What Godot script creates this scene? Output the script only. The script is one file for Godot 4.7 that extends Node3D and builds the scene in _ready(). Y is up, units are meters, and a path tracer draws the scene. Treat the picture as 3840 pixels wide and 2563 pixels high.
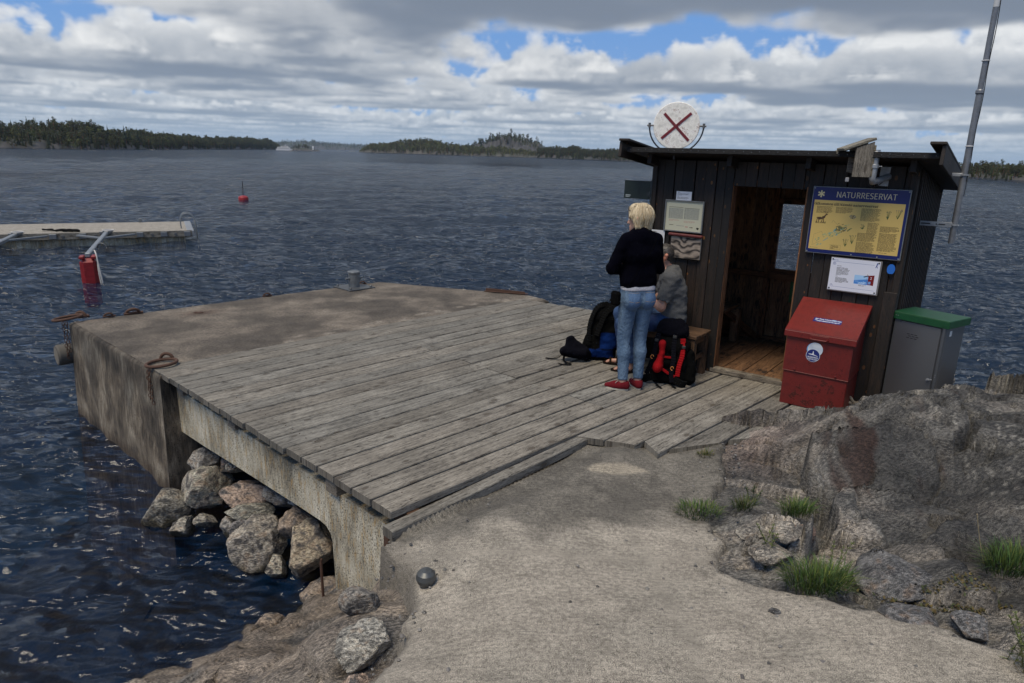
extends Node3D
# A quay in an archipelago: concrete pier head, plank deck, dark waiting hut, bins, two people, rock shore and wooded islands.
# Heights below are given from the deck; the deck lies D above the water (y = 0).
const D := 1.15
const DECK_ANG := deg_to_rad(46.0)
const HUT_ANG := deg_to_rad(-36.7)
const DECK_O := Vector3(-0.66, D, -3.50)
const HUT_O := Vector3(2.035, D, -6.54)

var rng := RandomNumberGenerator.new()
var used := {}
var M := {}
var T := {}

# ---------------------------------------------------------------- geometry helpers
class Geo:
	var v := PackedVector3Array()
	var n := PackedVector3Array()
	var t := PackedVector2Array()
	var c := PackedColorArray()
	var col := Color.WHITE
	var us := 1.0
	var uo := Vector2.ZERO

	func tri(a: Vector3, b: Vector3, d: Vector3, na: Vector3, nb: Vector3, nd: Vector3, ta := Vector2.ZERO, tb := Vector2.ZERO, td := Vector2.ZERO, ca = null, cb = null, cd = null) -> void:
		var c0: Color = col if ca == null else ca
		var c1: Color = col if cb == null else cb
		var c2: Color = col if cd == null else cd
		if (b - a).cross(d - a).dot(na + nb + nd) > 0.0:
			v.append(a); v.append(d); v.append(b); n.append(na); n.append(nd); n.append(nb); t.append(ta); t.append(td); t.append(tb); c.append(c0); c.append(c2); c.append(c1)
		else:
			v.append(a); v.append(b); v.append(d); n.append(na); n.append(nb); n.append(nd); t.append(ta); t.append(tb); t.append(td); c.append(c0); c.append(c1); c.append(c2)

	func flat_uv(p: Vector3, m: Vector3) -> Vector2:
		var q := m.abs()
		if q.x > q.y and q.x > q.z:
			return Vector2(p.z, p.y) * us + uo
		if q.y > q.z:
			return Vector2(p.x, p.z) * us + uo
		return Vector2(p.x, p.y) * us + uo

	func flat(a: Vector3, b: Vector3, d: Vector3, out: Vector3, xf := Transform3D()) -> void:
		var m := (b - a).cross(d - a)
		if m.length() < 1e-12:
			return
		m = m.normalized()
		if m.dot(out) < 0.0:
			m = -m
		var w := (xf.basis * m).normalized()
		tri(xf * a, xf * b, xf * d, w, w, w, flat_uv(a, m), flat_uv(b, m), flat_uv(d, m))

	func quad(a: Vector3, b: Vector3, d: Vector3, e: Vector3, out: Vector3, xf := Transform3D()) -> void:
		flat(a, b, d, out, xf)
		flat(a, d, e, out, xf)

	# chamfered box, centred in xf
	func box(size: Vector3, xf := Transform3D(), bev := 0.004) -> void:
		var h := size * 0.5
		bev = minf(bev, minf(h.x, minf(h.y, h.z)) * 0.6)
		var p := {}
		for x in [-1, 1]:
			for y in [-1, 1]:
				for z in [-1, 1]:
					var s := Vector3(x, y, z)
					p[Vector4(x, y, z, 0)] = Vector3(h.x, h.y - bev, h.z - bev) * s
					p[Vector4(x, y, z, 1)] = Vector3(h.x - bev, h.y, h.z - bev) * s
					p[Vector4(x, y, z, 2)] = Vector3(h.x - bev, h.y - bev, h.z) * s
		for s in [-1, 1]:
			quad(p[Vector4(s, -1, -1, 0)], p[Vector4(s, 1, -1, 0)], p[Vector4(s, 1, 1, 0)], p[Vector4(s, -1, 1, 0)], Vector3(s, 0, 0), xf)
			quad(p[Vector4(-1, s, -1, 1)], p[Vector4(1, s, -1, 1)], p[Vector4(1, s, 1, 1)], p[Vector4(-1, s, 1, 1)], Vector3(0, s, 0), xf)
			quad(p[Vector4(-1, -1, s, 2)], p[Vector4(1, -1, s, 2)], p[Vector4(1, 1, s, 2)], p[Vector4(-1, 1, s, 2)], Vector3(0, 0, s), xf)
		if bev <= 0.0:
			return
		for a in [-1, 1]:
			for b in [-1, 1]:
				quad(p[Vector4(a, b, -1, 0)], p[Vector4(a, b, 1, 0)], p[Vector4(a, b, 1, 1)], p[Vector4(a, b, -1, 1)], Vector3(a, b, 0), xf)
				quad(p[Vector4(a, -1, b, 0)], p[Vector4(a, 1, b, 0)], p[Vector4(a, 1, b, 2)], p[Vector4(a, -1, b, 2)], Vector3(a, 0, b), xf)
				quad(p[Vector4(-1, a, b, 1)], p[Vector4(1, a, b, 1)], p[Vector4(1, a, b, 2)], p[Vector4(-1, a, b, 2)], Vector3(0, a, b), xf)
				for e in [-1, 1]:
					flat(p[Vector4(a, b, e, 0)], p[Vector4(a, b, e, 1)], p[Vector4(a, b, e, 2)], Vector3(a, b, e), xf)

	func boxat(pos: Vector3, size: Vector3, bev := 0.004) -> void:
		box(size, Transform3D(Basis(), pos), bev)

	# a square bar between two points
	func bar(a: Vector3, b: Vector3, w: float, h: float, bev := 0.003, up := Vector3.UP) -> void:
		var x := (b - a).normalized()
		if absf(x.dot(up)) > 0.98:
			up = Vector3.RIGHT
		var z := x.cross(up).normalized()
		var y := z.cross(x).normalized()
		box(Vector3(a.distance_to(b), h, w), Transform3D(Basis(x, y, z), (a + b) * 0.5), bev)

	func tube(p: PackedVector3Array, r, sides := 8, caps := true) -> void:
		var rings := []
		var count := p.size()
		var up := Vector3.UP
		var len := 0.0
		for i in count:
			var d := (p[mini(i + 1, count - 1)] - p[maxi(i - 1, 0)]).normalized()
			if i == 0 and absf(d.dot(up)) > 0.9:
				up = Vector3.RIGHT
			var s := d.cross(up).normalized()
			up = s.cross(d).normalized()
			var rad: float = r if r is float else r[i]
			if i:
				len += p[i].distance_to(p[i - 1])
			var ring := []
			for k in sides + 1:
				var a := TAU * k / sides
				var m := s * cos(a) + up * sin(a)
				ring.append([p[i] + m * rad, m, Vector2(len, float(k) / sides * TAU * rad) * us + uo])
			rings.append(ring)
		for i in count - 1:
			for k in sides:
				var a = rings[i][k]; var b = rings[i][k + 1]; var d = rings[i + 1][k + 1]; var e = rings[i + 1][k]
				tri(a[0], b[0], d[0], a[1], b[1], d[1], a[2], b[2], d[2])
				tri(a[0], d[0], e[0], a[1], d[1], e[1], a[2], d[2], e[2])
		if caps:
			for w in [0, count - 1]:
				var d := (p[1] - p[0]) if w == 0 else (p[count - 1] - p[count - 2])
				var o: Vector3 = -d.normalized() if w == 0 else d.normalized()
				for k in sides:
					tri(p[w], rings[w][k][0], rings[w][k + 1][0], o, o, o, Vector2.ZERO, Vector2(0.05, 0), Vector2(0, 0.05))

	func rod(a: Vector3, b: Vector3, r: float, sides := 8) -> void:
		tube(PackedVector3Array([a, b]), r, sides)

	# profile of (radius, height) turned about xf's y axis; hard edges where the profile bends sharply
	func lathe(prof: Array, sides := 20, xf := Transform3D()) -> void:
		for i in prof.size() - 1:
			var a: Vector2 = prof[i]
			var b: Vector2 = prof[i + 1]
			var m := Vector2(b.y - a.y, -(b.x - a.x)).normalized()
			for k in sides:
				var p := []
				for q in [[a, k], [a, k + 1], [b, k + 1], [b, k]]:
					var w: float = TAU * q[1] / sides
					p.append([xf * Vector3(q[0].x * cos(w), q[0].y, q[0].x * sin(w)), (xf.basis * Vector3(m.x * cos(w), m.y, m.x * sin(w))).normalized()])
				if a.x > 1e-6:
					tri(p[0][0], p[1][0], p[2][0], p[0][1], p[1][1], p[2][1])
				if b.x > 1e-6:
					tri(p[0][0], p[2][0], p[3][0], p[0][1], p[2][1], p[3][1])

	# a flat outline given thickness along xf's z axis (from 0 to depth)
	func prism(poly: PackedVector2Array, depth: float, xf := Transform3D()) -> void:
		var idx := Geometry2D.triangulate_polygon(poly)
		for k in range(0, idx.size(), 3):
			for z in [0.0, depth]:
				var q := []
				for j in 3:
					var w: Vector2 = poly[idx[k + j]]
					q.append(Vector3(w.x, w.y, z))
				flat(q[0], q[1], q[2], Vector3(0, 0, -1 if z == minf(0.0, depth) else 1), xf)
		var ccw := 1.0 if not Geometry2D.is_polygon_clockwise(poly) else -1.0
		for k in poly.size():
			var a := poly[k]
			var b := poly[(k + 1) % poly.size()]
			var o := Vector3(b.y - a.y, a.x - b.x, 0) * ccw
			quad(Vector3(a.x, a.y, 0), Vector3(b.x, b.y, 0), Vector3(b.x, b.y, depth), Vector3(a.x, a.y, depth), o, xf)

	var ready_mesh: ArrayMesh

	# a large indexed grid, meshed at once
	func big_sheet(pts: PackedVector3Array, cols: int, cl = null) -> void:
		var rows := pts.size() / cols
		var nn := PackedVector3Array()
		nn.resize(pts.size())
		var idx := PackedInt32Array()
		idx.resize((rows - 1) * (cols - 1) * 6)
		var k := 0
		for i in rows:
			for j in cols:
				var at := i * cols + j
				var m := (pts[i * cols + mini(j + 1, cols - 1)] - pts[i * cols + maxi(j - 1, 0)]).cross(pts[mini(i + 1, rows - 1) * cols + j] - pts[maxi(i - 1, 0) * cols + j]).normalized()
				nn[at] = m if m.y >= 0.0 else -m
		var flip := (pts[1] - pts[0]).cross(pts[cols] - pts[0]).y > 0.0
		for i in rows - 1:
			for j in cols - 1:
				var a := i * cols + j
				if flip:
					idx[k] = a; idx[k + 1] = a + cols; idx[k + 2] = a + 1
					idx[k + 3] = a + 1; idx[k + 4] = a + cols; idx[k + 5] = a + cols + 1
				else:
					idx[k] = a; idx[k + 1] = a + 1; idx[k + 2] = a + cols
					idx[k + 3] = a + 1; idx[k + 4] = a + cols + 1; idx[k + 5] = a + cols
				k += 6
		var a := []
		a.resize(Mesh.ARRAY_MAX)
		a[Mesh.ARRAY_VERTEX] = pts
		a[Mesh.ARRAY_NORMAL] = nn
		a[Mesh.ARRAY_INDEX] = idx
		if cl != null:
			a[Mesh.ARRAY_COLOR] = cl
		if ready_mesh == null:
			ready_mesh = ArrayMesh.new()
		ready_mesh.add_surface_from_arrays(Mesh.PRIMITIVE_TRIANGLES, a)

	# grid of points (rows x columns) with smooth normals
	func sheet(pts: PackedVector3Array, cols: int, cl = null, uv = null, keep = null, up := Vector3.UP) -> void:
		var rows := pts.size() / cols
		var nn := PackedVector3Array()
		nn.resize(pts.size())
		for i in rows:
			for j in cols:
				var a := pts[i * cols + mini(j + 1, cols - 1)] - pts[i * cols + maxi(j - 1, 0)]
				var b := pts[mini(i + 1, rows - 1) * cols + j] - pts[maxi(i - 1, 0) * cols + j]
				var m := a.cross(b).normalized()
				nn[i * cols + j] = m if m.dot(up) >= 0.0 else -m
		for i in rows - 1:
			for j in cols - 1:
				var a := i * cols + j
				var q := [a, a + 1, a + cols + 1, a + cols]
				if keep != null and not (keep[q[0]] and keep[q[1]] and keep[q[2]] and keep[q[3]]):
					continue
				for w in [[0, 1, 2], [0, 2, 3]]:
					var x: int = q[w[0]]; var y: int = q[w[1]]; var z: int = q[w[2]]
					tri(pts[x], pts[y], pts[z], nn[x], nn[y], nn[z], uv[x] if uv else Vector2.ZERO, uv[y] if uv else Vector2.ZERO, uv[z] if uv else Vector2.ZERO, cl[x] if cl else null, cl[y] if cl else null, cl[z] if cl else null)

	func mesh() -> ArrayMesh:
		if ready_mesh:
			return ready_mesh
		var m := ArrayMesh.new()
		if v.is_empty():
			return m
		var a := []
		a.resize(Mesh.ARRAY_MAX)
		a[Mesh.ARRAY_VERTEX] = v
		a[Mesh.ARRAY_NORMAL] = n
		a[Mesh.ARRAY_TEX_UV] = t
		a[Mesh.ARRAY_COLOR] = c
		m.add_surface_from_arrays(Mesh.PRIMITIVE_TRIANGLES, a)
		return m

# a distance field on a grid, joined with smooth minima and meshed as surface nets
class Field:
	var o: Vector3
	var h: float
	var nx: int
	var ny: int
	var nz: int
	var f := PackedFloat32Array()
	var noise: FastNoiseLite
	var amp := 0.0
	var squash := Vector3.ONE

	func _init(lo: Vector3, hi: Vector3, cell: float) -> void:
		o = lo; h = cell
		nx = int((hi.x - lo.x) / h) + 2; ny = int((hi.y - lo.y) / h) + 2; nz = int((hi.z - lo.z) / h) + 2
		f.resize(nx * ny * nz)
		f.fill(9.0)

	# tapered capsule a-b; k: roundness of the join; cut_a / cut_b end it flat; sq squeezes it along a direction
	func bone(a: Vector3, b: Vector3, ra: float, rb: float, k := 0.03, cut_a := false, cut_b := false, sq := Vector3.ZERO, sub := false) -> void:
		var big := maxf(ra, rb) * (1.0 + sq.length()) + k + h * 2.0
		var lo := (a.min(b) - Vector3.ONE * big - o) / h
		var hi := (a.max(b) + Vector3.ONE * big - o) / h
		var ab := b - a
		var l2 := maxf(ab.length_squared(), 1e-9)
		var ln := sqrt(l2)
		for z in range(maxi(0, int(lo.z)), mini(nz - 1, int(hi.z) + 1) + 1):
			for y in range(maxi(0, int(lo.y)), mini(ny - 1, int(hi.y) + 1) + 1):
				var at := (z * ny + y) * nx
				for x in range(maxi(0, int(lo.x)), mini(nx - 1, int(hi.x) + 1) + 1):
					var p := o + Vector3(x, y, z) * h - a
					var u := p.dot(ab) / l2
					var w := clampf(u, 0.0, 1.0)
					var q := p - ab * w
					if sq != Vector3.ZERO:
						q -= sq * (q.dot(sq) / sq.length_squared()) * (1.0 - 1.0 / (1.0 + sq.length()))
					var d := q.length() - lerpf(ra, rb, w)
					if cut_a:
						d = maxf(d, -u * ln)
					if cut_b:
						d = maxf(d, (u - 1.0) * ln)
					var e := f[at + x]
					if sub:
						f[at + x] = maxf(e, -d)
						continue
					var g := maxf(k - absf(d - e), 0.0) / maxf(k, 1e-6)
					f[at + x] = minf(d, e) - g * g * k * 0.25

	func val(p: Vector3) -> float:
		var q := (p - o) / h
		var x := clampi(int(q.x), 0, nx - 2); var y := clampi(int(q.y), 0, ny - 2); var z := clampi(int(q.z), 0, nz - 2)
		var u := q.x - x; var w := q.y - y; var s := q.z - z
		var i := (z * ny + y) * nx + x
		var j := i + nx * ny
		return lerpf(lerpf(lerpf(f[i], f[i + 1], u), lerpf(f[i + nx], f[i + nx + 1], u), w), lerpf(lerpf(f[j], f[j + 1], u), lerpf(f[j + nx], f[j + nx + 1], u), w), s)

	func build(g: Geo, color_of = null) -> void:
		if noise:
			for z in nz:
				for y in ny:
					for x in nx:
						var i := (z * ny + y) * nx + x
						if absf(f[i]) < h * 3.0:
							f[i] += noise.get_noise_3d((o.x + x * h) * squash.x, (o.y + y * h) * squash.y, (o.z + z * h) * squash.z) * amp
		var id := PackedInt32Array()
		id.resize(f.size())
		id.fill(-1)
		var vs := PackedVector3Array()
		var step := [1, nx, nx * ny]
		for z in nz - 1:
			for y in ny - 1:
				for x in nx - 1:
					var i := (z * ny + y) * nx + x
					if absf(f[i]) > h * 2.0:
						continue
					var sum := Vector3.ZERO
					var cnt := 0
					for a in 3:
						var b: int = (a + 1) % 3
						var d: int = (a + 2) % 3
						for m in 4:
							var j: int = i + (step[b] if m & 1 else 0) + (step[d] if m & 2 else 0)
							var f0 := f[j]
							var f1 := f[j + step[a]]
							if (f0 < 0.0) != (f1 < 0.0):
								var p := Vector3.ZERO
								p[a] = f0 / (f0 - f1)
								p[b] = 1.0 if m & 1 else 0.0
								p[d] = 1.0 if m & 2 else 0.0
								sum += p
								cnt += 1
					if cnt:
						id[i] = vs.size()
						vs.append(o + (Vector3(x, y, z) + sum / cnt) * h)
		var ns := PackedVector3Array()
		var cs := []
		for p in vs:
			var e := h * 0.75
			ns.append(Vector3(val(p + Vector3(e, 0, 0)) - val(p - Vector3(e, 0, 0)), val(p + Vector3(0, e, 0)) - val(p - Vector3(0, e, 0)), val(p + Vector3(0, 0, e)) - val(p - Vector3(0, 0, e))).normalized())
			cs.append(color_of.call(p) if color_of != null else g.col)
		for z in range(1, nz - 1):
			for y in range(1, ny - 1):
				for x in range(1, nx - 1):
					var i := (z * ny + y) * nx + x
					if absf(f[i]) > h * 2.0:
						continue
					for a in 3:
						if (f[i] < 0.0) != (f[i + step[a]] < 0.0):
							var b: int = step[(a + 1) % 3]
							var d: int = step[(a + 2) % 3]
							var q := [id[i], id[i - b], id[i - b - d], id[i - d]]
							if q.min() < 0:
								continue
							for w in [[0, 1, 2], [0, 2, 3]]:
								var r: int = q[w[0]]; var s: int = q[w[1]]; var u: int = q[w[2]]
								g.tri(vs[r], vs[s], vs[u], ns[r], ns[s], ns[u], Vector2.ZERO, Vector2.ZERO, Vector2.ZERO, cs[r], cs[s], cs[u])

# ---------------------------------------------------------------- naming helpers
func numbered(called: String) -> String:
	if not used.has(called):
		used[called] = 0
		return called
	used[called] += 1
	return "%s_%03d" % [called, used[called]]

func tag(o: Node, label := "", category := "", group := "", kind := "") -> Node:
	if label: o.set_meta("label", label)
	if category: o.set_meta("category", category)
	if group: o.set_meta("group", group)
	if kind: o.set_meta("kind", kind)
	return o

func thing(called: String, label: String, category: String, at := Vector3.ZERO, turn := 0.0, group := "") -> Node3D:
	var o := Node3D.new()
	o.name = numbered(called)
	add_child(o, true)
	o.position = at
	o.rotation.y = turn
	tag(o, label, category, group)
	return o

func put(called: String, g, mat: Material, parent: Node = null) -> MeshInstance3D:
	var o := MeshInstance3D.new()
	o.mesh = g.mesh() if g is Geo else g
	o.material_override = mat
	if parent == null:
		o.name = numbered(called)
		add_child(o, true)
	else:
		var k := 0
		o.name = called
		while parent.has_node(NodePath(o.name)):
			k += 1
			o.name = "%s_%03d" % [called, k]
		parent.add_child(o, true)
	return o

func geo(tint := Color.WHITE, us := 1.0, uo := Vector2.ZERO) -> Geo:
	var g := Geo.new()
	g.col = tint
	g.us = us
	g.uo = uo
	return g

func hp(s: float, y: float, b: float) -> Vector3:   # hut frame: along the front, up, back
	return HUT_O + Basis(Vector3.UP, HUT_ANG) * Vector3(s, y, -b)

func dp(u: float, y: float, w: float) -> Vector3:    # deck frame: along the planks, up, across towards the pier head
	return DECK_O + Basis(Vector3.UP, DECK_ANG) * Vector3(u, y, -w)

func lin(r: float, g: float, b: float) -> Color:
	return Color(r, g, b)

func srgb(r: float, g: float, b: float) -> Color:     # a linear base colour as albedo_color wants it
	return Color(r, g, b).linear_to_srgb()

func tone(spread := 0.12, warm := 0.03) -> Color:
	var k := 1.0 + rng.randf_range(-spread, spread)
	var w := rng.randf_range(-warm, warm)
	return Color(k * (1.0 + w), k, k * (1.0 - w))

func curve(pts: Array, per := 6) -> PackedVector3Array:
	var out := PackedVector3Array()
	for i in pts.size() - 1:
		var a: Vector3 = pts[maxi(i - 1, 0)]
		var b: Vector3 = pts[i]
		var c: Vector3 = pts[i + 1]
		var d: Vector3 = pts[mini(i + 2, pts.size() - 1)]
		for k in per:
			out.append(b.cubic_interpolate(c, a, d, float(k) / per))
	out.append(pts[pts.size() - 1])
	return out

# ---------------------------------------------------------------- textures and materials
func fnl(seed_: int, freq: float, oct := 4, type := FastNoiseLite.TYPE_SIMPLEX_SMOOTH) -> FastNoiseLite:
	var f := FastNoiseLite.new()
	f.seed = seed_
	f.noise_type = type
	f.frequency = freq
	f.fractal_octaves = oct
	f.fractal_type = FastNoiseLite.FRACTAL_FBM if oct > 1 else FastNoiseLite.FRACTAL_NONE
	return f

# tiling noise bytes, w x h, stretched from a smaller picture when sx or sy is above 1
func nbytes(f: FastNoiseLite, w: int, h: int, sx := 1, sy := 1) -> PackedByteArray:
	var im := f.get_seamless_image(w / sx, h / sy, false, false, 0.15)
	im.convert(Image.FORMAT_L8)
	if sx > 1 or sy > 1:
		im.resize(w, h, Image.INTERPOLATE_CUBIC)
	return im.get_data()

func tex(bytes: PackedByteArray, w: int, h: int, fmt := Image.FORMAT_RGB8) -> ImageTexture:
	return ImageTexture.create_from_image(Image.create_from_data(w, h, false, fmt, bytes))

func mat(name_: String, base: Color, rough := 0.8, metal := 0.0) -> StandardMaterial3D:
	var m := StandardMaterial3D.new()
	m.resource_name = name_
	m.albedo_color = base.linear_to_srgb()
	m.roughness = rough
	m.metallic = metal
	m.vertex_color_use_as_albedo = true
	M[name_] = m
	return m

func tri_map(m: StandardMaterial3D, albedo: Texture2D, bump: Texture2D, scale: float, depth_cm := 0.5, world := false) -> StandardMaterial3D:
	m.albedo_texture = albedo
	if bump:
		m.heightmap_enabled = true
		m.heightmap_texture = bump
		m.heightmap_scale = depth_cm
	m.uv1_triplanar = true
	m.uv1_world_triplanar = world
	m.uv1_triplanar_sharpness = 4.0
	m.uv1_scale = Vector3.ONE * scale
	return m

func uv_map(m: StandardMaterial3D, albedo: Texture2D, bump: Texture2D, depth_cm := 0.3) -> StandardMaterial3D:
	m.albedo_texture = albedo
	if bump:
		m.heightmap_enabled = true
		m.heightmap_texture = bump
		m.heightmap_scale = depth_cm
	return m

# ---------------------------------------------------------------- sky
var sk_a: FastNoiseLite
var sk_b: FastNoiseLite
var sk_c: FastNoiseLite

func cloud_cover(x: float, z: float) -> float:   # km; x to the right, z ahead
	var c := sk_a.get_noise_2d(x, z) * 0.70 + 0.04
	# the open blue window ahead on the right, and the heavy banks before and beside it
	c -= 1.4 * exp(-(pow((x - 2.2) / 2.3, 2.0) + pow((z - 6.2) / 1.25, 2.0)))
	c += 0.50 * exp(-(pow((x - 3.4) / 4.6, 2.0) + pow((z - 9.2) / 1.4, 2.0)))
	c += 0.22 * exp(-(pow((x + 3.4) / 3.4, 2.0) + pow((z - 6.6) / 2.2, 2.0)))
	c += 0.40 * exp(-(pow((x - 1.8) / 3.6, 2.0) + pow((z - 4.2) / 1.0, 2.0)))
	return c

func sky_color(dir: Vector3, steps: int) -> Color:
	var e := maxf(dir.y, 0.0)
	var blue := Color(0.13, 0.33, 0.74).lerp(Color(0.46, 0.60, 0.76), exp(-e * 11.0))
	if dir.y < -0.02:
		return Color(0.06, 0.085, 0.12)
	e = maxf(dir.y, 0.004)
	var flat_len := sqrt(maxf(1.0 - e * e, 1e-6))
	var d := Vector3(dir.x, 0, -dir.z) / maxf(Vector2(dir.x, dir.z).length(), 1e-6) * flat_len
	var base := 0.80
	var top := 1.86
	var t0 := base / e
	var t1 := minf(minf(top / e, t0 + 11.0), 140.0)
	var trans := 1.0
	var acc := Vector3.ZERO
	var dt := (t1 - t0) / steps
	if t0 < 130.0 and dt > 0.0:
		var s := t0 + dt * 0.5
		while s < t1:
			var x := d.x * s
			var z := d.z * s
			var y := (e * s - base) / (top - base)
			var cov := cloud_cover(x, z)
			var lim := 0.0 + y * 1.0
			if cov + 0.5 < lim:
				s += dt * 1.6
				continue
			var y3 := e * s
			var n1 := sk_b.get_noise_3d(x, y3 * 1.0, z)
			if cov + n1 * 0.7 + 0.3 < lim:
				s += dt
				continue
			var nz := n1 * 0.70 + sk_c.get_noise_3d(x, y3, z) * 0.26
			var den := (cov + nz - lim) * smoothstep(0.0, 0.05, y)
			if den > 0.0:
				var a := 1.0 - exp(-den * dt * 90.0)
				# how much cloud lies between here and the light, high on the left and somewhat behind
				var up := sk_b.get_noise_3d(x - 0.10, (y3 + 0.20) * 1.0, z - 0.10) * 0.70 + sk_c.get_noise_3d(x - 0.05, y3 + 0.09, z - 0.05) * 0.26
				var over := maxf(cov + up - (lim + 0.16), 0.0) * 1.5 + maxf(cov + n1 * 0.3, 0.0) * (1.0 - clampf(y * 2.4, 0.0, 1.0)) * 1.9
				var li := exp(-over * 3.1)
				var cl := Vector3(0.19, 0.225, 0.29).lerp(Vector3(1.08, 1.06, 1.02), clampf(li * (0.72 + 0.28 * clampf(den * 6.0, 0.0, 1.0)), 0.0, 1.0))
				cl = cl.lerp(Vector3(0.38, 0.50, 0.65), 1.0 - exp(-s / 27.0))
				acc += cl * a * trans
				trans *= 1.0 - a
				if trans < 0.02:
					break
			s += dt
	return Color(acc.x + blue.r * trans, acc.y + blue.g * trans, acc.z + blue.b * trans)

func sky_dir(px: float, py: float, w: float, h: float) -> Vector3:
	var az := px / w * TAU
	var el := (0.5 - py / h) * PI
	return Vector3(sin(az) * cos(el), sin(el), -cos(az) * cos(el))

func make_sky() -> ImageTexture:
	sk_a = fnl(71, 0.17, 3)
	sk_b = fnl(12, 0.75, 4)
	sk_c = fnl(33, 3.4, 4)
	var w := 4096
	var h := 2048
	var lw := 512
	var lh := 256
	var low := Image.create(lw, lh, false, Image.FORMAT_RGBF)
	low.fill(Color(0.06, 0.085, 0.12))
	var job := WorkerThreadPool.add_group_task(func(y: int) -> void:
		for x in lw:
			low.set_pixel(x, y, sky_color(sky_dir(x + 0.5, y + 0.5, lw, lh), 26)), lh / 2 + 4)
	WorkerThreadPool.wait_for_group_task_completion(job)
	low.resize(w, h, Image.INTERPOLATE_BILINEAR)
	# the same sky, finer, where it lies low ahead
	job = WorkerThreadPool.add_group_task(func(k: int) -> void:
		for j in range(-548, 548):
			low.set_pixel(posmod(j, w), 850 + k, sky_color(sky_dir(j + 0.5, 850 + k + 0.5, w, h), 90)), 176)
	WorkerThreadPool.wait_for_group_task_completion(job)
	return ImageTexture.create_from_image(low)

func make_environment() -> void:
	var cam := Camera3D.new()
	cam.name = "camera"
	cam.position = Vector3(0, D + 2.05, 0)
	cam.fov = rad_to_deg(2.0 * atan(784.0 / 1566.0))
	cam.near = 0.05
	cam.far = 60000.0
	var pitch := deg_to_rad(15.35)
	var roll := deg_to_rad(1.6)
	cam.basis = Basis(Vector3.RIGHT, -pitch) * Basis(Vector3.BACK, roll)
	add_child(cam)
	cam.current = true
	var we := WorldEnvironment.new()
	we.name = "environment"
	var env := Environment.new()
	env.background_mode = Environment.BG_SKY
	var sky := Sky.new()
	var pm := PanoramaSkyMaterial.new()
	pm.panorama = make_sky()
	sky.sky_material = pm
	env.sky = sky
	env.tonemap_mode = Environment.TONE_MAPPER_LINEAR
	env.tonemap_exposure = 1.3
	env.background_energy_multiplier = 0.72
	env.sdfgi_enabled = true
	env.ssao_enabled = true
	env.ssil_enabled = true
	env.fog_enabled = true
	env.fog_density = 0.00007
	env.fog_light_color = Color(0.72, 0.80, 0.90)
	we.environment = env
	add_child(we)
	var sun := DirectionalLight3D.new()
	sun.name = "sun"
	sun.light_color = Color(1.0, 0.94, 0.83)
	sun.light_energy = 0.78
	sun.light_angular_distance = 28.0
	sun.shadow_enabled = true
	add_child(sun)
	sun.look_at_from_position(Vector3(-2.6, 8.0, 3.2), Vector3.ZERO)

# ---------------------------------------------------------------- procedural textures
# colour and relief of a stone-like surface: patches (large), grain (small), specks
func stone_tex(called: String, seed_: int, n: int, dark: Vector3, mid: Vector3, pale: Vector3, speck: float, hole: float, sx := 1, macro := 0.9, grain := 0.34, blot := 0.7, lines := 0.0) -> void:
	var a := nbytes(fnl(seed_, 5.0 / n * sqrt(sx), 5), n, n, sx, 1)
	var b := nbytes(fnl(seed_ + 1, 40.0 / n * sqrt(sx), 4), n, n, sx, 1)
	var g := nbytes(fnl(seed_ + 2, 0.22, 2), n, n)
	var l := nbytes(fnl(seed_ + 3, 0.10, 3), n, n, 16, 1)
	var out := PackedByteArray()
	out.resize(n * n * 3)
	var bump := PackedByteArray()
	bump.resize(n * n)
	for i in n * n:
		var x := (a[i] - 128) / 128.0
		var y := (b[i] - 128) / 128.0
		var z := (g[i] - 128) / 128.0
		var k := x * macro + y * blot
		var c := mid.lerp(pale, clampf(k, 0.0, 1.0)) if k > 0.0 else mid.lerp(dark, clampf(-k, 0.0, 1.0))
		var h := 128.0 + y * 70.0 * blot + z * 45.0
		if z + y * 0.5 > speck:
			c = c.lerp(pale * 1.25, 0.7)
		elif z + y * 0.6 < -hole:
			c = c.lerp(dark * 0.6, 0.75)
			h -= 40.0
		else:
			c *= 1.0 + z * grain + (l[i] - 128) / 128.0 * lines
		out[i * 3] = clampi(int(c.x), 0, 255)
		out[i * 3 + 1] = clampi(int(c.y), 0, 255)
		out[i * 3 + 2] = clampi(int(c.z), 0, 255)
		bump[i] = clampi(int(h), 0, 255)
	T[called] = tex(out, n, n)
	T[called + "_bump"] = tex(bump, n, n, Image.FORMAT_L8)

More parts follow.
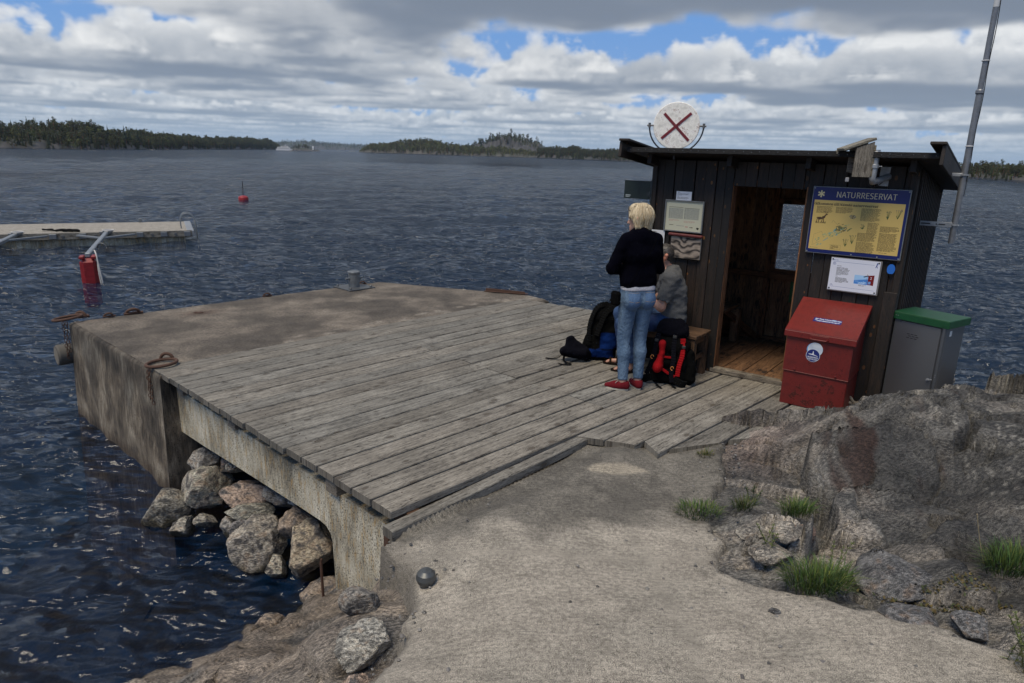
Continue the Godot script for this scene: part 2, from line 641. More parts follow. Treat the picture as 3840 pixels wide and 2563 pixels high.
# boards: grain along u
func wood_tex(called: String, seed_: int, w: int, h: int, dark: Vector3, mid: Vector3, pale: Vector3, knots: int, knot_col: Vector3, knot_size := 14.0) -> void:
	var a := nbytes(fnl(seed_, 0.05, 4), w, h, 16, 1)
	var b := nbytes(fnl(seed_ + 1, 0.22, 3), w, h, 8, 1)
	var p := nbytes(fnl(seed_ + 2, 4.0 / w, 3), w, h)
	var f := nbytes(fnl(seed_ + 3, 0.3, 2), w, h, 4, 1)
	var kn := PackedFloat32Array()
	kn.resize(w * h)
	var kp := []
	var r := RandomNumberGenerator.new()
	r.seed = seed_
	for k in knots:
		var at := Vector2(r.randf() * w, r.randf() * h)
		var sz := knot_size * r.randf_range(0.6, 1.3)
		kp.append([at, sz])
		for y in range(maxi(0, int(at.y - sz * 2)), mini(h, int(at.y + sz * 2))):
			for x in range(maxi(0, int(at.x - sz * 4)), mini(w, int(at.x + sz * 4))):
				var d := Vector2((x - at.x) / 1.7, y - at.y).length() / sz
				kn[y * w + x] = maxf(kn[y * w + x], clampf(1.0 - d / 1.9, 0.0, 1.0))
	var out := PackedByteArray()
	out.resize(w * h * 3)
	var bump := PackedByteArray()
	bump.resize(w * h)
	for i in w * h:
		var x := (a[i] - 128) / 128.0
		var y := (b[i] - 128) / 128.0
		var z := (p[i] - 128) / 128.0
		var q := (f[i] - 128) / 128.0
		var k := x * 0.55 + y * 0.65 + z * 0.35
		var c := mid.lerp(pale, clampf(k, 0.0, 1.0)) if k > 0.0 else mid.lerp(dark, clampf(-k, 0.0, 1.0))
		c *= 1.0 + q * 0.14
		var hh := 140.0 + y * 60.0 + x * 35.0 + q * 18.0
		if y + x * 0.5 < -0.55:
			c = c.lerp(dark * 0.55, 0.7)
			hh -= 50.0
		var e := kn[i]
		if e > 0.0:
			var ring := 0.5 + 0.5 * sin(e * 26.0 + x * 3.0)
			c = c.lerp(knot_col, smoothstep(0.45, 0.6, e) * 0.85)
			c *= 1.0 - 0.22 * ring * smoothstep(0.0, 0.3, e)
			hh += 22.0 * e
		out[i * 3] = clampi(int(c.x), 0, 255)
		out[i * 3 + 1] = clampi(int(c.y), 0, 255)
		out[i * 3 + 2] = clampi(int(c.z), 0, 255)
		bump[i] = clampi(int(hh), 0, 255)
	T[called] = tex(out, w, h)
	T[called + "_bump"] = tex(bump, w, h, Image.FORMAT_L8)

# concrete that stood in wind and water: streaks run down v, with pale lime drips and small holes
func streak_tex(called: String, seed_: int, w: int, h: int, dark: Vector3, mid: Vector3, pale: Vector3, stain: Vector3, pits: float) -> void:
	var a := nbytes(fnl(seed_, 0.03, 4), w, h, 1, 3)
	var b := nbytes(fnl(seed_ + 1, 0.10, 4), w, h, 1, 4)
	var p := nbytes(fnl(seed_ + 2, 4.0 / w, 4), w, h)
	var g := nbytes(fnl(seed_ + 3, 0.16, 3), w, h)
	var out := PackedByteArray()
	out.resize(w * h * 3)
	var bump := PackedByteArray()
	bump.resize(w * h)
	for i in w * h:
		var x := (a[i] - 128) / 128.0
		var y := (b[i] - 128) / 128.0
		var z := (p[i] - 128) / 128.0
		var q := (g[i] - 128) / 128.0
		var k := x * 0.45 + y * 0.35 + z * 1.0
		var c := mid.lerp(pale, clampf(k, 0.0, 1.0)) if k > 0.0 else mid.lerp(dark, clampf(-k * 1.3, 0.0, 1.0))
		c = c.lerp(stain, clampf((y - x * 0.7 - 0.15) * 1.2, 0.0, 0.65))
		c *= 1.0 + q * 0.18
		var hh := 140.0 + q * 40.0 + y * 14.0
		if y + z * 0.4 > 0.72:
			c = c.lerp(pale * 1.2, 0.6)
		if q + y * 0.35 < -pits:
			c *= 0.45
			hh -= 70.0
		out[i * 3] = clampi(int(c.x), 0, 255)
		out[i * 3 + 1] = clampi(int(c.y), 0, 255)
		out[i * 3 + 2] = clampi(int(c.z), 0, 255)
		bump[i] = clampi(int(hh), 0, 255)
	T[called] = tex(out, w, h)
	T[called + "_bump"] = tex(bump, w, h, Image.FORMAT_L8)

# painted or galvanised sheet: base colour with rust or dirt spots of a chosen share
func paint_tex(called: String, seed_: int, n: int, base: Vector3, spot: Vector3, share: float, fine := 0.12) -> void:
	var a := nbytes(fnl(seed_, 6.0 / n, 5), n, n)
	var b := nbytes(fnl(seed_ + 1, 0.14, 3), n, n)
	var out := PackedByteArray()
	out.resize(n * n * 3)
	var bump := PackedByteArray()
	bump.resize(n * n)
	for i in n * n:
		var x := (a[i] - 128) / 128.0
		var y := (b[i] - 128) / 128.0
		var c := base * (1.0 + x * 0.16 + y * fine * 0.6)
		var s := smoothstep(share, share + 0.12, x * 0.55 + y * 0.75)
		c = c.lerp(spot, s * 0.9)
		out[i * 3] = clampi(int(c.x), 0, 255)
		out[i * 3 + 1] = clampi(int(c.y), 0, 255)
		out[i * 3 + 2] = clampi(int(c.z), 0, 255)
		bump[i] = clampi(int(128 + y * 20.0 + s * 60.0), 0, 255)
	T[called] = tex(out, n, n)
	T[called + "_bump"] = tex(bump, n, n, Image.FORMAT_L8)

func weave_tex(called: String, seed_: int, n: int, a: Vector3, b: Vector3) -> void:
	var p := nbytes(fnl(seed_, 8.0 / n, 4), n, n)
	var g := nbytes(fnl(seed_ + 1, 0.3, 2), n, n)
	var out := PackedByteArray()
	out.resize(n * n * 3)
	var bump := PackedByteArray()
	bump.resize(n * n)
	for y in n:
		for x in n:
			var i := y * n + x
			var tw := 0.5 + 0.5 * sin((x + y) * TAU / 4.0)
			var k := clampf(0.5 + (p[i] - 128) / 150.0 + (g[i] - 128) / 300.0 + (tw - 0.5) * 0.3, 0.0, 1.0)
			var c := a.lerp(b, k)
			out[i * 3] = clampi(int(c.x), 0, 255)
			out[i * 3 + 1] = clampi(int(c.y), 0, 255)
			out[i * 3 + 2] = clampi(int(c.z), 0, 255)
			bump[i] = clampi(int(110 + tw * 40 + (g[i] - 128) * 0.2), 0, 255)
	T[called] = tex(out, n, n)
	T[called + "_bump"] = tex(bump, n, n, Image.FORMAT_L8)

func make_materials() -> void:
	stone_tex("rock", 101, 1024, Vector3(84, 83, 84), Vector3(146, 143, 138), Vector3(226, 220, 210), 0.36, 0.45, 2, 0.8, 0.5, 0.5)
	stone_tex("path", 131, 1024, Vector3(108, 103, 95), Vector3(146, 140, 130), Vector3(180, 173, 161), 0.50, 0.38, 1, 0.5, 0.36, 0.2, 0.13)
	stone_tex("slab", 151, 1024, Vector3(86, 80, 74), Vector3(122, 115, 106), Vector3(160, 152, 140), 0.55, 0.42, 1, 0.7, 0.5, 0.35)
	streak_tex("streaks", 171, 1024, 512, Vector3(58, 54, 50), Vector3(112, 104, 94), Vector3(172, 166, 154), Vector3(98, 86, 72), 0.58)
	streak_tex("beam", 191, 1024, 512, Vector3(118, 112, 98), Vector3(170, 163, 145), Vector3(204, 198, 182), Vector3(158, 126, 78), 0.46)
	wood_tex("deck", 211, 1024, 1024, Vector3(78, 74, 68), Vector3(122, 117, 108), Vector3(164, 159, 149), 46, Vector3(92, 84, 74), 9.0)
	wood_tex("tar", 231, 1024, 1024, Vector3(22, 18, 15), Vector3(36, 29, 24), Vector3(66, 50, 39), 34, Vector3(150, 104, 52), 7.0)
	wood_tex("brown", 251, 512, 512, Vector3(74, 52, 36), Vector3(126, 91, 62), Vector3(164, 126, 92), 12, Vector3(46, 32, 22), 7.0)
	paint_tex("plain", 271, 512, Vector3(220, 220, 220), Vector3(186, 182, 176), 0.42)
	paint_tex("rusty", 281, 512, Vector3(215, 215, 215), Vector3(104, 62, 38), 0.36)
	weave_tex("weave", 291, 256, Vector3(186, 186, 186), Vector3(240, 240, 240))
	weave_tex("denim", 297, 256, Vector3(205, 210, 216), Vector3(250, 250, 250))
	tri_map(mat("rock", lin(1, 1, 1), 0.85), T.rock, T.rock_bump, 1.1, 2.0, true)
	tri_map(mat("path", lin(1, 1, 1), 0.92), T.path, T.path_bump, 0.75, 0.14, true)
	tri_map(mat("slab", lin(1, 1, 1), 0.92), T.slab, T.slab_bump, 0.6, 0.4, true)
	uv_map(mat("streaks", lin(1, 1, 1), 0.9), T.streaks, T.streaks_bump, 0.5)
	uv_map(mat("beam", lin(1, 1, 1), 0.9), T.beam, T.beam_bump, 0.5)
	uv_map(mat("deck", lin(1, 1, 1), 0.85), T.deck, T.deck_bump, 0.25)
	uv_map(mat("tar", lin(1, 1, 1), 0.7), T.tar, T.tar_bump, 0.25)
	uv_map(mat("brown", lin(1, 1, 1), 0.75), T.brown, T.brown_bump, 0.2)
	tri_map(mat("rust", lin(0.12, 0.06, 0.038), 0.85), T.rusty, T.rusty_bump, 6.0, 0.3)
	tri_map(mat("galv", lin(0.46, 0.48, 0.50), 0.42, 0.45), T.plain, T.plain_bump, 2.0, 0.02)
	tri_map(mat("paint", lin(1, 1, 1), 0.42), T.plain, T.plain_bump, 1.3, 0.03)
	tri_map(mat("worn_paint", lin(1, 1, 1), 0.5), T.rusty, T.rusty_bump, 1.6, 0.06)
	tri_map(mat("cloth", lin(1, 1, 1), 0.95), T.weave, T.weave_bump, 14.0, 0.06)
	M.cloth.metallic_specular = 0.2
	tri_map(mat("denim", lin(1, 1, 1), 0.9), T.denim, T.denim_bump, 9.0, 0.08)
	mat("sheet_metal", lin(0.27, 0.28, 0.30), 0.33, 0.8)
	mat("flat", lin(1, 1, 1), 0.6)
	mat("plastic", lin(1, 1, 1), 0.35)
	mat("leaf", lin(1, 1, 1), 0.7)
	M.leaf.backlight_enabled = true
	M.leaf.backlight = Color(0.25, 0.3, 0.1)
	mat("skin", lin(1, 1, 1), 0.5)
	M.skin.subsurf_scatter_enabled = true
	M.skin.subsurf_scatter_strength = 0.12
	mat("hair", lin(1, 1, 1), 0.5)
	var glass := mat("glass", lin(0.9, 0.95, 0.95), 0.02)
	glass.transparency = BaseMaterial3D.TRANSPARENCY_ALPHA
	glass.albedo_color.a = 0.04

# ---------------------------------------------------------------- water, seabed, rock shore, path
var w1: FastNoiseLite
var w2: FastNoiseLite
var w3: FastNoiseLite

func wave(x: float, z: float, cell: float) -> float:
	# a breeze from the left: crests run obliquely, shorter in the direction of travel
	var a := deg_to_rad(24.0)
	var u := (x * cos(a) - z * sin(a)) * 0.42
	var w := x * sin(a) + z * cos(a)
	var lee := smoothstep(3.0, 16.0, Vector2(x, z + 2.0).length())
	var h := 0.0
	if cell < 2.4:
		h += w1.get_noise_2d(u, w) * 0.16 * (0.35 + 0.65 * lee) * clampf(2.0 - cell / 1.2, 0.0, 1.0)
	if cell < 1.0:
		var r := 1.0 - absf(w2.get_noise_2d(u * 1.2 + 40.0, w)) * 2.0
		h += r * 0.085 * (0.40 + 0.55 * lee) * clampf(2.0 - cell / 0.5, 0.0, 1.0)
	if cell < 0.4:
		var q := 1.0 - absf(w3.get_noise_2d(u * 1.5, w + 20.0)) * 2.0
		h += q * 0.024 * (0.6 + 0.4 * lee) * clampf(2.0 - cell / 0.2, 0.0, 1.0)
	return h - 0.035 * clampf(2.0 - cell / 0.5, 0.0, 1.0)

func make_water() -> void:
	w1 = fnl(301, 0.24, 2)
	w2 = fnl(302, 0.75, 2)
	w3 = fnl(303, 2.1, 2)
	var m := mat("water", lin(0.003, 0.018, 0.052), 0.08)
	m.metallic_specular = 0.28
	m.transparency = BaseMaterial3D.TRANSPARENCY_ALPHA
	m.albedo_color.a = 0.46
	var n := 1024
	var im := Image.create_from_data(n, n, false, Image.FORMAT_L8, nbytes(fnl(311, 0.020, 3), n, n, 2, 1))
	im.bump_map_to_normal_map(46.0)
	m.normal_enabled = true
	m.normal_texture = ImageTexture.create_from_image(im)
	m.normal_scale = 1.0
	m.uv1_triplanar = true
	m.uv1_world_triplanar = true
	m.uv1_scale = Vector3(0.12, 0.12, 0.12)
	# rings round the quay, wider apart with distance; finely divided ahead
	var g := geo()
	var pts := PackedVector3Array()
	var cols := 720
	var rows := 900
	pts.resize(cols * rows)
	var job := WorkerThreadPool.add_group_task(func(i: int) -> void:
		var r := 1.4 * pow(12000.0 / 1.4, float(i) / (rows - 1))
		for j in cols:
			var a := deg_to_rad(lerpf(-60.0, 60.0, float(j) / (cols - 1)))
			var x := sin(a) * r
			var z := -cos(a) * r
			pts[i * cols + j] = Vector3(x, wave(x, z, r * 0.0101), z), rows)
	WorkerThreadPool.wait_for_group_task_completion(job)
	g.big_sheet(pts, cols)
	put("water", g, m).set_meta("kind", "structure")

func make_seabed() -> void:
	var g := geo(Color(0.005, 0.016, 0.030))  # dim blue light of the deep water column is put into this colour
	var pts := PackedVector3Array()
	for i in 24:
		var r := 4.0 * pow(3000.0, i / 23.0)
		for j in 33:
			var a := deg_to_rad(lerpf(-180.0, 180.0, j / 32.0))
			pts.append(Vector3(sin(a) * r, -3.7 - minf(r * 0.12, 9.0), -cos(a) * r))
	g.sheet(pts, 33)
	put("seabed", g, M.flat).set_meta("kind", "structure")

# height of the ground from scattered measured points (multiquadric interpolation)
var gp := []
var gw := PackedFloat64Array()

func solve_ground() -> void:
	var n := gp.size()
	var a := []
	for i in n:
		var row := PackedFloat64Array()
		row.resize(n + 1)
		for j in n:
			row[j] = sqrt(Vector2(gp[i].x - gp[j].x, gp[i].z - gp[j].z).length_squared() + 0.01)
		row[i] -= 0.02
		row[n] = gp[i].y
		a.append(row)
	for i in n:
		var best := i
		for k in range(i + 1, n):
			if absf(a[k][i]) > absf(a[best][i]):
				best = k
		var sw = a[i]; a[i] = a[best]; a[best] = sw
		for k in range(i + 1, n):
			var f: float = a[k][i] / a[i][i]
			if f != 0.0:
				for j in range(i, n + 1):
					a[k][j] -= f * a[i][j]
	gw.resize(n)
	for i in range(n - 1, -1, -1):
		var s: float = a[i][n]
		for j in range(i + 1, n):
			s -= a[i][j] * gw[j]
		gw[i] = s / a[i][i]

func ground(x: float, z: float) -> float:
	var s := 0.0
	for i in gp.size():
		var p: Vector3 = gp[i]
		s += gw[i] * sqrt((p.x - x) * (p.x - x) + (p.z - z) * (p.z - z) + 0.01)
	return s

func gpt(x: float, y: float, z: float) -> void:
	gp.append(Vector3(x, y + D, z))

const GX0 := -7.0
const GX1 := 8.2
const GZ0 := -11.0
const GZ1 := 1.6
const GC := 0.1
var gh := PackedFloat32Array()
var gcols := 0

func ground_at(x: float, z: float) -> float:
	var u := clampf((x - GX0) / GC, 0.0, gcols - 1.001)
	var rows := gh.size() / gcols
	var w := clampf((z - GZ0) / GC, 0.0, rows - 1.001)
	var i := int(w) * gcols + int(u)
	var fu := u - int(u)
	var fw := w - int(w)
	return lerpf(lerpf(gh[i], gh[i + 1], fu), lerpf(gh[i + gcols], gh[i + gcols + 1], fu), fw)

var r1: FastNoiseLite
var r2: FastNoiseLite
var r3: FastNoiseLite
var r4: FastNoiseLite
var r5: FastNoiseLite
var r6: FastNoiseLite

func roughness_at(x: float, z: float) -> float:   # how craggy the rock is: calm where the path lies
	var on := path_side(x, z)
	return smoothstep(-0.02, 0.35, on)

# signed distance from the edge of the concrete path (negative on it)
var path_poly := PackedVector2Array()
func path_side(x: float, z: float) -> float:
	var p := Vector2(x, z)
	var d := 1e9
	for i in path_poly.size():
		d = minf(d, p.distance_to(Geometry2D.get_closest_point_to_segment(p, path_poly[i], path_poly[(i + 1) % path_poly.size()])))
	return -d if Geometry2D.is_point_in_polygon(p, path_poly) else d

func hash01(x: float, y: float, k: float) -> float:
	var v := sin(x * 127.1 + y * 311.7 + k * 74.7) * 43758.5453
	return v - floorf(v)

# broken rock: every cell is a tilted plane of its own. Returns height, distance to the joint, tone
func facet(u: float, w: float, size: float, k: float, off: float, slope: float) -> Vector3:
	var x := u / size
	var y := w / size
	var ix := floorf(x)
	var iy := floorf(y)
	var d1 := 9.0
	var d2 := 9.0
	var bx := 0.0
	var by := 0.0
	var cu := 0.0
	var cw := 0.0
	for i in range(-1, 2):
		for j in range(-1, 2):
			var gx := ix + i
			var gy := iy + j
			var px := gx + 0.1 + 0.8 * hash01(gx, gy, k)
			var py := gy + 0.1 + 0.8 * hash01(gx, gy, k + 1.0)
			var d := (px - x) * (px - x) + (py - y) * (py - y)
			if d < d1:
				d2 = d1
				d1 = d
				bx = gx; by = gy; cu = px; cw = py
			elif d < d2:
				d2 = d
	var h := (hash01(bx, by, k + 2.0) - 0.5) * 2.0 * off
	h += ((x - cu) * (hash01(bx, by, k + 3.0) - 0.5) + (y - cw) * (hash01(bx, by, k + 4.0) - 0.5)) * 2.0 * slope * size
	return Vector3(h, sqrt(d2) - sqrt(d1), hash01(bx, by, k + 5.0))

var rock_tone := 1.0

func rock_y(x: float, z: float, crag: float) -> float:
	var y := ground_at(x, z)
	# joints run along the shore, obliquely to the right
	var wx := r1.get_noise_2d(x, z) * 0.14 + r3.get_noise_2d(x, z) * 0.03
	var wz := r1.get_noise_2d(x + 20.0, z) * 0.14 + r3.get_noise_2d(x, z + 30.0) * 0.03
	var u := (x + wx) * 0.80 + (z + wz) * 0.60
	var w := -(x + wx) * 0.60 + (z + wz) * 0.80
	var big := facet(u * 0.75, w * 1.25, 0.55, 3.0, 0.080, 0.36)
	var small := facet(u * 0.7, w * 1.3, 0.17, 11.0, 0.016, 0.30)
	var fine := r3.get_noise_2d(x * 1.6, z * 1.6)
	var calm := 0.55 if x < 0.0 else 1.0
	# the crumbling heap by the path is broken small
	var heap := exp(-(pow((x - 1.5) / 0.28, 2.0) + pow((z + 3.3) / 0.32, 2.0))) if x > 0.0 else 0.0
	rock_tone = 0.72 + 0.36 * big.z + 0.20 * small.z
	rock_tone *= 1.0 - 0.45 * (smoothstep(0.05, 0.0, small.y) * 0.4 + smoothstep(0.035, 0.0, big.y))
	return y + crag * calm * (big.x + small.x - smoothstep(0.05, 0.0, big.y) * 0.05 - smoothstep(0.06, 0.0, small.y) * 0.008) + crag * fine * 0.007 + heap * (small.x * 1.8 + fine * 0.03)

func make_ground() -> void:
	# the path, falling towards the deck
	gpt(-0.45, -0.06, -3.15); gpt(-0.44, -0.10, -3.45); gpt(-0.51, 0.15, -2.07); gpt(0.39, 0.18, -2.07); gpt(1.33, 0.22, -2.05); gpt(1.89, 0.24, -2.07); gpt(2.06, 0.18, -2.35)
	gpt(1.51, 0.08, -2.76); gpt(1.11, 0.0, -3.03); gpt(1.31, -0.05, -3.85); gpt(0.58, -0.05, -3.35); gpt(-0.62, -0.115, -3.40); gpt(-0.70, -0.13, -3.58); gpt(-0.42, -0.085, -3.88); gpt(0.0, -0.06, -3.95); gpt(0.5, -0.05, -4.6); gpt(1.0, -0.045, -4.5); gpt(0.7, -0.05, -4.9); gpt(1.3, -0.045, -4.75)
	gpt(0.5, 0.45, 0.0); gpt(-0.6, 0.40, 0.2); gpt(2.2, 0.5, -0.2); gpt(0.5, 0.6, 1.4); gpt(-1.2, 0.3, 1.0); gpt(3.6, 0.8, 0.6); gpt(3.0, 0.45, -1.4); gpt(-0.8, 0.2, -1.0)
	# left slope down to the water and on under it
	gpt(-0.75, -0.25, -2.6); gpt(-0.9, -0.35, -3.0); gpt(-0.8, -0.45, -3.5); gpt(-0.95, -0.75, -3.9); gpt(-1.2, -0.8, -3.4); gpt(-1.3, -0.55, -2.7)
	gpt(-1.3, -1.08, -4.45); gpt(-1.52, -1.10, -4.05); gpt(-1.70, -1.10, -3.85); gpt(-1.92, -1.10, -3.62); gpt(-2.25, -1.10, -3.40); gpt(-2.9, -1.12, -2.9); gpt(-3.3, -1.15, -2.2); gpt(-1.75, -0.85, -3.0); gpt(-1.5, -0.72, -3.3); gpt(-1.25, -0.62, -3.0); gpt(-1.05, -0.42, -2.6); gpt(-1.9, -0.75, -2.4); gpt(-1.6, -0.5, -1.8); gpt(-1.5, -0.1, -0.6); gpt(-3.0, -0.9, -0.8); gpt(-4.0, -0.9, 0.6); gpt(-2.6, 0.0, 1.0)
	gpt(-2.3, -1.42, -3.95); gpt(-2.9, -1.5, -3.5); gpt(-3.7, -1.6, -2.8); gpt(-3.4, -2.3, -4.6); gpt(-5.0, -2.8, -4.0); gpt(-6.5, -3.6, -6.0); gpt(-6.8, -3.2, -2.0); gpt(-5.6, -2.2, -0.6); gpt(-3.2, -1.9, -5.6); gpt(-4.6, -3.2, -8.0)
	# under the deck and the hut
	gpt(-1.3, -1.2, -5.2); gpt(-0.4, -0.8, -4.9); gpt(-2.3, -1.5, -6.2); gpt(-0.8, -1.4, -6.6); gpt(0.6, -0.7, -5.8); gpt(1.0, -1.5, -8.2); gpt(-1.5, -2.4, -9.0); gpt(2.0, -0.8, -7.0); gpt(1.2, -0.35, -5.2)
	gpt(3.2, -0.9, -7.6); gpt(4.2, -1.4, -8.6); gpt(2.0, -2.4, -10.6); gpt(6.0, -1.9, -9.6); gpt(7.6, -1.8, -8.4); gpt(2.4, -0.30, -5.9); gpt(3.2, -0.25, -6.2)
	# the rock on the right: foot, lip of the cliff, crest and back
	gpt(1.50, -0.04, -3.99); gpt(1.69, 0.00, -3.76); gpt(1.90, 0.02, -3.63); gpt(2.09, 0.03, -3.51); gpt(2.23, 0.06, -3.31); gpt(2.32, 0.10, -3.09); gpt(2.49, 0.15, -2.87)
	gpt(1.74, 0.04, -4.76); gpt(1.98, 0.15, -4.57); gpt(2.20, 0.27, -4.40); gpt(2.37, 0.36, -4.17); gpt(2.63, 0.42, -4.14); gpt(2.90, 0.48, -4.13); gpt(3.27, 0.55, -4.09)
	gpt(1.98, 0.03, -5.08); gpt(2.23, 0.13, -4.97); gpt(2.44, 0.23, -4.79); gpt(2.62, 0.32, -4.66); gpt(2.98, 0.38, -4.75); gpt(3.26, 0.45, -4.70); gpt(3.54, 0.55, -4.46)
	gpt(1.62, -0.03, -4.90); gpt(2.05, -0.03, -5.22); gpt(2.5, -0.02, -5.30); gpt(2.84, -0.02, -5.40); gpt(3.45, 0.06, -5.45); gpt(4.05, 0.25, -5.25); gpt(5.0, 0.45, -4.9)
	gpt(1.72, 0.0, -4.30); gpt(1.95, 0.06, -4.12); gpt(2.16, 0.10, -3.92); gpt(2.32, 0.12, -3.75); gpt(2.52, 0.16, -3.70); gpt(2.72, 0.22, -3.68); gpt(2.65, 0.14, -3.35); gpt(3.0, 0.30, -3.55); gpt(2.9, 0.26, -3.1)
	gpt(4.2, 0.66, -4.2); gpt(3.6, 0.52, -3.3); gpt(3.1, 0.32, -2.6); gpt(4.4, 0.7, -2.6); gpt(5.6, 0.75, -3.6); gpt(6.5, 0.7, -2.2); gpt(2.7, 0.26, -2.2)
	gpt(3.3, -0.02, -5.75); gpt(4.0, -0.15, -6.0); gpt(5.0, -0.25, -6.2); gpt(6.4, -0.4, -6.0); gpt(4.6, -0.85, -7.0); gpt(6.0, -1.2, -7.2); gpt(7.8, -1.2, -6.2); gpt(5.2, -1.3, -8.0)
	solve_ground()
	gcols = int((GX1 - GX0) / GC) + 1
	var grows := int((GZ1 - GZ0) / GC) + 1
	gh.resize(gcols * grows)
	var job := WorkerThreadPool.add_group_task(func(i: int) -> void:
		for j in gcols:
			gh[i * gcols + j] = ground(GX0 + j * GC, GZ0 + i * GC), grows)
	WorkerThreadPool.wait_for_group_task_completion(job)
	r1 = fnl(401, 0.9, 3)
	r2 = fnl(402, 1.1, 2)
	r3 = fnl(403, 3.2, 4)
	r4 = FastNoiseLite.new()
	r4.seed = 404
	r4.noise_type = FastNoiseLite.TYPE_CELLULAR
	r4.frequency = 0.62
	r4.cellular_return_type = FastNoiseLite.RETURN_DISTANCE2_SUB
	r4.domain_warp_enabled = true
	r4.domain_warp_amplitude = 0.35
	r4.domain_warp_frequency = 1.0
	r5 = r4.duplicate()
	r5.cellular_return_type = FastNoiseLite.RETURN_CELL_VALUE
	r6 = r4.duplicate()
	r6.seed = 405
	r6.frequency = 1.7
	for p in [[-0.47, -3.10], [-0.60, -3.34], [-0.71, -3.66], [-0.07, -4.32], [0.55, -4.97], [0.95, -5.02], [1.25, -5.05], [1.5, -4.98], [1.62, -4.82], [1.52, -4.45], [1.40, -4.1], [1.20, -3.8], [1.24, -3.45], [1.06, -3.1], [1.26, -2.92], [1.50, -2.80], [1.76, -2.58], [1.98, -2.40], [2.15, -2.22], [2.25, -1.9], [2.5, -1.2], [2.9, 0.0], [3.0, 1.6], [-0.9, 1.6], [-0.78, 0.0], [-0.60, -1.5], [-0.52, -2.1], [-0.44, -2.65]]:
		path_poly.append(Vector2(p[0], p[1]))
	var stain := fnl(411, 0.7, 3)
	var band := fnl(412, 1.5, 3)
	var moss := fnl(413, 2.2, 3)
	var lich := fnl(414, 15.0, 2)
	var shade := func(x: float, y: float, z: float) -> Color:
		var u := x * 0.80 + z * 0.60
		var w := -x * 0.60 + z * 0.80
		var s := stain.get_noise_2d(x, z)
		var b := band.get_noise_2d(u * 0.35, w * 2.6 + y * 2.0)
		var c := Color(0.44, 0.437, 0.43)
		c = c.lerp(Color(0.20, 0.203, 0.21), smoothstep(-0.05, 0.35, b))
		c = c.lerp(Color(0.72, 0.67, 0.62), smoothstep(0.14, 0.45, -b) * 0.8)
		# pink granite by the end of the deck; dark slabs further right
		var pink := exp(-(pow((x - 1.75) / 0.35, 2.0) + pow((z + 4.75) / 0.35, 2.0)))
		c = c.lerp(Color(0.80, 0.62, 0.55), pink * 0.6)
		var dark := smoothstep(1.9, 2.3, x) * smoothstep(-4.75, -4.3, z) * smoothstep(-2.2, -2.8, z)
		c = c.lerp(Color(0.105, 0.107, 0.111), dark * (0.60 + 0.4 * s))
		# rust that seeps from an iron vein
		var rust := exp(-(pow((x - 2.30 - (z + 4.2) * -0.35) / 0.12, 2.0) + pow((z + 4.15) / 0.42, 2.0)))
		c = c.lerp(Color(0.10, 0.042, 0.030), smoothstep(0.30, 0.70, rust + band.get_noise_2d(x * 3.0, y * 1.2 + z) * 0.62 + lich.get_noise_2d(x * 0.8, z * 0.25) * 0.35) * 0.78)
		if x < 0.0:
			c = c.lerp(Color(0.72, 0.60, 0.50), 0.55 + 0.3 * s)
			c = c.lerp(Color(0.28, 0.29, 0.31), smoothstep(0.1, 0.35, stain.get_noise_2d(x * 1.7 + 9.0, z * 1.7)) * 0.8)
			# algae and wrack line by the water
			c = c.lerp(Color(0.10, 0.075, 0.035), smoothstep(0.10, -0.05, y + s * 0.10))
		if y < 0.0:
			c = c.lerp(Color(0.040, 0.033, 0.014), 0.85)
		var l := lich.get_noise_2d(x, z)
		if l > 0.40 and y > 0.5 and x > 2.75:
			c = c.lerp(Color(0.85, 0.84, 0.80), 0.5)
		return c
	# one sheet of bedrock, from under the path to the seabed
	var g := geo()
	var cell := 0.024
	var regions := [[1.0, 5.0, -6.3, -1.3, 0.020], [-2.8, 1.0, -5.4, -1.3, 0.03], [-7.0, -2.8, -5.4, 1.6, 0.1], [5.0, 8.2, -6.3, 1.6, 0.08], [-2.8, 1.0, -1.3, 1.6, 0.1], [1.0, 5.0, -1.3, 1.6, 0.1], [-7.0, 1.0, -11.0, -5.4, 0.12], [1.0, 8.2, -11.0, -6.3, 0.08], [1.0, 1.0, 0, 0, 1]]
	for r in regions:
		var nxx := int(ceilf((r[1] - r[0]) / r[4]))
		var nzz := int(ceilf((r[3] - r[2]) / r[4]))
		if nxx < 2:
			continue
		var pts := PackedVector3Array()
		pts.resize((nxx + 3) * (nzz + 3))
		var cl := PackedColorArray()
		cl.resize(pts.size())
		for i in nzz + 3:
			for j in nxx + 3:
				var x: float = r[0] + (r[1] - r[0]) * (j - 1) / nxx
				var z: float = r[2] + (r[3] - r[2]) * (i - 1) / nzz
				var crag := roughness_at(x, z)
				var y := rock_y(x, z, crag) - 0.05 * (1.0 - crag) - (0.10 * smoothstep(-0.1, 0.04, path_side(x, z)) * smoothstep(0.5, 0.1, path_side(x, z)) if x < -0.2 else 0.0)
				# keep the rock below the planks where the deck and the hut stand
				var dk := Basis(Vector3.UP, -DECK_ANG) * (Vector3(x, 0, z) - Vector3(DECK_O.x, 0, DECK_O.z))
				if dk.x > -0.2 and dk.z < 0.15:
					y = minf(y, D - 0.16)
				var at := i * (nxx + 3) + j
				var sh := 0.05 * crag
				pts[at] = Vector3(x + r3.get_noise_2d(x + 50.0, z) * sh, y, z + r3.get_noise_2d(x, z + 70.0) * sh)
				var tn := lerpf(1.0, rock_tone, 0.8)
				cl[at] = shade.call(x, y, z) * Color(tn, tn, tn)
		# the outermost ring of points only serves the normals of the seam
		g.big_sheet(pts, nxx + 3, cl)
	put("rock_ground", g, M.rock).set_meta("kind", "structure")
	# the path: cast concrete, worn, with an older darker slab near the deck
	var pg := geo()
	var pc := 0.026
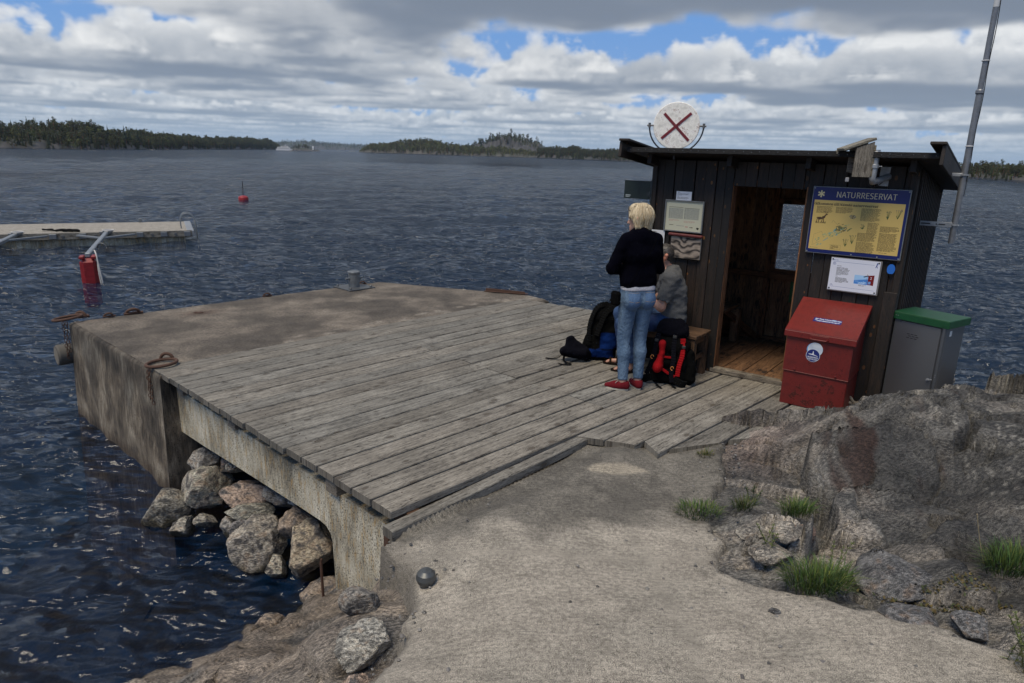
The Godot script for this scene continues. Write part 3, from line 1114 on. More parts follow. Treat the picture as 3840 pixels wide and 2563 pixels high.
	var nxx := int((3.2 + 1.1) / pc)
	var nzz := int((1.6 + 5.0) / pc)
	var pts := PackedVector3Array()
	var cl := PackedColorArray()
	var keep := PackedByteArray()
	var edge := fnl(421, 3.0, 3)
	var old := fnl(422, 1.1, 4)
	for i in nzz + 1:
		for j in nxx + 1:
			var x := -1.1 + j * pc
			var z := -5.0 + i * pc
			var s := path_side(x, z) + edge.get_noise_2d(x, z) * 0.07
			var y := ground_at(x, z) + old.get_noise_2d(x, z) * 0.014 - smoothstep(-0.012, 0.012, s) * 0.03 - maxf(s - 0.005, 0.0) * 3.5
			var dk := Basis(Vector3.UP, -DECK_ANG) * Vector3(x - DECK_O.x, 0, z - DECK_O.z)
			if dk.z < 0.02 and dk.x > -0.1:
				y = minf(y, D - 0.058)
			elif dk.x < 1.9 and dk.x > -0.1:
				var lip := D - lerpf(0.112, 0.064, clampf(dk.x / 1.8, 0.0, 1.0))
				y = lerpf(lip, y, smoothstep(0.05, 0.32, dk.z))
			pts.append(Vector3(x, y, z))
			keep.append(1 if s < 0.24 else 0)
			# the seam between the old slab and the newer path runs obliquely
			var seam := (z + 3.55) + (x - 0.3) * 0.16 + old.get_noise_2d(x * 1.5, z * 1.5) * 0.25
			var o := smoothstep(0.08, -0.08, seam)
			var k := old.get_noise_2d(x * 1.3 + 7.0, z * 1.3)
			var c := Color(1.0, 0.98, 0.95).lerp(Color(0.82, 0.81, 0.79), smoothstep(0.0, 0.5, k) * 0.7)
			c = c.lerp(Color(0.52, 0.515, 0.505).lerp(Color(0.34, 0.337, 0.33), smoothstep(-0.35, 0.3, k + edge.get_noise_2d(x * 3.0, z * 3.0) * 0.5)), o)
			var pale := exp(-(pow((x - 0.75) / 0.22, 2.0) + pow((z + 4.32) / 0.10, 2.0)))
			c = c.lerp(Color(0.92, 0.88, 0.80), smoothstep(0.35, 0.6, pale + old.get_noise_2d(x * 5.0, z * 5.0) * 0.25))
			c = c.lerp(Color(0.30, 0.29, 0.28), smoothstep(-0.06, 0.06, s + 0.02) * 0.6)
			cl.append(c)
	pg.sheet(pts, nxx + 1, cl, null, keep)
	put("concrete_path", pg, M.path).set_meta("kind", "structure")

# ---------------------------------------------------------------- pier head, deck, beam, boulders
func make_block() -> void:
	var th := thing("concrete_pier_head", "massive weathered concrete pier head at the seaward edge of the plank deck", "pier", DECK_O, DECK_ANG)
	# outline in the deck frame (u, -v)
	var out := [Vector2(-0.03, 3.83), Vector2(-0.03, 3.62), Vector2(-0.08, 6.32), Vector2(4.31, 6.29), Vector2(5.46, 4.02), Vector2(5.40, 3.83)]
	var poly := [Vector2(-0.02, 3.58), Vector2(-0.085, 6.31), Vector2(4.31, 6.285), Vector2(5.46, 4.02), Vector2(5.42, 3.58)]
	var lump := fnl(501, 2.4, 3)
	var g := geo()
	var top := -0.012
	# sides
	var c := Vector2(2.5, 5.0)
	var out_n := func(k: int) -> Vector2:
		var a: Vector2 = poly[posmod(k, poly.size())]
		var b: Vector2 = poly[posmod(k + 1, poly.size())]
		var m := Vector2((b - a).y, -(b - a).x).normalized()
		return m if m.dot((a + b) * 0.5 - c) >= 0.0 else -m
	var miter := func(k: int) -> Vector2:
		var m: Vector2 = out_n.call(k - 1)
		var q: Vector2 = out_n.call(k)
		return (m + q) / (1.0 + m.dot(q))
	for k in poly.size():
		var a: Vector2 = poly[k]
		var b: Vector2 = poly[(k + 1) % poly.size()]
		var n2: Vector2 = out_n.call(k)
		var ma: Vector2 = miter.call(k)
		var mb: Vector2 = miter.call(k + 1)
		var nu := maxi(4, int(a.distance_to(b) / 0.08))
		var rows := [0.0, 0.012, 0.035, 0.12, 0.22, 0.32, 0.42, 0.52, 0.62, 0.72, 0.82, 0.92, 1.02, 1.10, 1.18, 1.3, 1.6, 2.2, 3.0]
		var pts := PackedVector3Array()
		var uv := PackedVector2Array()
		var cl := PackedColorArray()
		for r in rows:
			for i in nu + 1:
				var p := a.lerp(b, float(i) / nu)
				var inset := 0.035 if r == 0.0 else (0.014 if r < 0.02 else 0.0)
				var q := lump.get_noise_3d(p.x, r * 0.8, p.y) * 0.018
				if k == 0 and i < 5:
					q += lump.get_noise_3d(p.x * 3.0, r * 5.0, p.y * 3.0) * 0.03
				q *= clampf(minf(i, nu - i) * 0.35, 0.0, 1.0)
				p += n2 * q + ma.lerp(mb, float(i) / nu) * (r * 0.03 - inset)
				pts.append(Vector3(p.x, top - r, -p.y))
				uv.append(Vector2(float(i) / nu * a.distance_to(b) * 0.45 + k * 0.31, r * 0.62))
				var wet := smoothstep(1.02, 1.14, r + lump.get_noise_3d(p.x * 2.0, 0, p.y * 2.0) * 0.09)
				var film := smoothstep(0.30, 0.62, 0.85 - r + lump.get_noise_3d(p.x * 0.9, r * 0.5, p.y * 0.9) * 0.55)
				var base := Color(0.78, 0.735, 0.67).lerp(Color(0.40, 0.392, 0.375), film)
				cl.append(base.lerp(Color(0.20, 0.13, 0.08), wet * 0.8))
		g.sheet(pts, nu + 1, cl, uv, null, Vector3(n2.x, 0.2, -n2.y))
	put("side_wall", g, M.streaks, th)
	# top
	var tg := geo()
	var pg := PackedVector2Array(poly)
	pg = Geometry2D.offset_polygon(pg, -0.034)[0]
	var cell := 0.06
	var nx := int(5.7 / cell)
	var ny := int(2.9 / cell)
	var pts := PackedVector3Array()
	var cl := PackedColorArray()
	var keep := PackedByteArray()
	var pat := fnl(511, 0.9, 4)
	for i in ny + 1:
		for j in nx + 1:
			var p := Vector2(-0.15 + j * cell, 3.5 + i * cell)
			var inside := Geometry2D.is_point_in_polygon(p, pg)
			var near := false
			if not inside:
				var best := 1e9
				var to := p
				for k in pg.size():
					var q := Geometry2D.get_closest_point_to_segment(p, pg[k], pg[(k + 1) % pg.size()])
					if q.distance_to(p) < best:
						best = q.distance_to(p); to = q
				near = best < cell * 1.5
				p = to
			var k := pat.get_noise_2d(p.x, p.y)
			pts.append(Vector3(p.x, top + 0.002 + lump.get_noise_2d(p.x, p.y) * 0.008 * (1.0 if inside else 0.0), -p.y))
			keep.append(1 if inside or near else 0)
			var col := Color(0.62, 0.585, 0.55).lerp(Color(0.37, 0.35, 0.33), smoothstep(-0.2, 0.3, k))
			col = col.lerp(Color(0.85, 0.81, 0.76), smoothstep(0.22, 0.5, -k) * 0.7)
			# rust round an old bolt, pale worn edge by the planks
			col = col.lerp(Color(0.30, 0.17, 0.11), exp(-(pow((p.x - 1.27) / 0.22, 2.0) + pow((p.y - 5.85) / 0.16, 2.0))) * 0.8)
			col = col.lerp(Color(0.36, 0.20, 0.12), exp(-(pow((p.x - 0.15) / 0.2, 2.0) + pow((p.y - 6.45) / 0.2, 2.0))) * 0.7)
			if p.y < 4.06 and p.x > 1.4:
				col = col.lerp(Color(1.15, 1.12, 1.08), smoothstep(0.05, 0.4, pat.get_noise_2d(p.x * 2.6, p.y * 6.0)) * 0.8)
			cl.append(col)
	tg.sheet(pts, nx + 1, cl, null, keep)
	put("top_surface", tg, M.slab, th)

func plank(parent: Node3D, u0: float, u1: float, v0: float, v1: float, y: float, th: float, m: Material, tint: Color, skew0 := 0.0, skew1 := 0.0, called := "plank", rise := 0.0) -> MeshInstance3D:
	# a weathered board, slightly cupped and bowed; skew: how far its ends are cut obliquely
	var g := geo(tint)
	var off := Vector2(rng.randf() * 7.0, rng.randf() * 7.0)
	var dy := rng.randf_range(-0.003, 0.003)
	var tilt := rng.randf_range(-0.012, 0.012)
	var n := maxi(1, int((u1 - u0) / 0.45))
	var sag := rng.randf_range(-0.003, 0.003)
	var w := v1 - v0
	# cross-section, clockwise seen from the end: bevelled top edges
	var sec := [Vector2(0.0, -th), Vector2(0.0, -0.006), Vector2(0.005, 0.0), Vector2(w * 0.5, 0.0015), Vector2(w - 0.005, 0.0), Vector2(w, -0.006), Vector2(w, -th)]
	var rings := []
	for i in n + 1:
		var f := float(i) / n
		var ring := []
		for s in sec:
			var sk: float = lerpf(skew0, 0.0, clampf(f * n, 0.0, 1.0)) * (s.x / w - 0.5) if i == 0 else (skew1 * (s.x / w - 0.5) if i == n else 0.0)
			var side := 0.0025 * sin(f * 9.0 + off.x * 5.0) * (1.0 if s.x > w * 0.6 else (-1.0 if s.x < w * 0.4 else 0.0))
			ring.append(Vector3(lerpf(u0, u1, f) + sk, y + s.y + dy + tilt * (s.x - w * 0.5) + sag * sin(f * PI) + rise * f, -(v0 + s.x + side * 0.6)))
		rings.append(ring)
	for i in n:
		var len := 0.0
		for k in sec.size():
			var k2: int = (k + 1) % sec.size()
			var a: Vector3 = rings[i][k]; var b: Vector3 = rings[i][k2]; var c: Vector3 = rings[i + 1][k2]; var d: Vector3 = rings[i + 1][k]
			var step: float = sec[k].distance_to(sec[k2])
			var mid: Vector2 = (sec[k] + sec[k2]) * 0.5 - Vector2(w * 0.5, -th * 0.5)
			var nrm := (b - a).cross(d - a).normalized()
			if nrm.dot(Vector3(0, mid.y / th, -mid.x / w)) < 0.0:
				nrm = -nrm
			var t0 := Vector2(a.x * 0.5, len * 0.5) + off
			var t1 := Vector2(d.x * 0.5, len * 0.5) + off
			var dv := Vector2(0, step * 0.5)
			g.tri(a, b, c, nrm, nrm, nrm, t0, t0 + dv, t1 + dv)
			g.tri(a, c, d, nrm, nrm, nrm, t0, t1 + dv, t1)
			len += step
	for e in [0, n]:
		var o := Vector3(-1 if e == 0 else 1, 0, 0)
		for k in range(1, sec.size() - 1):
			var a: Vector3 = rings[e][0]; var b: Vector3 = rings[e][k]; var c: Vector3 = rings[e][k + 1]
			g.col = tint * 0.72
			g.tri(a, b, c, o, o, o, Vector2(0.1, 0) + off, Vector2(0.1, sec[k].x) + off, Vector2(0.1, sec[k + 1].x) + off)
	return put(called, g, m, parent)

func make_deck() -> void:
	var th := thing("plank_deck", "grey weathered plank deck between the concrete pier head and the dark hut", "deck", DECK_O, DECK_ANG)
	var pitch := 0.2085
	var start := {-1: 1.80, -2: 1.90, -3: 2.00, -4: 2.26, -5: 2.72, -6: 3.18, -7: 3.7, -8: 4.1}
	var skew := {-1: -0.10, -2: -0.10, -3: 0.12, -4: -0.38, -5: -0.30, -6: -0.2}
	for k in range(-8, 18):
		var v0 := 0.085 + pitch * k
		var gap := rng.randf_range(0.011, 0.022)
		var u0: float = start.get(k, 0.0)
		if k >= 0:
			u0 = 0.055 - 0.003 * k + rng.randf_range(-0.012, 0.012)
		var u1: float = 5.5 - 0.04 * maxf(k - 8, 0) if k >= 6 else 5.75
		var cuts := []
		if k in [1, 2, 4, 6, 7, 9, 12]:
			cuts = [2.40 + rng.randf_range(-0.012, 0.012)]
		elif k in [0, -2]:
			cuts = [3.25]
		elif k in [3, 5, 8, 10, 14]:
			cuts = [4.05 if k % 2 else 1.42 + 2.6]
		cuts.append(u1)
		var from := u0
		for c in cuts:
			var t := tone(0.13, 0.025) * Color(0.83, 0.825, 0.82)
			if k <= 0:
				t = t * 1.04
			if rng.randf() < 0.15:
				t = t * Color(1.12, 1.12, 1.12)
			plank(th, from, c - 0.002, v0 + gap * 0.5, v0 + pitch - gap * 0.5, 0.0, 0.05, M.deck, t, skew.get(k, 0.0) if from == u0 else 0.0)
			from = c + 0.003
	# a lower step board along the land side
	plank(th, -0.01, 1.79, -0.012, 0.080, -0.058, 0.06, M.deck, Color(0.8, 0.8, 0.8), 0.0, 0.0, "plank", 0.052)
	# nail heads, two where every plank meets a bearer
	var ng := geo(Color(0.5, 0.42, 0.36))
	for k in range(-4, 18):
		for u in [0.24, 2.33, 2.47, 4.2]:
			if u < start.get(k, 0.0) + 0.05:
				continue
			for w in [0.05, 0.155]:
				ng.lathe([Vector2(0.005, 0.0), Vector2(0.004, 0.0022), Vector2(0.0, 0.0024)], 6, Transform3D(Basis(), Vector3(u + rng.randf_range(-0.01, 0.01), 0.0, -(0.085 + pitch * k + w))))
	put("nail_heads", ng, M.rust, th).set_meta("kind", "stuff")
	# bearers under the planks
	for u in [0.22, 2.40, 4.2, 5.2]:
		var g := geo(Color(0.35, 0.32, 0.30))
		g.boxat(Vector3(u, -0.105, -1.85), Vector3(0.09, 0.10, 3.6), 0.004)
		put("bearer", g, M.brown, th)
	for v in [3.40, 2.32, 0.80]:
		var g := geo(Color(0.75, 0.72, 0.7))
		g.boxat(Vector3(0.18, -0.115, -v), Vector3(0.20, 0.11, 0.13), 0.004)
		put("packing_block", g, M.deck, th)

func make_beam() -> void:
	var th := thing("concrete_support", "pale stained concrete beam and leg carrying the deck's left edge above the boulders", "beam", DECK_O, DECK_ANG)
	# side view in (v, y): a beam that ends in a leg with a rounded inner corner
	var p := PackedVector2Array()
	for q in [[3.62, -0.165], [3.62, -0.60], [3.0, -0.575], [2.4, -0.54], [1.9, -0.515], [1.4, -0.49], [1.02, -0.475], [0.94, -0.485], [0.89, -0.52], [0.87, -0.58], [0.86, -0.75], [0.85, -0.98], [0.83, -1.3], [0.0, -1.3], [-0.02, -0.8], [-0.02, -0.165]]:
		p.append(Vector2(q[0], q[1]))
	var g := geo(Color.WHITE, 0.5)
	var lump := fnl(521, 3.0, 3)
	# front face as a lumpy sheet cut to the outline, then the thickness
	g.prism(p, 0.30, Transform3D(Basis(Vector3(0, 0, -1), Vector3.UP, Vector3(1, 0, 0)), Vector3(0.115, 0, 0)))
	for i in g.t.size():
		g.t[i] = Vector2(g.t[i].x, g.t[i].y * 1.3)
	put("beam_body", g, M.beam, th)
	var r := geo()
	r.boxat(Vector3(0.106, -0.37, -0.20), Vector3(0.03, 0.36, 0.05), 0.004)
	r.rod(Vector3(0.09, -0.50, -0.205), Vector3(0.09, -0.50, -0.26), 0.012)
	put("rusty_bracket", r, M.rust, th)
	var s := thing("iron_stake", "thin rusty iron stake standing where the concrete leg meets the rock", "stake", dp(0.02, -0.98, 0.86))
	var sg := geo()
	sg.rod(Vector3(0, -0.25, 0), Vector3(0.0, 0.30, 0.02), 0.010)
	sg.rod(Vector3(0, 0.30, 0.02), Vector3(0.004, 0.33, 0.022), 0.007)
	put("bar", sg, M.rust, s)

# an angular boulder: a subdivided sphere cut by planes
func rock_geo(seed_: int, size: Vector3, cuts := 13, rough := 0.035, pale := Color(0.75, 0.70, 0.64), dark := Color(0.24, 0.24, 0.26), sub := 20) -> Geo:
	var r := RandomNumberGenerator.new()
	r.seed = seed_
	var pl := []
	for i in cuts:
		var d := Vector3(r.randfn(), r.randfn(), r.randfn()).normalized()
		pl.append([d, r.randf_range(0.50, 0.84)])
	var nz := fnl(seed_, 2.0, 4)
	var pn := fnl(seed_ + 5, 1.7, 4)
	var g := geo()
	var st := Vector3(r.randf(), r.randf(), r.randf()) * 10.0
	for f in 6:
		var ax := [Vector3.RIGHT, Vector3.LEFT, Vector3.UP, Vector3.DOWN, Vector3.BACK, Vector3.FORWARD][f] as Vector3
		var bx := Vector3(ax.y, ax.z, ax.x)
		var cx := ax.cross(bx)
		var pts := PackedVector3Array()
		var cl := PackedColorArray()
		for i in sub + 1:
			for j in sub + 1:
				var d := (ax + bx * tan((float(i) / sub - 0.5) * PI * 0.5) + cx * tan((float(j) / sub - 0.5) * PI * 0.5)).normalized()
				var k := 1.0
				for q in pl:
					var c: float = d.dot(q[0])
					if c > 0.05:
						k = minf(k, q[1] / c)
				k *= 1.0 + nz.get_noise_3dv(d * 1.0 + st) * rough * 2.0 + nz.get_noise_3dv(d * 4.0 + st) * rough
				pts.append(d * k * size)
				var w := pn.get_noise_3dv(d + st)
				cl.append(pale.lerp(dark, smoothstep(0.02, 0.38, w)).lerp(Color(0.55, 0.36, 0.22), smoothstep(0.15, 0.5, -w) * 0.5))
		g.sheet(pts, sub + 1, cl, null, null, ax)
	return g

func boulder(at: Vector3, size: Vector3, seed_: int, turn: float, label: String, group := "boulders under the deck", pale := Color(0.75, 0.70, 0.64), dark := Color(0.24, 0.24, 0.26), tilt := 0.0) -> void:
	var rg := rock_geo(seed_, size, 12, 0.035, pale * 1.25, dark)
	for i in rg.v.size():   # weed and wet up to the waterline
		var up := at.y + D + rg.v[i].y * 0.86
		rg.c[i] = rg.c[i].lerp(Color(0.13, 0.105, 0.045), smoothstep(0.07, 0.0, up + 0.03 * sin(rg.v[i].x * 31.0 + rg.v[i].z * 23.0)) * 0.85)
	var o := put("boulder", rg, M.rock)
	o.position = at + Vector3(0, D, 0)
	o.scale = Vector3.ONE * 0.86
	o.rotation = Vector3(tilt, turn, tilt * 0.6)
	tag(o, label, "boulder", group)

func make_boulders() -> void:
	var tan_ := Color(0.86, 0.80, 0.72)
	var pink := Color(0.80, 0.64, 0.55)
	var grey := Color(0.60, 0.60, 0.60)
	boulder(Vector3(-3.02, -1.08, -5.42), Vector3(0.27, 0.23, 0.24), 11, 0.3, "dark lichened boulder awash, farthest out from the deck", "boulders under the deck", Color(0.62, 0.60, 0.54), Color(0.16, 0.16, 0.17))
	boulder(Vector3(-2.74, -0.95, -5.58), Vector3(0.32, 0.24, 0.26), 23, 1.1, "pale tan boulder leaning on the foot of the pier head", "boulders under the deck", tan_)
	boulder(Vector3(-2.28, -0.90, -5.42), Vector3(0.29, 0.20, 0.24), 37, 0.4, "pinkish boulder with a flat grey stone lying on its front", "boulders under the deck", pink)
	boulder(Vector3(-2.18, -0.92, -5.16), Vector3(0.28, 0.085, 0.17), 41, -0.2, "flat grey slab stone resting before the pinkish boulder", "boulders under the deck", Color(0.66, 0.67, 0.62), Color(0.3, 0.31, 0.3), 0.12)
	boulder(Vector3(-2.34, -1.10, -5.20), Vector3(0.13, 0.15, 0.13), 43, 0.7, "small wet stone standing in the water under the flat slab stone", "boulders under the deck", grey)
	boulder(Vector3(-1.95, -0.97, -4.78), Vector3(0.29, 0.29, 0.25), 59, 0.2, "big rounded grey boulder in the middle, standing free in the water", "boulders under the deck", Color(0.82, 0.77, 0.71))
	boulder(Vector3(-2.12, -0.96, -4.92), Vector3(0.15, 0.17, 0.13), 61, 0.9, "small slate grey stone stuck to the left of the big rounded boulder", "boulders under the deck", Color(0.42, 0.42, 0.44))
	boulder(Vector3(-1.88, -0.78, -5.22), Vector3(0.24, 0.16, 0.20), 67, 0.5, "grey boulder half hidden behind the concrete beam", "boulders under the deck", grey)
	boulder(Vector3(-1.62, -0.84, -4.80), Vector3(0.24, 0.23, 0.22), 71, 1.4, "brownish wedge shaped boulder between the big grey one and the leg", "boulders under the deck", Color(0.58, 0.48, 0.40))
	boulder(Vector3(-1.47, -0.88, -4.54), Vector3(0.25, 0.32, 0.24), 83, 0.8, "tall orange stained boulder leaning against the concrete leg", "boulders under the deck", Color(0.84, 0.72, 0.58))
	boulder(Vector3(-2.90, -0.85, -5.98), Vector3(0.20, 0.17, 0.20), 89, 0.1, "stone in the shade beside the pier head's inner corner", "boulders under the deck", grey)
	boulder(Vector3(-2.52, -0.80, -5.85), Vector3(0.26, 0.16, 0.22), 97, 0.6, "reddish stone deep under the deck behind the pale tan boulder", "boulders under the deck", pink)
	boulder(Vector3(-1.95, -0.75, -5.65), Vector3(0.35, 0.24, 0.30), 103, 0.6, "boulder deep in the shade under the middle of the deck", "boulders under the deck", tan_)
	var rr := RandomNumberGenerator.new()
	rr.seed = 300
	for q in [[-2.62, -1.08, -5.28, "fist sized stone in the gap, left below the pinkish boulder"], [-1.78, -1.08, -4.62, "small wet stone before the tall orange stained boulder"], [-2.46, -0.72, -5.62, "small stone lying on top of the reddish stone under the deck"], [-1.72, -0.70, -5.05, "small stone wedged high between the grey boulder and the beam"], [-2.80, -1.12, -5.22, "low stone just breaking the water before the pale tan boulder"]]:
		boulder(Vector3(q[0], q[1], q[2]), Vector3(0.13, 0.10, 0.11) * rr.randf_range(0.8, 1.2), int(rr.randi() % 900), rr.randf() * 3.0, q[3], "boulders under the deck", [grey, tan_, pink][rr.randi() % 3])
	var sh := "loose stones on the shore rock"
	boulder(Vector3(-0.66, -0.22, -2.74), Vector3(0.20, 0.13, 0.16), 107, 0.5, "smooth pale grey stone wedged against the left edge of the path", sh, Color(0.84, 0.82, 0.76), Color(0.5, 0.5, 0.48))
	boulder(Vector3(-0.66, -0.34, -2.52), Vector3(0.15, 0.14, 0.13), 109, 1.2, "pinkish stone below the smooth pale grey stone by the path", sh, pink)
	boulder(Vector3(-0.74, -0.22, -3.08), Vector3(0.15, 0.09, 0.11), 113, 0.2, "rough dark stone with white grit between the path and the concrete leg", sh, Color(0.52, 0.50, 0.48))
	boulder(Vector3(-0.60, -0.36, -2.28), Vector3(0.09, 0.07, 0.08), 127, 0.9, "small pinkish grey stone lowest along the path's left edge", sh, Color(0.72, 0.64, 0.60))
	boulder(Vector3(-1.62, -1.14, -3.98), Vector3(0.16, 0.12, 0.13), 131, 0.4, "low brownish rock lump at the waterline of the shore", sh, Color(0.62, 0.52, 0.44))
	boulder(Vector3(-1.30, -1.10, -4.28), Vector3(0.24, 0.17, 0.18), 137, 0.4, "brownish rock hump at the waterline right below the concrete leg", sh, Color(0.66, 0.56, 0.48))
	# a polished iron knob set in the concrete
	var k := thing("iron_ball", "small polished round iron knob set in the path's left edge", "knob", Vector3(-0.40, D - 0.06, -3.0))
	var g := geo(Color(0.28, 0.28, 0.27))
	g.lathe([Vector2(0.030, -0.05), Vector2(0.032, 0.0), Vector2(0.044, 0.015), Vector2(0.052, 0.040), Vector2(0.046, 0.065), Vector2(0.028, 0.082), Vector2(0.0, 0.088)], 18)
	put("head", g, M.galv, k)

# ---------------------------------------------------------------- the hut
const HS0 := -0.82    # left corner
const HS1 := 1.49     # right corner
const HB := 1.65      # depth

func hut_board(parent: Node, s0: float, s1: float, y0: float, y1: float, b: float, thick: float, tint: Color, m: Material, side := false, called := "plank") -> MeshInstance3D:
	# upright board; side: it runs along the depth (s0, s1 are then distances from the front) and b is its place along the front
	var off := Vector2(rng.randf() * 9.0, rng.randf() * 9.0)
	var g := geo(tint, 0.55, off)
	var w := s1 - s0
	var h := y1 - y0
	g.box(Vector3(w, h, thick), Transform3D(), 0.003)
	# grain runs up the board
	for i in g.t.size():
		var p: Vector3 = g.v[i]
		var q := absf(g.n[i].x)
		g.t[i] = Vector2(p.y * 0.62, (p.x if q < 0.7 else p.z + w) * 0.62) + off
	var o := put(called, g, m, parent)
	if side:
		o.position = Vector3(b, (y0 + y1) * 0.5, -(s0 + s1) * 0.5)
		o.rotation.y = PI * 0.5
	else:
		o.position = Vector3((s0 + s1) * 0.5, (y0 + y1) * 0.5, -b)
	o.rotation.z = rng.randf_range(-0.002, 0.002)
	return o

func tar_tone() -> Color:
	var k := rng.randf_range(0.28, 0.85)
	var w := rng.randf_range(0.0, 0.28)
	return Color(k * (1.0 + w), k, k * (1.0 - w * 0.35))

func wall_node(parent: Node, called: String) -> Node3D:
	var o := Node3D.new()
	o.name = called
	parent.add_child(o, true)
	return o

func make_hut() -> void:
	var th := thing("waiting_hut", "small dark tarred board hut with an open doorway and a flat sloping roof", "hut", HUT_O, HUT_ANG)
	var roof_y := func(b: float) -> float: return 2.065 - (b + 0.28) * 0.125
	# front wall: upright boards over and under, door opening from 0 to 0.66
	var fw := wall_node(th, "front_wall")
	var s := HS0
	var k := 0
	while s < HS1 - 0.02:
		var w := rng.randf_range(0.085, 0.125)
		var e := minf(s + w, HS1)
		if s < 0.0 and e > -0.03: e = 0.0
		if s < 0.665 and e > 0.64: e = 0.665
		var over := 0.0 if k % 2 == 0 else 0.010
		var door := s >= -0.001 and e <= 0.666
		hut_board(fw, s + 0.002, e - 0.002, 1.82 if door else 0.0, roof_y.call(0.0) + 0.01, -0.011 - over, 0.022, tar_tone(), M.tar)
		s = e
		k += 1
	# side walls: narrower upright boards with cover strips
	for sd in [[HS0 + 0.011, "left_wall"], [HS1 - 0.011, "right_wall"]]:
		var sw := wall_node(th, sd[1])
		var b := 0.0
		var out: float = -1.0 if sd[0] < 0.0 else 1.0
		while b < HB - 0.01:
			var e := minf(b + 0.118, HB)
			hut_board(sw, b + 0.002, e - 0.002, -0.1, roof_y.call(b + 0.06) + 0.02, sd[0], 0.022, tar_tone(), M.tar, true)
			hut_board(sw, e - 0.018, e + 0.018, -0.1, roof_y.call(e) + 0.0, sd[0] + out * 0.022, 0.020, tar_tone() * 1.15, M.tar, true, "cover_strip")
			b = e
	# back wall with a window opening
	var bw := wall_node(th, "back_wall")
	s = HS0 + 0.024
	var wx0 := 0.00
	var wx1 := 0.58
	while s < HS1 - 0.03:
		var e := minf(s + rng.randf_range(0.10, 0.14), HS1 - 0.024)
		if s < wx0 and e > wx0 - 0.04: e = wx0
		if s < wx1 and e > wx1 - 0.04: e = wx1
		var in_window := s >= wx0 - 0.001 and e <= wx1 + 0.001
		if in_window:
			hut_board(bw, s + 0.0015, e - 0.0015, -0.1, 0.86, HB - 0.012, 0.022, tone(0.3, 0.06), M.brown)
			hut_board(bw, s + 0.0015, e - 0.0015, 1.60, roof_y.call(HB), HB - 0.012, 0.022, tone(0.3, 0.06), M.brown)
		else:
			hut_board(bw, s + 0.0015, e - 0.0015, -0.1, roof_y.call(HB), HB - 0.012, 0.022, tone(0.3, 0.06), M.brown)
		s = e
	# window: frame, pane
	var win := wall_node(th, "window")
	var wc := Color(0.55, 0.45, 0.38)
	for q in [[wx0 - 0.04, wx1 + 0.04, 0.80, 0.865], [wx0 - 0.04, wx1 + 0.04, 1.595, 1.66], [wx0 - 0.04, wx0 + 0.01, 0.865, 1.595], [wx1 - 0.01, wx1 + 0.04, 0.865, 1.595]]:
		var g := geo(wc, 0.6, Vector2(rng.randf() * 5.0, rng.randf()))
		g.boxat(Vector3((q[0] + q[1]) * 0.5, (q[2] + q[3]) * 0.5, -(HB - 0.05)), Vector3(q[1] - q[0], q[3] - q[2], 0.05))
		put("frame", g, M.brown, win)
	var gp_ := geo()
	gp_.boxat(Vector3((wx0 + wx1) * 0.5, 1.23, -(HB - 0.052)), Vector3(wx1 - wx0 - 0.02, 0.73, 0.004), 0.0)
	put("pane", gp_, M.glass, win)
	# inner frame timbers
	var tc := Color(0.75, 0.62, 0.52)
	for q in [[Vector3(HS0 + 0.05, 0.78, -HB + 0.06), Vector3(HS1 - 0.05, 0.78, -HB + 0.06)], [Vector3(HS0 + 0.05, 0.03, -HB + 0.06), Vector3(HS1 - 0.05, 0.03, -HB + 0.06)], [Vector3(-0.06, 0.0, -HB + 0.06), Vector3(-0.06, 1.8, -HB + 0.06)], [Vector3(HS0 + 0.06, 0.0, -HB + 0.08), Vector3(HS0 + 0.06, 1.8, -HB + 0.08)], [Vector3(HS0 + 0.05, 0.03, -0.1), Vector3(HS0 + 0.05, 0.03, -HB + 0.1)], [Vector3(HS0 + 0.05, 1.1, -0.1), Vector3(-0.12, 0.05, -HB + 0.09)]]:
		var g := geo(tc, 0.6, Vector2(rng.randf() * 5.0, rng.randf()))
		g.bar(q[0], q[1], 0.05, 0.07)
		put("frame_timber", g, M.brown, th)
	# brown floor boards inside
	s = HS0 + 0.03
	while s < HS1 - 0.05:
		var e := minf(s + 0.205, HS1 - 0.03)
		var g := geo(tone(0.15, 0.03) * 0.75, 0.6, Vector2(rng.randf() * 5.0, rng.randf()))
		g.boxat(Vector3((s + e) * 0.5, 0.011, -0.83), Vector3(e - s - 0.008, 0.014, 1.56), 0.003)
		for i in g.t.size():
			g.t[i] = Vector2(g.t[i].y, g.t[i].x)
		put("floor_board", g, M.brown, th)
		s = e
	# door frame and threshold
	var dc := Color(0.95, 0.80, 0.68)
	for q in [[Vector3(-0.022, 0.0, 0.0), Vector3(-0.022, 1.845, 0.0), 0.045, 0.11], [Vector3(0.675, 0.0, 0.0), Vector3(0.675, 1.845, 0.0), 0.045, 0.11]]:
		var g := geo(dc, 0.6, Vector2(rng.randf() * 5.0, rng.randf()))
		g.bar(q[0] + Vector3(0, 0, -0.03), q[1] + Vector3(0, 0, -0.03), q[2], q[3], 0.004, Vector3(0, 0, 1))
		put("door_jamb", g, M.brown, th)
	var lg := geo(Color(0.6, 0.5, 0.45), 0.6)
	lg.boxat(Vector3(0.33, 1.86, -0.03), Vector3(0.74, 0.05, 0.10))
	put("door_head", lg, M.brown, th)
	var tg := geo(Color(0.86, 0.80, 0.74), 0.6, Vector2(0.3, 0.2))
	tg.boxat(Vector3(0.37, 0.028, -0.005), Vector3(0.82, 0.05, 0.075), 0.006)
	put("threshold", tg, M.deck, th)
	# roof: board deck under felt, rafters ahead of the wall, raised barge boards
	var slope := atan(0.125)
	var rb := Basis(Vector3.RIGHT, -slope)
	var r0 := -0.28
	var r1_ := 2.02
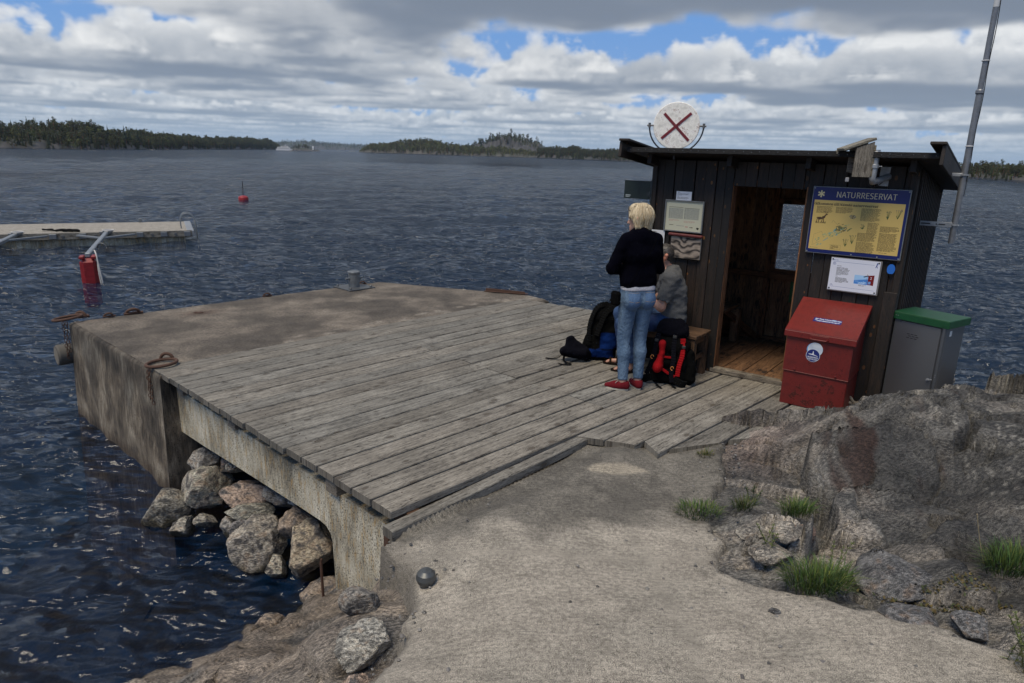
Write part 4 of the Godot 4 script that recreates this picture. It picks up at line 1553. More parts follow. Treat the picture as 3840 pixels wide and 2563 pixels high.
	var mid := (r0 + r1_) * 0.5
	var lng := (r1_ - r0) / cos(slope)
	var rg := geo(Color(0.55, 0.5, 0.48), 0.5)
	rg.box(Vector3(2.60, 0.028, lng), Transform3D(rb, Vector3(0.33, roof_y.call(mid) + 0.05, -mid)), 0.003)
	put("roof_boarding", rg, M.tar, th)
	var fg := geo(Color(0.030, 0.031, 0.032))
	fg.box(Vector3(2.62, 0.012, lng + 0.03), Transform3D(rb, Vector3(0.33, roof_y.call(mid) + 0.074, -mid + 0.01)), 0.004)
	fg.box(Vector3(2.62, 0.045, 0.012), Transform3D(rb, Vector3(0.33, roof_y.call(r0) + 0.058, -r0 + 0.021)), 0.003)
	put("roof_felt", fg, M.rock, th)
	var ng := geo(Color(0.4, 0.4, 0.4))
	for i in 34:
		ng.lathe([Vector2(0.004, 0.0), Vector2(0.0035, 0.002), Vector2(0.0, 0.0025)], 6, Transform3D(Basis(Vector3.RIGHT, PI * 0.5), Vector3(-0.95 + i * 0.078 + rng.randf_range(-0.012, 0.012), roof_y.call(r0) + 0.06 + rng.randf_range(-0.006, 0.006), -r0 + 0.0275)))
	put("felt_nails", ng, M.galv, th).set_meta("kind", "stuff")
	for x in [HS0 + 0.03, 0.0, 0.68, HS1 - 0.03]:
		var g := geo(Color(0.6, 0.52, 0.46), 0.6, Vector2(rng.randf(), rng.randf()))
		g.box(Vector3(0.045, 0.095, lng - 0.1), Transform3D(rb, Vector3(x, roof_y.call(mid) - 0.012, -mid - 0.03)), 0.003)
		put("rafter", g, M.tar, th)
	for q in [[-1.03, "left"], [1.66, "right"]]:
		var sx: float = q[0]
		var sg := 1.0 if sx > 0.0 else -1.0
		var g := geo(Color(1.9, 1.85, 1.8), 0.6, Vector2(rng.randf(), rng.randf()))
		g.box(Vector3(0.028, 0.145, lng + 0.10), Transform3D(rb, Vector3(sx, roof_y.call(mid) + 0.058, -mid + 0.03)), 0.004)
		put("barge_board", g, M.tar, th)
		var cg := geo(Color(1.7, 1.65, 1.6), 0.6)
		cg.box(Vector3(0.11, 0.022, lng + 0.12), Transform3D(rb, Vector3(sx - sg * 0.04, roof_y.call(mid) + 0.143, -mid + 0.03)), 0.004)
		put("barge_cap", cg, M.tar, th)
	# corner and edge boards
	for q in [[HS1 - 0.05, HS1 + 0.002, -0.036], [HS0 - 0.002, HS0 + 0.05, -0.036]]:
		hut_board(th, q[0], q[1], -0.05, roof_y.call(0.0) - 0.02, q[2], 0.02, Color(0.8, 0.75, 0.7), M.tar, false, "corner_board")
	# a plank that leans against the right corner
	var lp := hut_board(th, HS1 - 0.10, HS1 + 0.0, -0.05, 1.02, -0.058, 0.022, Color(0.8, 0.75, 0.7), M.tar, false, "batten")
	lp.rotation.z = 0.0
	# bench along the inner left wall
	var ib := thing("inner_bench", "brown plank bench inside the hut along its left wall", "bench", hp(-0.46, 0.0, 0.75), HUT_ANG)
	for i in 3:
		var g := geo(tone(0.1) * 1.4, 0.6, Vector2(rng.randf() * 5.0, rng.randf()))
		g.boxat(Vector3(-0.19 + i * 0.155, 0.43, 0.0), Vector3(0.15, 0.035, 1.25), 0.004)
		for j in g.t.size():
			g.t[j] = Vector2(g.t[j].y, g.t[j].x)
		put("seat_board", g, M.brown, ib)
	for z in [-0.52, 0.52]:
		for x in [-0.2, 0.2]:
			var g := geo(tone(0.1), 0.6, Vector2(rng.randf() * 5.0, rng.randf()))
			g.bar(Vector3(x, 0, z), Vector3(x, 0.41, z), 0.09, 0.09)
			put("leg", g, M.brown, ib)
	# bench outside
	var ob := thing("outdoor_bench", "dark brown wooden bench standing against the hut front, left of the doorway", "bench", hp(-0.44, 0.0, -0.27), HUT_ANG)
	for i in 3:
		var g := geo(tone(0.12) * 0.42, 0.6, Vector2(rng.randf() * 5.0, rng.randf()))
		g.boxat(Vector3(0.0, 0.425, -0.125 + i * 0.125), Vector3(0.80, 0.032, 0.12), 0.005)
		put("seat_board", g, M.brown, ob)
	for x in [-0.35, 0.35]:
		for z in [-0.14, 0.14]:
			var g := geo(tone(0.1) * 0.4, 0.6, Vector2(rng.randf() * 5.0, rng.randf()))
			g.bar(Vector3(x, 0, z), Vector3(x, 0.41, z), 0.06, 0.07)
			put("leg", g, M.brown, ob)
		var g2 := geo(Color(0.38, 0.35, 0.33), 0.6)
		g2.bar(Vector3(x, 0.375, -0.15), Vector3(x, 0.375, 0.15), 0.03, 0.07)
		g2.bar(Vector3(x, 0.20, -0.12), Vector3(x, 0.20, 0.12), 0.025, 0.045)
		put("cross_rail", g2, M.brown, ob)
	for z in [-0.14, 0.14]:
		var g3 := geo(Color(0.38, 0.35, 0.33), 0.6)
		g3.bar(Vector3(-0.35, 0.375, z), Vector3(0.35, 0.375, z), 0.025, 0.06)
		put("side_rail", g3, M.brown, ob)

# ---------------------------------------------------------------- flat print
class Pic:
	var w: int
	var h: int
	var im: Image
	func _init(ww: int, hh: int, c: Color) -> void:
		w = ww; h = hh
		im = Image.create(w, h, false, Image.FORMAT_RGB8)
		im.fill(c)
	func rect(x: float, y: float, ww: float, hh: float, c: Color) -> void:
		im.fill_rect(Rect2i(int(x), int(y), maxi(1, int(ww)), maxi(1, int(hh))), c)
	func dot(x: float, y: float, r: float, c: Color) -> void:
		for j in range(maxi(0, int(y - r)), mini(h, int(y + r) + 2)):
			for i in range(maxi(0, int(x - r)), mini(w, int(x + r) + 2)):
				if Vector2(i - x, j - y).length() <= r:
					im.set_pixel(i, j, c)
	func line(a: Vector2, b: Vector2, r: float, c: Color) -> void:
		var n := maxi(1, int(a.distance_to(b) / maxf(r * 0.7, 0.6)))
		for i in n + 1:
			var p := a.lerp(b, float(i) / n)
			dot(p.x, p.y, r, c)
	func text(x: float, y: float, ww: float, rows: int, lead: float, c: Color, rr: RandomNumberGenerator, bold := false) -> void:
		# lines of small print: words of strokes
		for k in rows:
			var at := x
			var end := x + ww * (rr.randf_range(0.82, 1.0) if k < rows - 1 else rr.randf_range(0.3, 0.8))
			while at < end:
				var word := rr.randf_range(lead * 0.8, lead * 4.0)
				var e := minf(at + word, end)
				var px := at
				while px < e:
					var tall := rr.randf() < 0.25
					rect(px, y + k * lead + (0.0 if tall else lead * 0.15), lead * (0.36 if bold else 0.30), lead * (0.72 if tall else 0.55), c)
					px += lead * rr.randf_range(0.36, 0.48)
				at = e + lead * 0.5
	func poly(pts: Array, c: Color) -> void:
		var p := PackedVector2Array(pts)
		var lo := p[0]; var hi := p[0]
		for q in p:
			lo = lo.min(q); hi = hi.max(q)
		for j in range(maxi(0, int(lo.y)), mini(h, int(hi.y) + 1)):
			for i in range(maxi(0, int(lo.x)), mini(w, int(hi.x) + 1)):
				if Geometry2D.is_point_in_polygon(Vector2(i, j), p):
					im.set_pixel(i, j, c)
	func blob(x: float, y: float, rx: float, ry: float, c: Color, rr: RandomNumberGenerator, turn := 0.0) -> void:
		var pts := []
		for k in 18:
			var a := TAU * k / 18.0
			pts.append(Vector2(x, y) + Vector2(cos(a) * rx, sin(a) * ry).rotated(turn) * rr.randf_range(0.65, 1.15))
		poly(pts, c)
	func tex() -> ImageTexture:
		return ImageTexture.create_from_image(im)

func print_mat(p: Pic, rough := 0.35) -> StandardMaterial3D:
	var m := StandardMaterial3D.new()
	m.albedo_texture = p.tex()
	m.roughness = rough
	return m

# a printed sheet lying on a board face: local x right, y up, facing +z
func sheet_of(w: float, h: float, z: float, at := Vector2.ZERO) -> Geo:
	var g := geo()
	var a := Vector3(at.x - w * 0.5, at.y + h * 0.5, z); var b := a + Vector3(w, 0, 0); var c := b - Vector3(0, h, 0); var d := a - Vector3(0, h, 0)
	g.tri(a, b, c, Vector3.BACK, Vector3.BACK, Vector3.BACK, Vector2(0, 0), Vector2(1, 0), Vector2(1, 1))
	g.tri(a, c, d, Vector3.BACK, Vector3.BACK, Vector3.BACK, Vector2(0, 0), Vector2(1, 1), Vector2(0, 1))
	return g

func lettering(words: String, size: float, depth: float, m: Material, parent: Node, at: Vector3, serif := false, bold := false, wide := 1.0, slant := 0.0, called := "lettering") -> void:
	var t := TextMesh.new()
	var f := SystemFont.new()
	f.font_names = PackedStringArray(["Droid Serif" if serif else "Droid Sans"])
	f.font_weight = 700 if bold else 400
	t.font = f
	t.text = words
	t.font_size = 48
	t.pixel_size = size / 48.0
	t.depth = depth
	t.curve_step = 1.0
	var o := put(called, t, m, parent)
	o.position = at
	o.basis = Basis(Vector3(wide, 0, 0), Vector3(slant, 1, 0), Vector3(0, 0, 1))

func solid(c: Color, rough := 0.5) -> StandardMaterial3D:
	var m := StandardMaterial3D.new()
	m.albedo_color = c.linear_to_srgb()
	m.roughness = rough
	return m

func make_signs() -> void:
	var rr := RandomNumberGenerator.new()
	rr.seed = 55
	# ---- nature reserve board
	var W := 0.735
	var H := 0.558
	var sign := thing("information_board", "large blue and yellow nature reserve information board on the hut front right of the doorway", "sign", hp(1.092, 1.572, -0.060), HUT_ANG)
	sign.rotation.z = 0.003
	var g := geo(Color(0.62, 0.63, 0.62))
	g.boxat(Vector3(0, 0, 0.0), Vector3(W + 0.014, H + 0.014, 0.012), 0.003)
	put("backing_plate", g, M.galv, sign)
	var P := Pic.new(1024, 778, Color(0.06, 0.115, 0.36))
	var yel := Color(0.80, 0.69, 0.40)
	var ink := Color(0.08, 0.07, 0.06)
	P.rect(22, 150, 974, 586, yel)
	# six-armed emblem
	for k in 3:
		var a := PI * k / 3.0 + PI * 0.5
		P.line(Vector2(88, 78) - Vector2.from_angle(a) * 32, Vector2(88, 78) + Vector2.from_angle(a) * 32, 8, Color(0.86, 0.80, 0.60))
	for k in 6:
		var a := PI * k / 3.0 + PI * 0.5
		P.dot(88 + cos(a) * 31, 78 + sin(a) * 31, 10, Color(0.86, 0.80, 0.60))
	P.text(60, 222, 190, 8, 10.5, ink, rr)
	P.text(275, 222, 190, 7, 10.5, ink, rr)
	P.text(552, 222, 210, 14, 10.5, ink, rr)
	P.text(640, 380, 120, 13, 10.5, ink, rr)
	P.text(548, 505, 212, 10, 10.0, ink, rr)
	P.text(548, 610, 206, 14, 10.0, ink, rr)
	P.text(775, 412, 200, 7, 10.0, ink, rr)
	P.text(775, 490, 200, 21, 10.0, ink, rr)
	P.text(800, 712, 140, 1, 9.0, ink, rr, true)
	P.text(40, 716, 120, 1, 7.0, ink, rr)
	# stag on a tuft
	var br := Color(0.30, 0.21, 0.13)
	P.blob(112, 365, 46, 20, br, rr); P.blob(150, 350, 20, 16, br, rr)
	P.line(Vector2(155, 345), Vector2(172, 322), 8, br); P.blob(182, 318, 13, 8, br, rr)
	for q in [[80, 372, 74, 412], [96, 376, 100, 412], [138, 372, 132, 410], [150, 368, 156, 408]]:
		P.line(Vector2(q[0], q[1]), Vector2(q[2], q[3]), 4, br)
	for q in [[172, 312, 160, 282], [160, 290, 148, 284], [178, 310, 192, 280], [188, 290, 200, 288], [164, 296, 172, 284]]:
		P.line(Vector2(q[0], q[1]), Vector2(q[2], q[3]), 2, br)
	for k in 60:
		var x := rr.randf_range(60, 180)
		P.line(Vector2(x, 424), Vector2(x + rr.randf_range(-6, 6), rr.randf_range(400, 414)), 1, Color(0.35, 0.30, 0.17))
	# butterfly
	for q in [[448, 318, 20, 12, -0.6], [490, 322, 22, 13, 0.6], [456, 340, 13, 10, 0.5], [482, 342, 13, 10, -0.4]]:
		P.blob(q[0], q[1], q[2], q[3], Color(0.44, 0.41, 0.33), rr, q[4])
		P.blob(q[0], q[1], q[2] * 0.55, q[3] * 0.5, Color(0.70, 0.64, 0.46), rr, q[4])
	P.line(Vector2(468, 312), Vector2(470, 345), 3, ink)
	# map of islands in blue, green and brown
	for k in 46:
		var f := rr.randf()
		var x := lerpf(110, 430, f) + rr.randf_range(-30, 30)
		var y := lerpf(650, 440, f) + rr.randf_range(-40, 40)
		P.blob(x, y, rr.randf_range(5, 22), rr.randf_range(3, 9), [Color(0.42, 0.60, 0.60), Color(0.50, 0.58, 0.42), Color(0.62, 0.66, 0.48)][k % 3], rr, -0.6)
	for k in 34:
		P.blob(370 + rr.randfn() * 38, 482 + rr.randfn() * 26, rr.randf_range(6, 20), rr.randf_range(4, 12), [Color(0.42, 0.38, 0.22), Color(0.36, 0.42, 0.26), Color(0.50, 0.44, 0.26)][k % 3], rr, -0.4)
	for q in [[60, 690, 66, 560], [66, 560, 150, 520], [150, 520, 180, 590], [60, 690, 140, 640], [262, 380, 330, 440], [262, 380, 250, 410]]:
		P.line(Vector2(q[0], q[1]), Vector2(q[2], q[3]), 1, Color(0.45, 0.42, 0.32))
	for q in [[265, 668, 118, 1], [265, 722, 118, 1], [265, 668, 1, 55], [383, 668, 1, 55]]:
		P.rect(q[0], q[1], q[2], q[3], ink)
	P.text(275, 676, 96, 4, 11.0, ink, rr)
	# flowers
	for q in [[590, 420, 40], [835, 260, 70], [935, 240, 78], [500, 560, 80], [432, 610, 66]]:
		for k in 7:
			var a := rr.randf_range(-0.5, 0.5)
			var top := Vector2(q[0] + sin(a) * q[2], q[1] - q[2] * 0.35 + rr.randf_range(0, 20))
			P.line(Vector2(q[0], q[1] + q[2]), top, 1.2, Color(0.32, 0.36, 0.20))
			P.dot(top.x, top.y, 4.5, Color(0.48, 0.40, 0.40) if int(q[0]) > 900 else Color(0.40, 0.40, 0.28))
		for k in 6:
			P.line(Vector2(q[0], q[1] + q[2]), Vector2(q[0] + rr.randf_range(-20, 20), q[1] + q[2] * 0.55), 2.5, Color(0.28, 0.34, 0.18))
	put("printed_face", sheet_of(W, H, 0.0068), print_mat(P), sign)
	var cream := solid(Color(0.62, 0.54, 0.36))
	lettering("NATURRESERVAT", 0.066, 0.001, cream, sign, Vector3(0.045, 0.222, 0.0075), false, false, 0.92)
	lettering("Välkommen till Nämdö naturreservat", 0.029, 0.001, solid(Color(0.02, 0.02, 0.02)), sign, Vector3(-0.105, 0.140, 0.0075), true, true, 0.92, 0.22)
	for q in [[-0.36, -0.272], [0.36, 0.27], [0.36, -0.272], [-0.36, 0.27], [0.0, -0.272], [0.2, -0.272]]:
		var sg := geo(Color(0.8, 0.8, 0.8))
		sg.lathe([Vector2(0.007, 0.0), Vector2(0.006, 0.003), Vector2(0.0, 0.0035)], 8, Transform3D(Basis(Vector3.RIGHT, PI * 0.5), Vector3(q[0], q[1], 0.007)))
		put("screw", sg, M.galv, sign)
	# ---- small white notice with a drawing of a red hut
	var n2 := thing("notice_board", "small white notice with a picture of a red hut, mounted below the large information board", "sign", hp(1.138, 1.124, -0.056), HUT_ANG)
	var g2 := geo(Color(0.16, 0.15, 0.15))
	g2.boxat(Vector3(0.004, -0.003, 0), Vector3(0.402, 0.292, 0.010), 0.003)
	put("backing_plate", g2, M.flat, n2)
	var Q := Pic.new(512, 376, Color(0.84, 0.85, 0.89))
	var bl := Color(0.12, 0.22, 0.50)
	Q.text(22, 22, 150, 1, 11.0, bl, rr)
	Q.rect(22, 42, 430, 2, bl); Q.rect(20, 336, 470, 2, bl)
	Q.dot(38, 66, 15, bl); Q.dot(38, 66, 12, Color(0.84, 0.85, 0.89)); Q.rect(35, 59, 3, 14, bl); Q.rect(35, 59, 8, 2, bl); Q.rect(35, 65, 7, 2, bl)
	Q.line(Vector2(474, 56), Vector2(480, 26), 5, bl); Q.dot(480, 20, 5, bl); Q.line(Vector2(474, 56), Vector2(466, 70), 3, bl); Q.line(Vector2(478, 56), Vector2(486, 70), 3, bl)
	Q.text(72, 88, 60, 1, 11.0, ink, rr, true)
	Q.text(70, 108, 140, 9, 10.5, ink, rr)
	Q.text(70, 210, 62, 1, 11.0, ink, rr, true)
	Q.text(70, 228, 140, 6, 10.0, ink, rr)
	Q.rect(268, 172, 200, 104, Color(0.62, 0.78, 0.92))
	Q.poly([Vector2(268, 236), Vector2(468, 200), Vector2(468, 276), Vector2(268, 276)], Color(0.28, 0.52, 0.80))
	Q.poly([Vector2(268, 172), Vector2(468, 172), Vector2(468, 150), Vector2(400, 168)], Color(0.84, 0.85, 0.89))
	for k in 12: Q.line(Vector2(270 + rr.randf() * 130, 240 + rr.randf() * 32), Vector2(300 + rr.randf() * 120, 240 + rr.randf() * 32), 1.2, Color(0.80, 0.90, 0.97))
	Q.poly([Vector2(408, 168), Vector2(470, 158), Vector2(470, 280), Vector2(412, 272)], Color(0.45, 0.07, 0.07))
	Q.poly([Vector2(360, 184), Vector2(408, 164), Vector2(408, 176), Vector2(366, 194)], Color(0.15, 0.17, 0.22))
	Q.rect(398, 150, 2, 100, Color(0.3, 0.3, 0.34))
	Q.poly([Vector2(416, 236), Vector2(440, 234), Vector2(440, 266), Vector2(416, 266)], Color(0.45, 0.60, 0.80))
	for q in [[432, 186, 444, 184], [444, 184, 444, 194], [444, 194, 432, 208], [432, 208, 446, 207]]:
		Q.line(Vector2(q[0], q[1]), Vector2(q[2], q[3]), 1.6, Color(0.92, 0.92, 0.95))
	Q.text(320, 284, 90, 2, 9.0, ink, rr)
	Q.line(Vector2(22, 322), Vector2(34, 310), 1.5, bl); Q.line(Vector2(34, 310), Vector2(50, 326), 1.5, bl)
	put("printed_face", sheet_of(0.385, 0.277, 0.0062), print_mat(Q), n2)
	for q in [[-0.18, 0.126], [0.18, 0.126], [-0.18, -0.126], [0.18, -0.126]]:
		var sg := geo(Color(0.05, 0.05, 0.05))
		sg.lathe([Vector2(0.007, 0.0), Vector2(0.006, 0.003), Vector2(0.0, 0.0035)], 8, Transform3D(Basis(Vector3.RIGHT, PI * 0.5), Vector3(q[0], q[1], 0.0065)))
		put("screw", sg, M.flat, n2)
	# ---- blue round mark
	var bm := geo(Color(0.012, 0.13, 0.50))
	var ov := PackedVector2Array()
	for k in 20:
		var a := TAU * k / 20.0
		ov.append(Vector2(cos(a) * 0.030, clampf(sin(a) * 0.044, -0.038, 0.042)))
	bm.prism(ov, 0.002)
	var mk := put("trail_marker", bm, M.flat)
	mk.position = hp(1.412, 1.212, -0.058)
	mk.rotation.y = HUT_ANG
	tag(mk, "bright blue painted oval trail mark on the dark boards beside the white notice", "marker")
	# ---- timetable in a frame
	var tt := thing("timetable_frame", "framed yellowish timetable with columns of figures on the hut front left of the doorway", "timetable", hp(-0.448, 1.510, -0.052), HUT_ANG)
	var fr := geo(Color(0.62, 0.62, 0.60))
	for q in [[0, 0.146, 0.40, 0.012], [0, -0.146, 0.40, 0.012], [-0.194, 0, 0.012, 0.28], [0.194, 0, 0.012, 0.28]]:
		fr.boxat(Vector3(q[0], q[1], 0.004), Vector3(q[2], q[3], 0.018), 0.002)
	put("frame", fr, M.galv, tt)
	var S := Pic.new(512, 376, Color(0.74, 0.73, 0.64))
	S.rect(40, 74, 200, 4, ink); S.rect(256, 80, 210, 4, ink)
	for c0 in [[44, 200], [262, 200]]:
		S.rect(c0[0] - 4, 88, 206, 138, Color(0.63, 0.63, 0.57))
		for row in 12:
			S.text(c0[0], 92 + row * 11, 22, 1, 9.0, Color(0.3, 0.3, 0.3), rr)
			for colu in 11:
				if rr.randf() < 0.75:
					S.text(c0[0] + 34 + colu * 15, 92 + row * 11, 11, 1, 9.0, Color(0.42, 0.42, 0.40), rr)
	S.text(50, 236, 150, 3, 9.0, Color(0.66, 0.40, 0.40), rr); S.text(262, 246, 180, 3, 9.0, Color(0.66, 0.40, 0.40), rr)
	S.rect(60, 306, 60, 5, ink); S.rect(160, 312, 110, 5, Color(0.5, 0.5, 0.5)); S.rect(286, 318, 40, 10, Color(0.7, 0.45, 0.45)); S.text(350, 322, 60, 1, 16.0, ink, rr, true)
	S.poly([Vector2(446, 320), Vector2(480, 326), Vector2(470, 352), Vector2(442, 340)], Color(0.15, 0.16, 0.13))
	put("printed_face", sheet_of(0.378, 0.280, 0.001), print_mat(S, 0.25), tt)
	var bk := geo(Color(0.3, 0.3, 0.3))
	bk.boxat(Vector3(0, 0, -0.004), Vector3(0.385, 0.285, 0.006), 0.001)
	put("backing_plate", bk, M.flat, tt)
	# ---- paper slip above it, sheet at the corner
	var sl := Pic.new(256, 160, Color(0.82, 0.83, 0.85))
	sl.text(22, 14, 60, 1, 15.0, ink, rr, true); sl.text(20, 36, 200, 3, 13.0, ink, rr); sl.text(20, 82, 70, 1, 13.0, ink, rr, true); sl.text(20, 100, 200, 3, 13.0, ink, rr)
	var slip := thing("paper_slip", "small white typed paper slip pinned above the framed timetable", "paper", hp(-0.468, 1.703, -0.047), HUT_ANG)
	put("printed_face", sheet_of(0.158, 0.086, 0.0012), print_mat(sl, 0.7), slip)
	var pb := geo(Color(0.7, 0.7, 0.7))
	pb.boxat(Vector3.ZERO, Vector3(0.158, 0.086, 0.0016), 0.0)
	put("sheet", pb, M.flat, slip)
	var s2 := Pic.new(200, 360, Color(0.80, 0.80, 0.80))
	s2.text(30, 20, 80, 1, 14.0, ink, rr, true)
	for k in 8: s2.text(20, 54 + k * 36, 120, 1, 12.0, Color(0.45, 0.45, 0.45), rr)
	var sheet := thing("paper_sheet", "tall white typed sheet on the hut's left corner behind the standing woman's shoulder", "paper", hp(-0.706, 1.225, -0.052), HUT_ANG)
	put("printed_face", sheet_of(0.145, 0.262, 0.0012), print_mat(s2, 0.7), sheet)
	var pb2 := geo(Color(0.7, 0.7, 0.7))
	pb2.boxat(Vector3.ZERO, Vector3(0.145, 0.262, 0.0016), 0.0)
	put("sheet", pb2, M.flat, sheet)
	# ---- grained board with a red rail over it
	var gb := thing("grain_board", "grey board with wavy dark grain and a red rail along its top, under the timetable", "board", hp(-0.398, 1.208, -0.054), HUT_ANG)
	var wp := Pic.new(384, 256, Color(0.5, 0.47, 0.43))
	var wn := fnl(611, 0.012, 2)
	for y in 256:
		for x in 384:
			var bend := 60.0 * exp(-pow((x - 200.0) / 90.0, 2.0)) * (1.0 + 0.3 * sin(x * 0.05))
			var k := 0.5 + 0.5 * sin((y - bend * (1.2 - y / 420.0)) * 0.075 + wn.get_noise_2d(x * 0.4, y * 1.0) * 2.6)
			k = pow(k, 0.45)
			var fine := wn.get_noise_2d(x * 1.5, y * 22.0) * 0.10
			wp.im.set_pixel(x, y, Color(0.52 * k + 0.06 + fine, 0.48 * k + 0.05 + fine, 0.43 * k + 0.05 + fine))
	var bg := geo(Color(0.22, 0.20, 0.18))
	bg.boxat(Vector3(0, 0, 0), Vector3(0.312, 0.214, 0.020), 0.003)
	put("board_body", bg, M.flat, gb)
	put("grain_face", sheet_of(0.306, 0.208, 0.0112), print_mat(wp, 0.8), gb)
	var rl := geo(Color(0.16, 0.028, 0.030))
	rl.box(Vector3(0.350, 0.026, 0.045), Transform3D(Basis(Vector3.BACK, -0.012), Vector3(-0.008, 0.122, 0.012)), 0.008)
	put("red_rail", rl, M.paint, gb)
	# ---- dark green signal flap on the left corner
	var fl := thing("signal_flap", "dark green metal flap standing out from the hut's left corner", "signal", hp(-0.97, 1.735, -0.03), HUT_ANG)
	var fg := geo(Color(0.018, 0.030, 0.027))
	fg.box(Vector3(0.315, 0.178, 0.010), Transform3D(Basis(Vector3.BACK, -0.0), Vector3.ZERO), 0.002)
	fg.box(Vector3(0.317, 0.006, 0.016), Transform3D(Basis(), Vector3(0, 0.089, 0)), 0.002)
	put("flap", fg, M.paint, fl)
	var hg := geo(Color(0.12, 0.13, 0.13))
	hg.rod(Vector3(0.150, -0.12, 0.012), Vector3(0.150, 0.10, 0.012), 0.012)
	hg.lathe([Vector2(0.022, -0.012), Vector2(0.022, 0.012), Vector2(0.0, 0.012)], 12, Transform3D(Basis(Vector3.RIGHT, PI * 0.5), Vector3(0.135, -0.035, 0.02)))
	put("hinge", hg, M.galv, fl)
	var fp := Pic.new(96, 48, Color(0.13, 0.17, 0.16))
	fp.text(4, 6, 86, 2, 20.0, Color(0.75, 0.78, 0.76), rr, true)
	put("small_print", sheet_of(0.060, 0.034, 0.0056, Vector2(-0.108, -0.062)), print_mat(fp), fl)
	# ---- green strip inside, seen through the doorway
	var gs := thing("green_strip", "narrow upright green notice strip on the hut's inner back wall below the window", "sign", hp(0.245, 0.62, HB - 0.042), HUT_ANG)
	var gg := geo(Color(0.02, 0.12, 0.035))
	gg.boxat(Vector3.ZERO, Vector3(0.075, 0.25, 0.006), 0.001)
	put("strip", gg, M.flat, gs)
	var gpic := Pic.new(64, 220, Color(0.12, 0.36, 0.18))
	for k in 9: gpic.rect(22, 20 + k * 20, 18, 8 + (k * 7) % 8, Color(0.35, 0.55, 0.40))
	put("small_print", sheet_of(0.066, 0.235, 0.0036), print_mat(gpic), gs)

func make_signal_disc() -> void:
	# white disc with a red cross on the roof edge
	var th := thing("signal_disc", "round white rust speckled disc with a red cross standing on the hut roof edge", "signal", hp(-0.585, 2.352, -0.10), deg_to_rad(-15.0))
	th.scale = Vector3.ONE * 1.34
	var g := geo(Color(1, 1, 1))
	g.lathe([Vector2(0.0, -0.004), Vector2(0.158, -0.004), Vector2(0.162, 0.0), Vector2(0.158, 0.004), Vector2(0.0, 0.004)], 40, Transform3D(Basis(Vector3.RIGHT, PI * 0.5), Vector3.ZERO))
	var dm := mat("disc", lin(0.90, 0.88, 0.83), 0.6)
	paint_tex("disc", 331, 512, Vector3(255, 253, 248), Vector3(122, 82, 52), 0.40)
	tri_map(dm, T.disc, T.disc_bump, 2.6, 0.05)
	put("plate", g, dm, th)
	for a in [[Vector3(-0.090, 0.082, 0.0055), Vector3(0.092, -0.100, 0.0055)], [Vector3(0.096, 0.086, 0.0062), Vector3(-0.098, -0.088, 0.0062)]]:
		var b := geo(Color(0.24, 0.022, 0.028))
		b.bar(a[0], a[1], 0.019, 0.003, 0.0008, Vector3(0, 0, 1))
		put("cross_bar", b, M.paint, th)
	var h := geo(Color(0.16, 0.16, 0.17))
	var arc := PackedVector3Array()
	for k in 25:
		var t := PI + PI * k / 24.0
		arc.append(Vector3(cos(t) * 0.188, sin(t) * 0.188 * (1.0 if k > 0 else 1.0), -0.006))
	h.tube(arc, 0.0055, 8)
	put("yoke", h, M.galv, th)
	for s in [-1.0, 1.0]:
		var b := geo(Color(0.45, 0.42, 0.40))
		b.rod(Vector3(s * 0.158, 0.0, 0), Vector3(s * 0.205, 0.0, 0), 0.006)
		b.rod(Vector3(s * 0.188, -0.014, 0), Vector3(s * 0.188, 0.018, 0), 0.009)
		put("pivot", b, M.galv, th)
	var f := geo(Color(0.16, 0.16, 0.17))
	f.rod(Vector3(0, -0.19, -0.006), Vector3(0, -0.23, -0.006), 0.009)
	put("foot", f, M.galv, th)

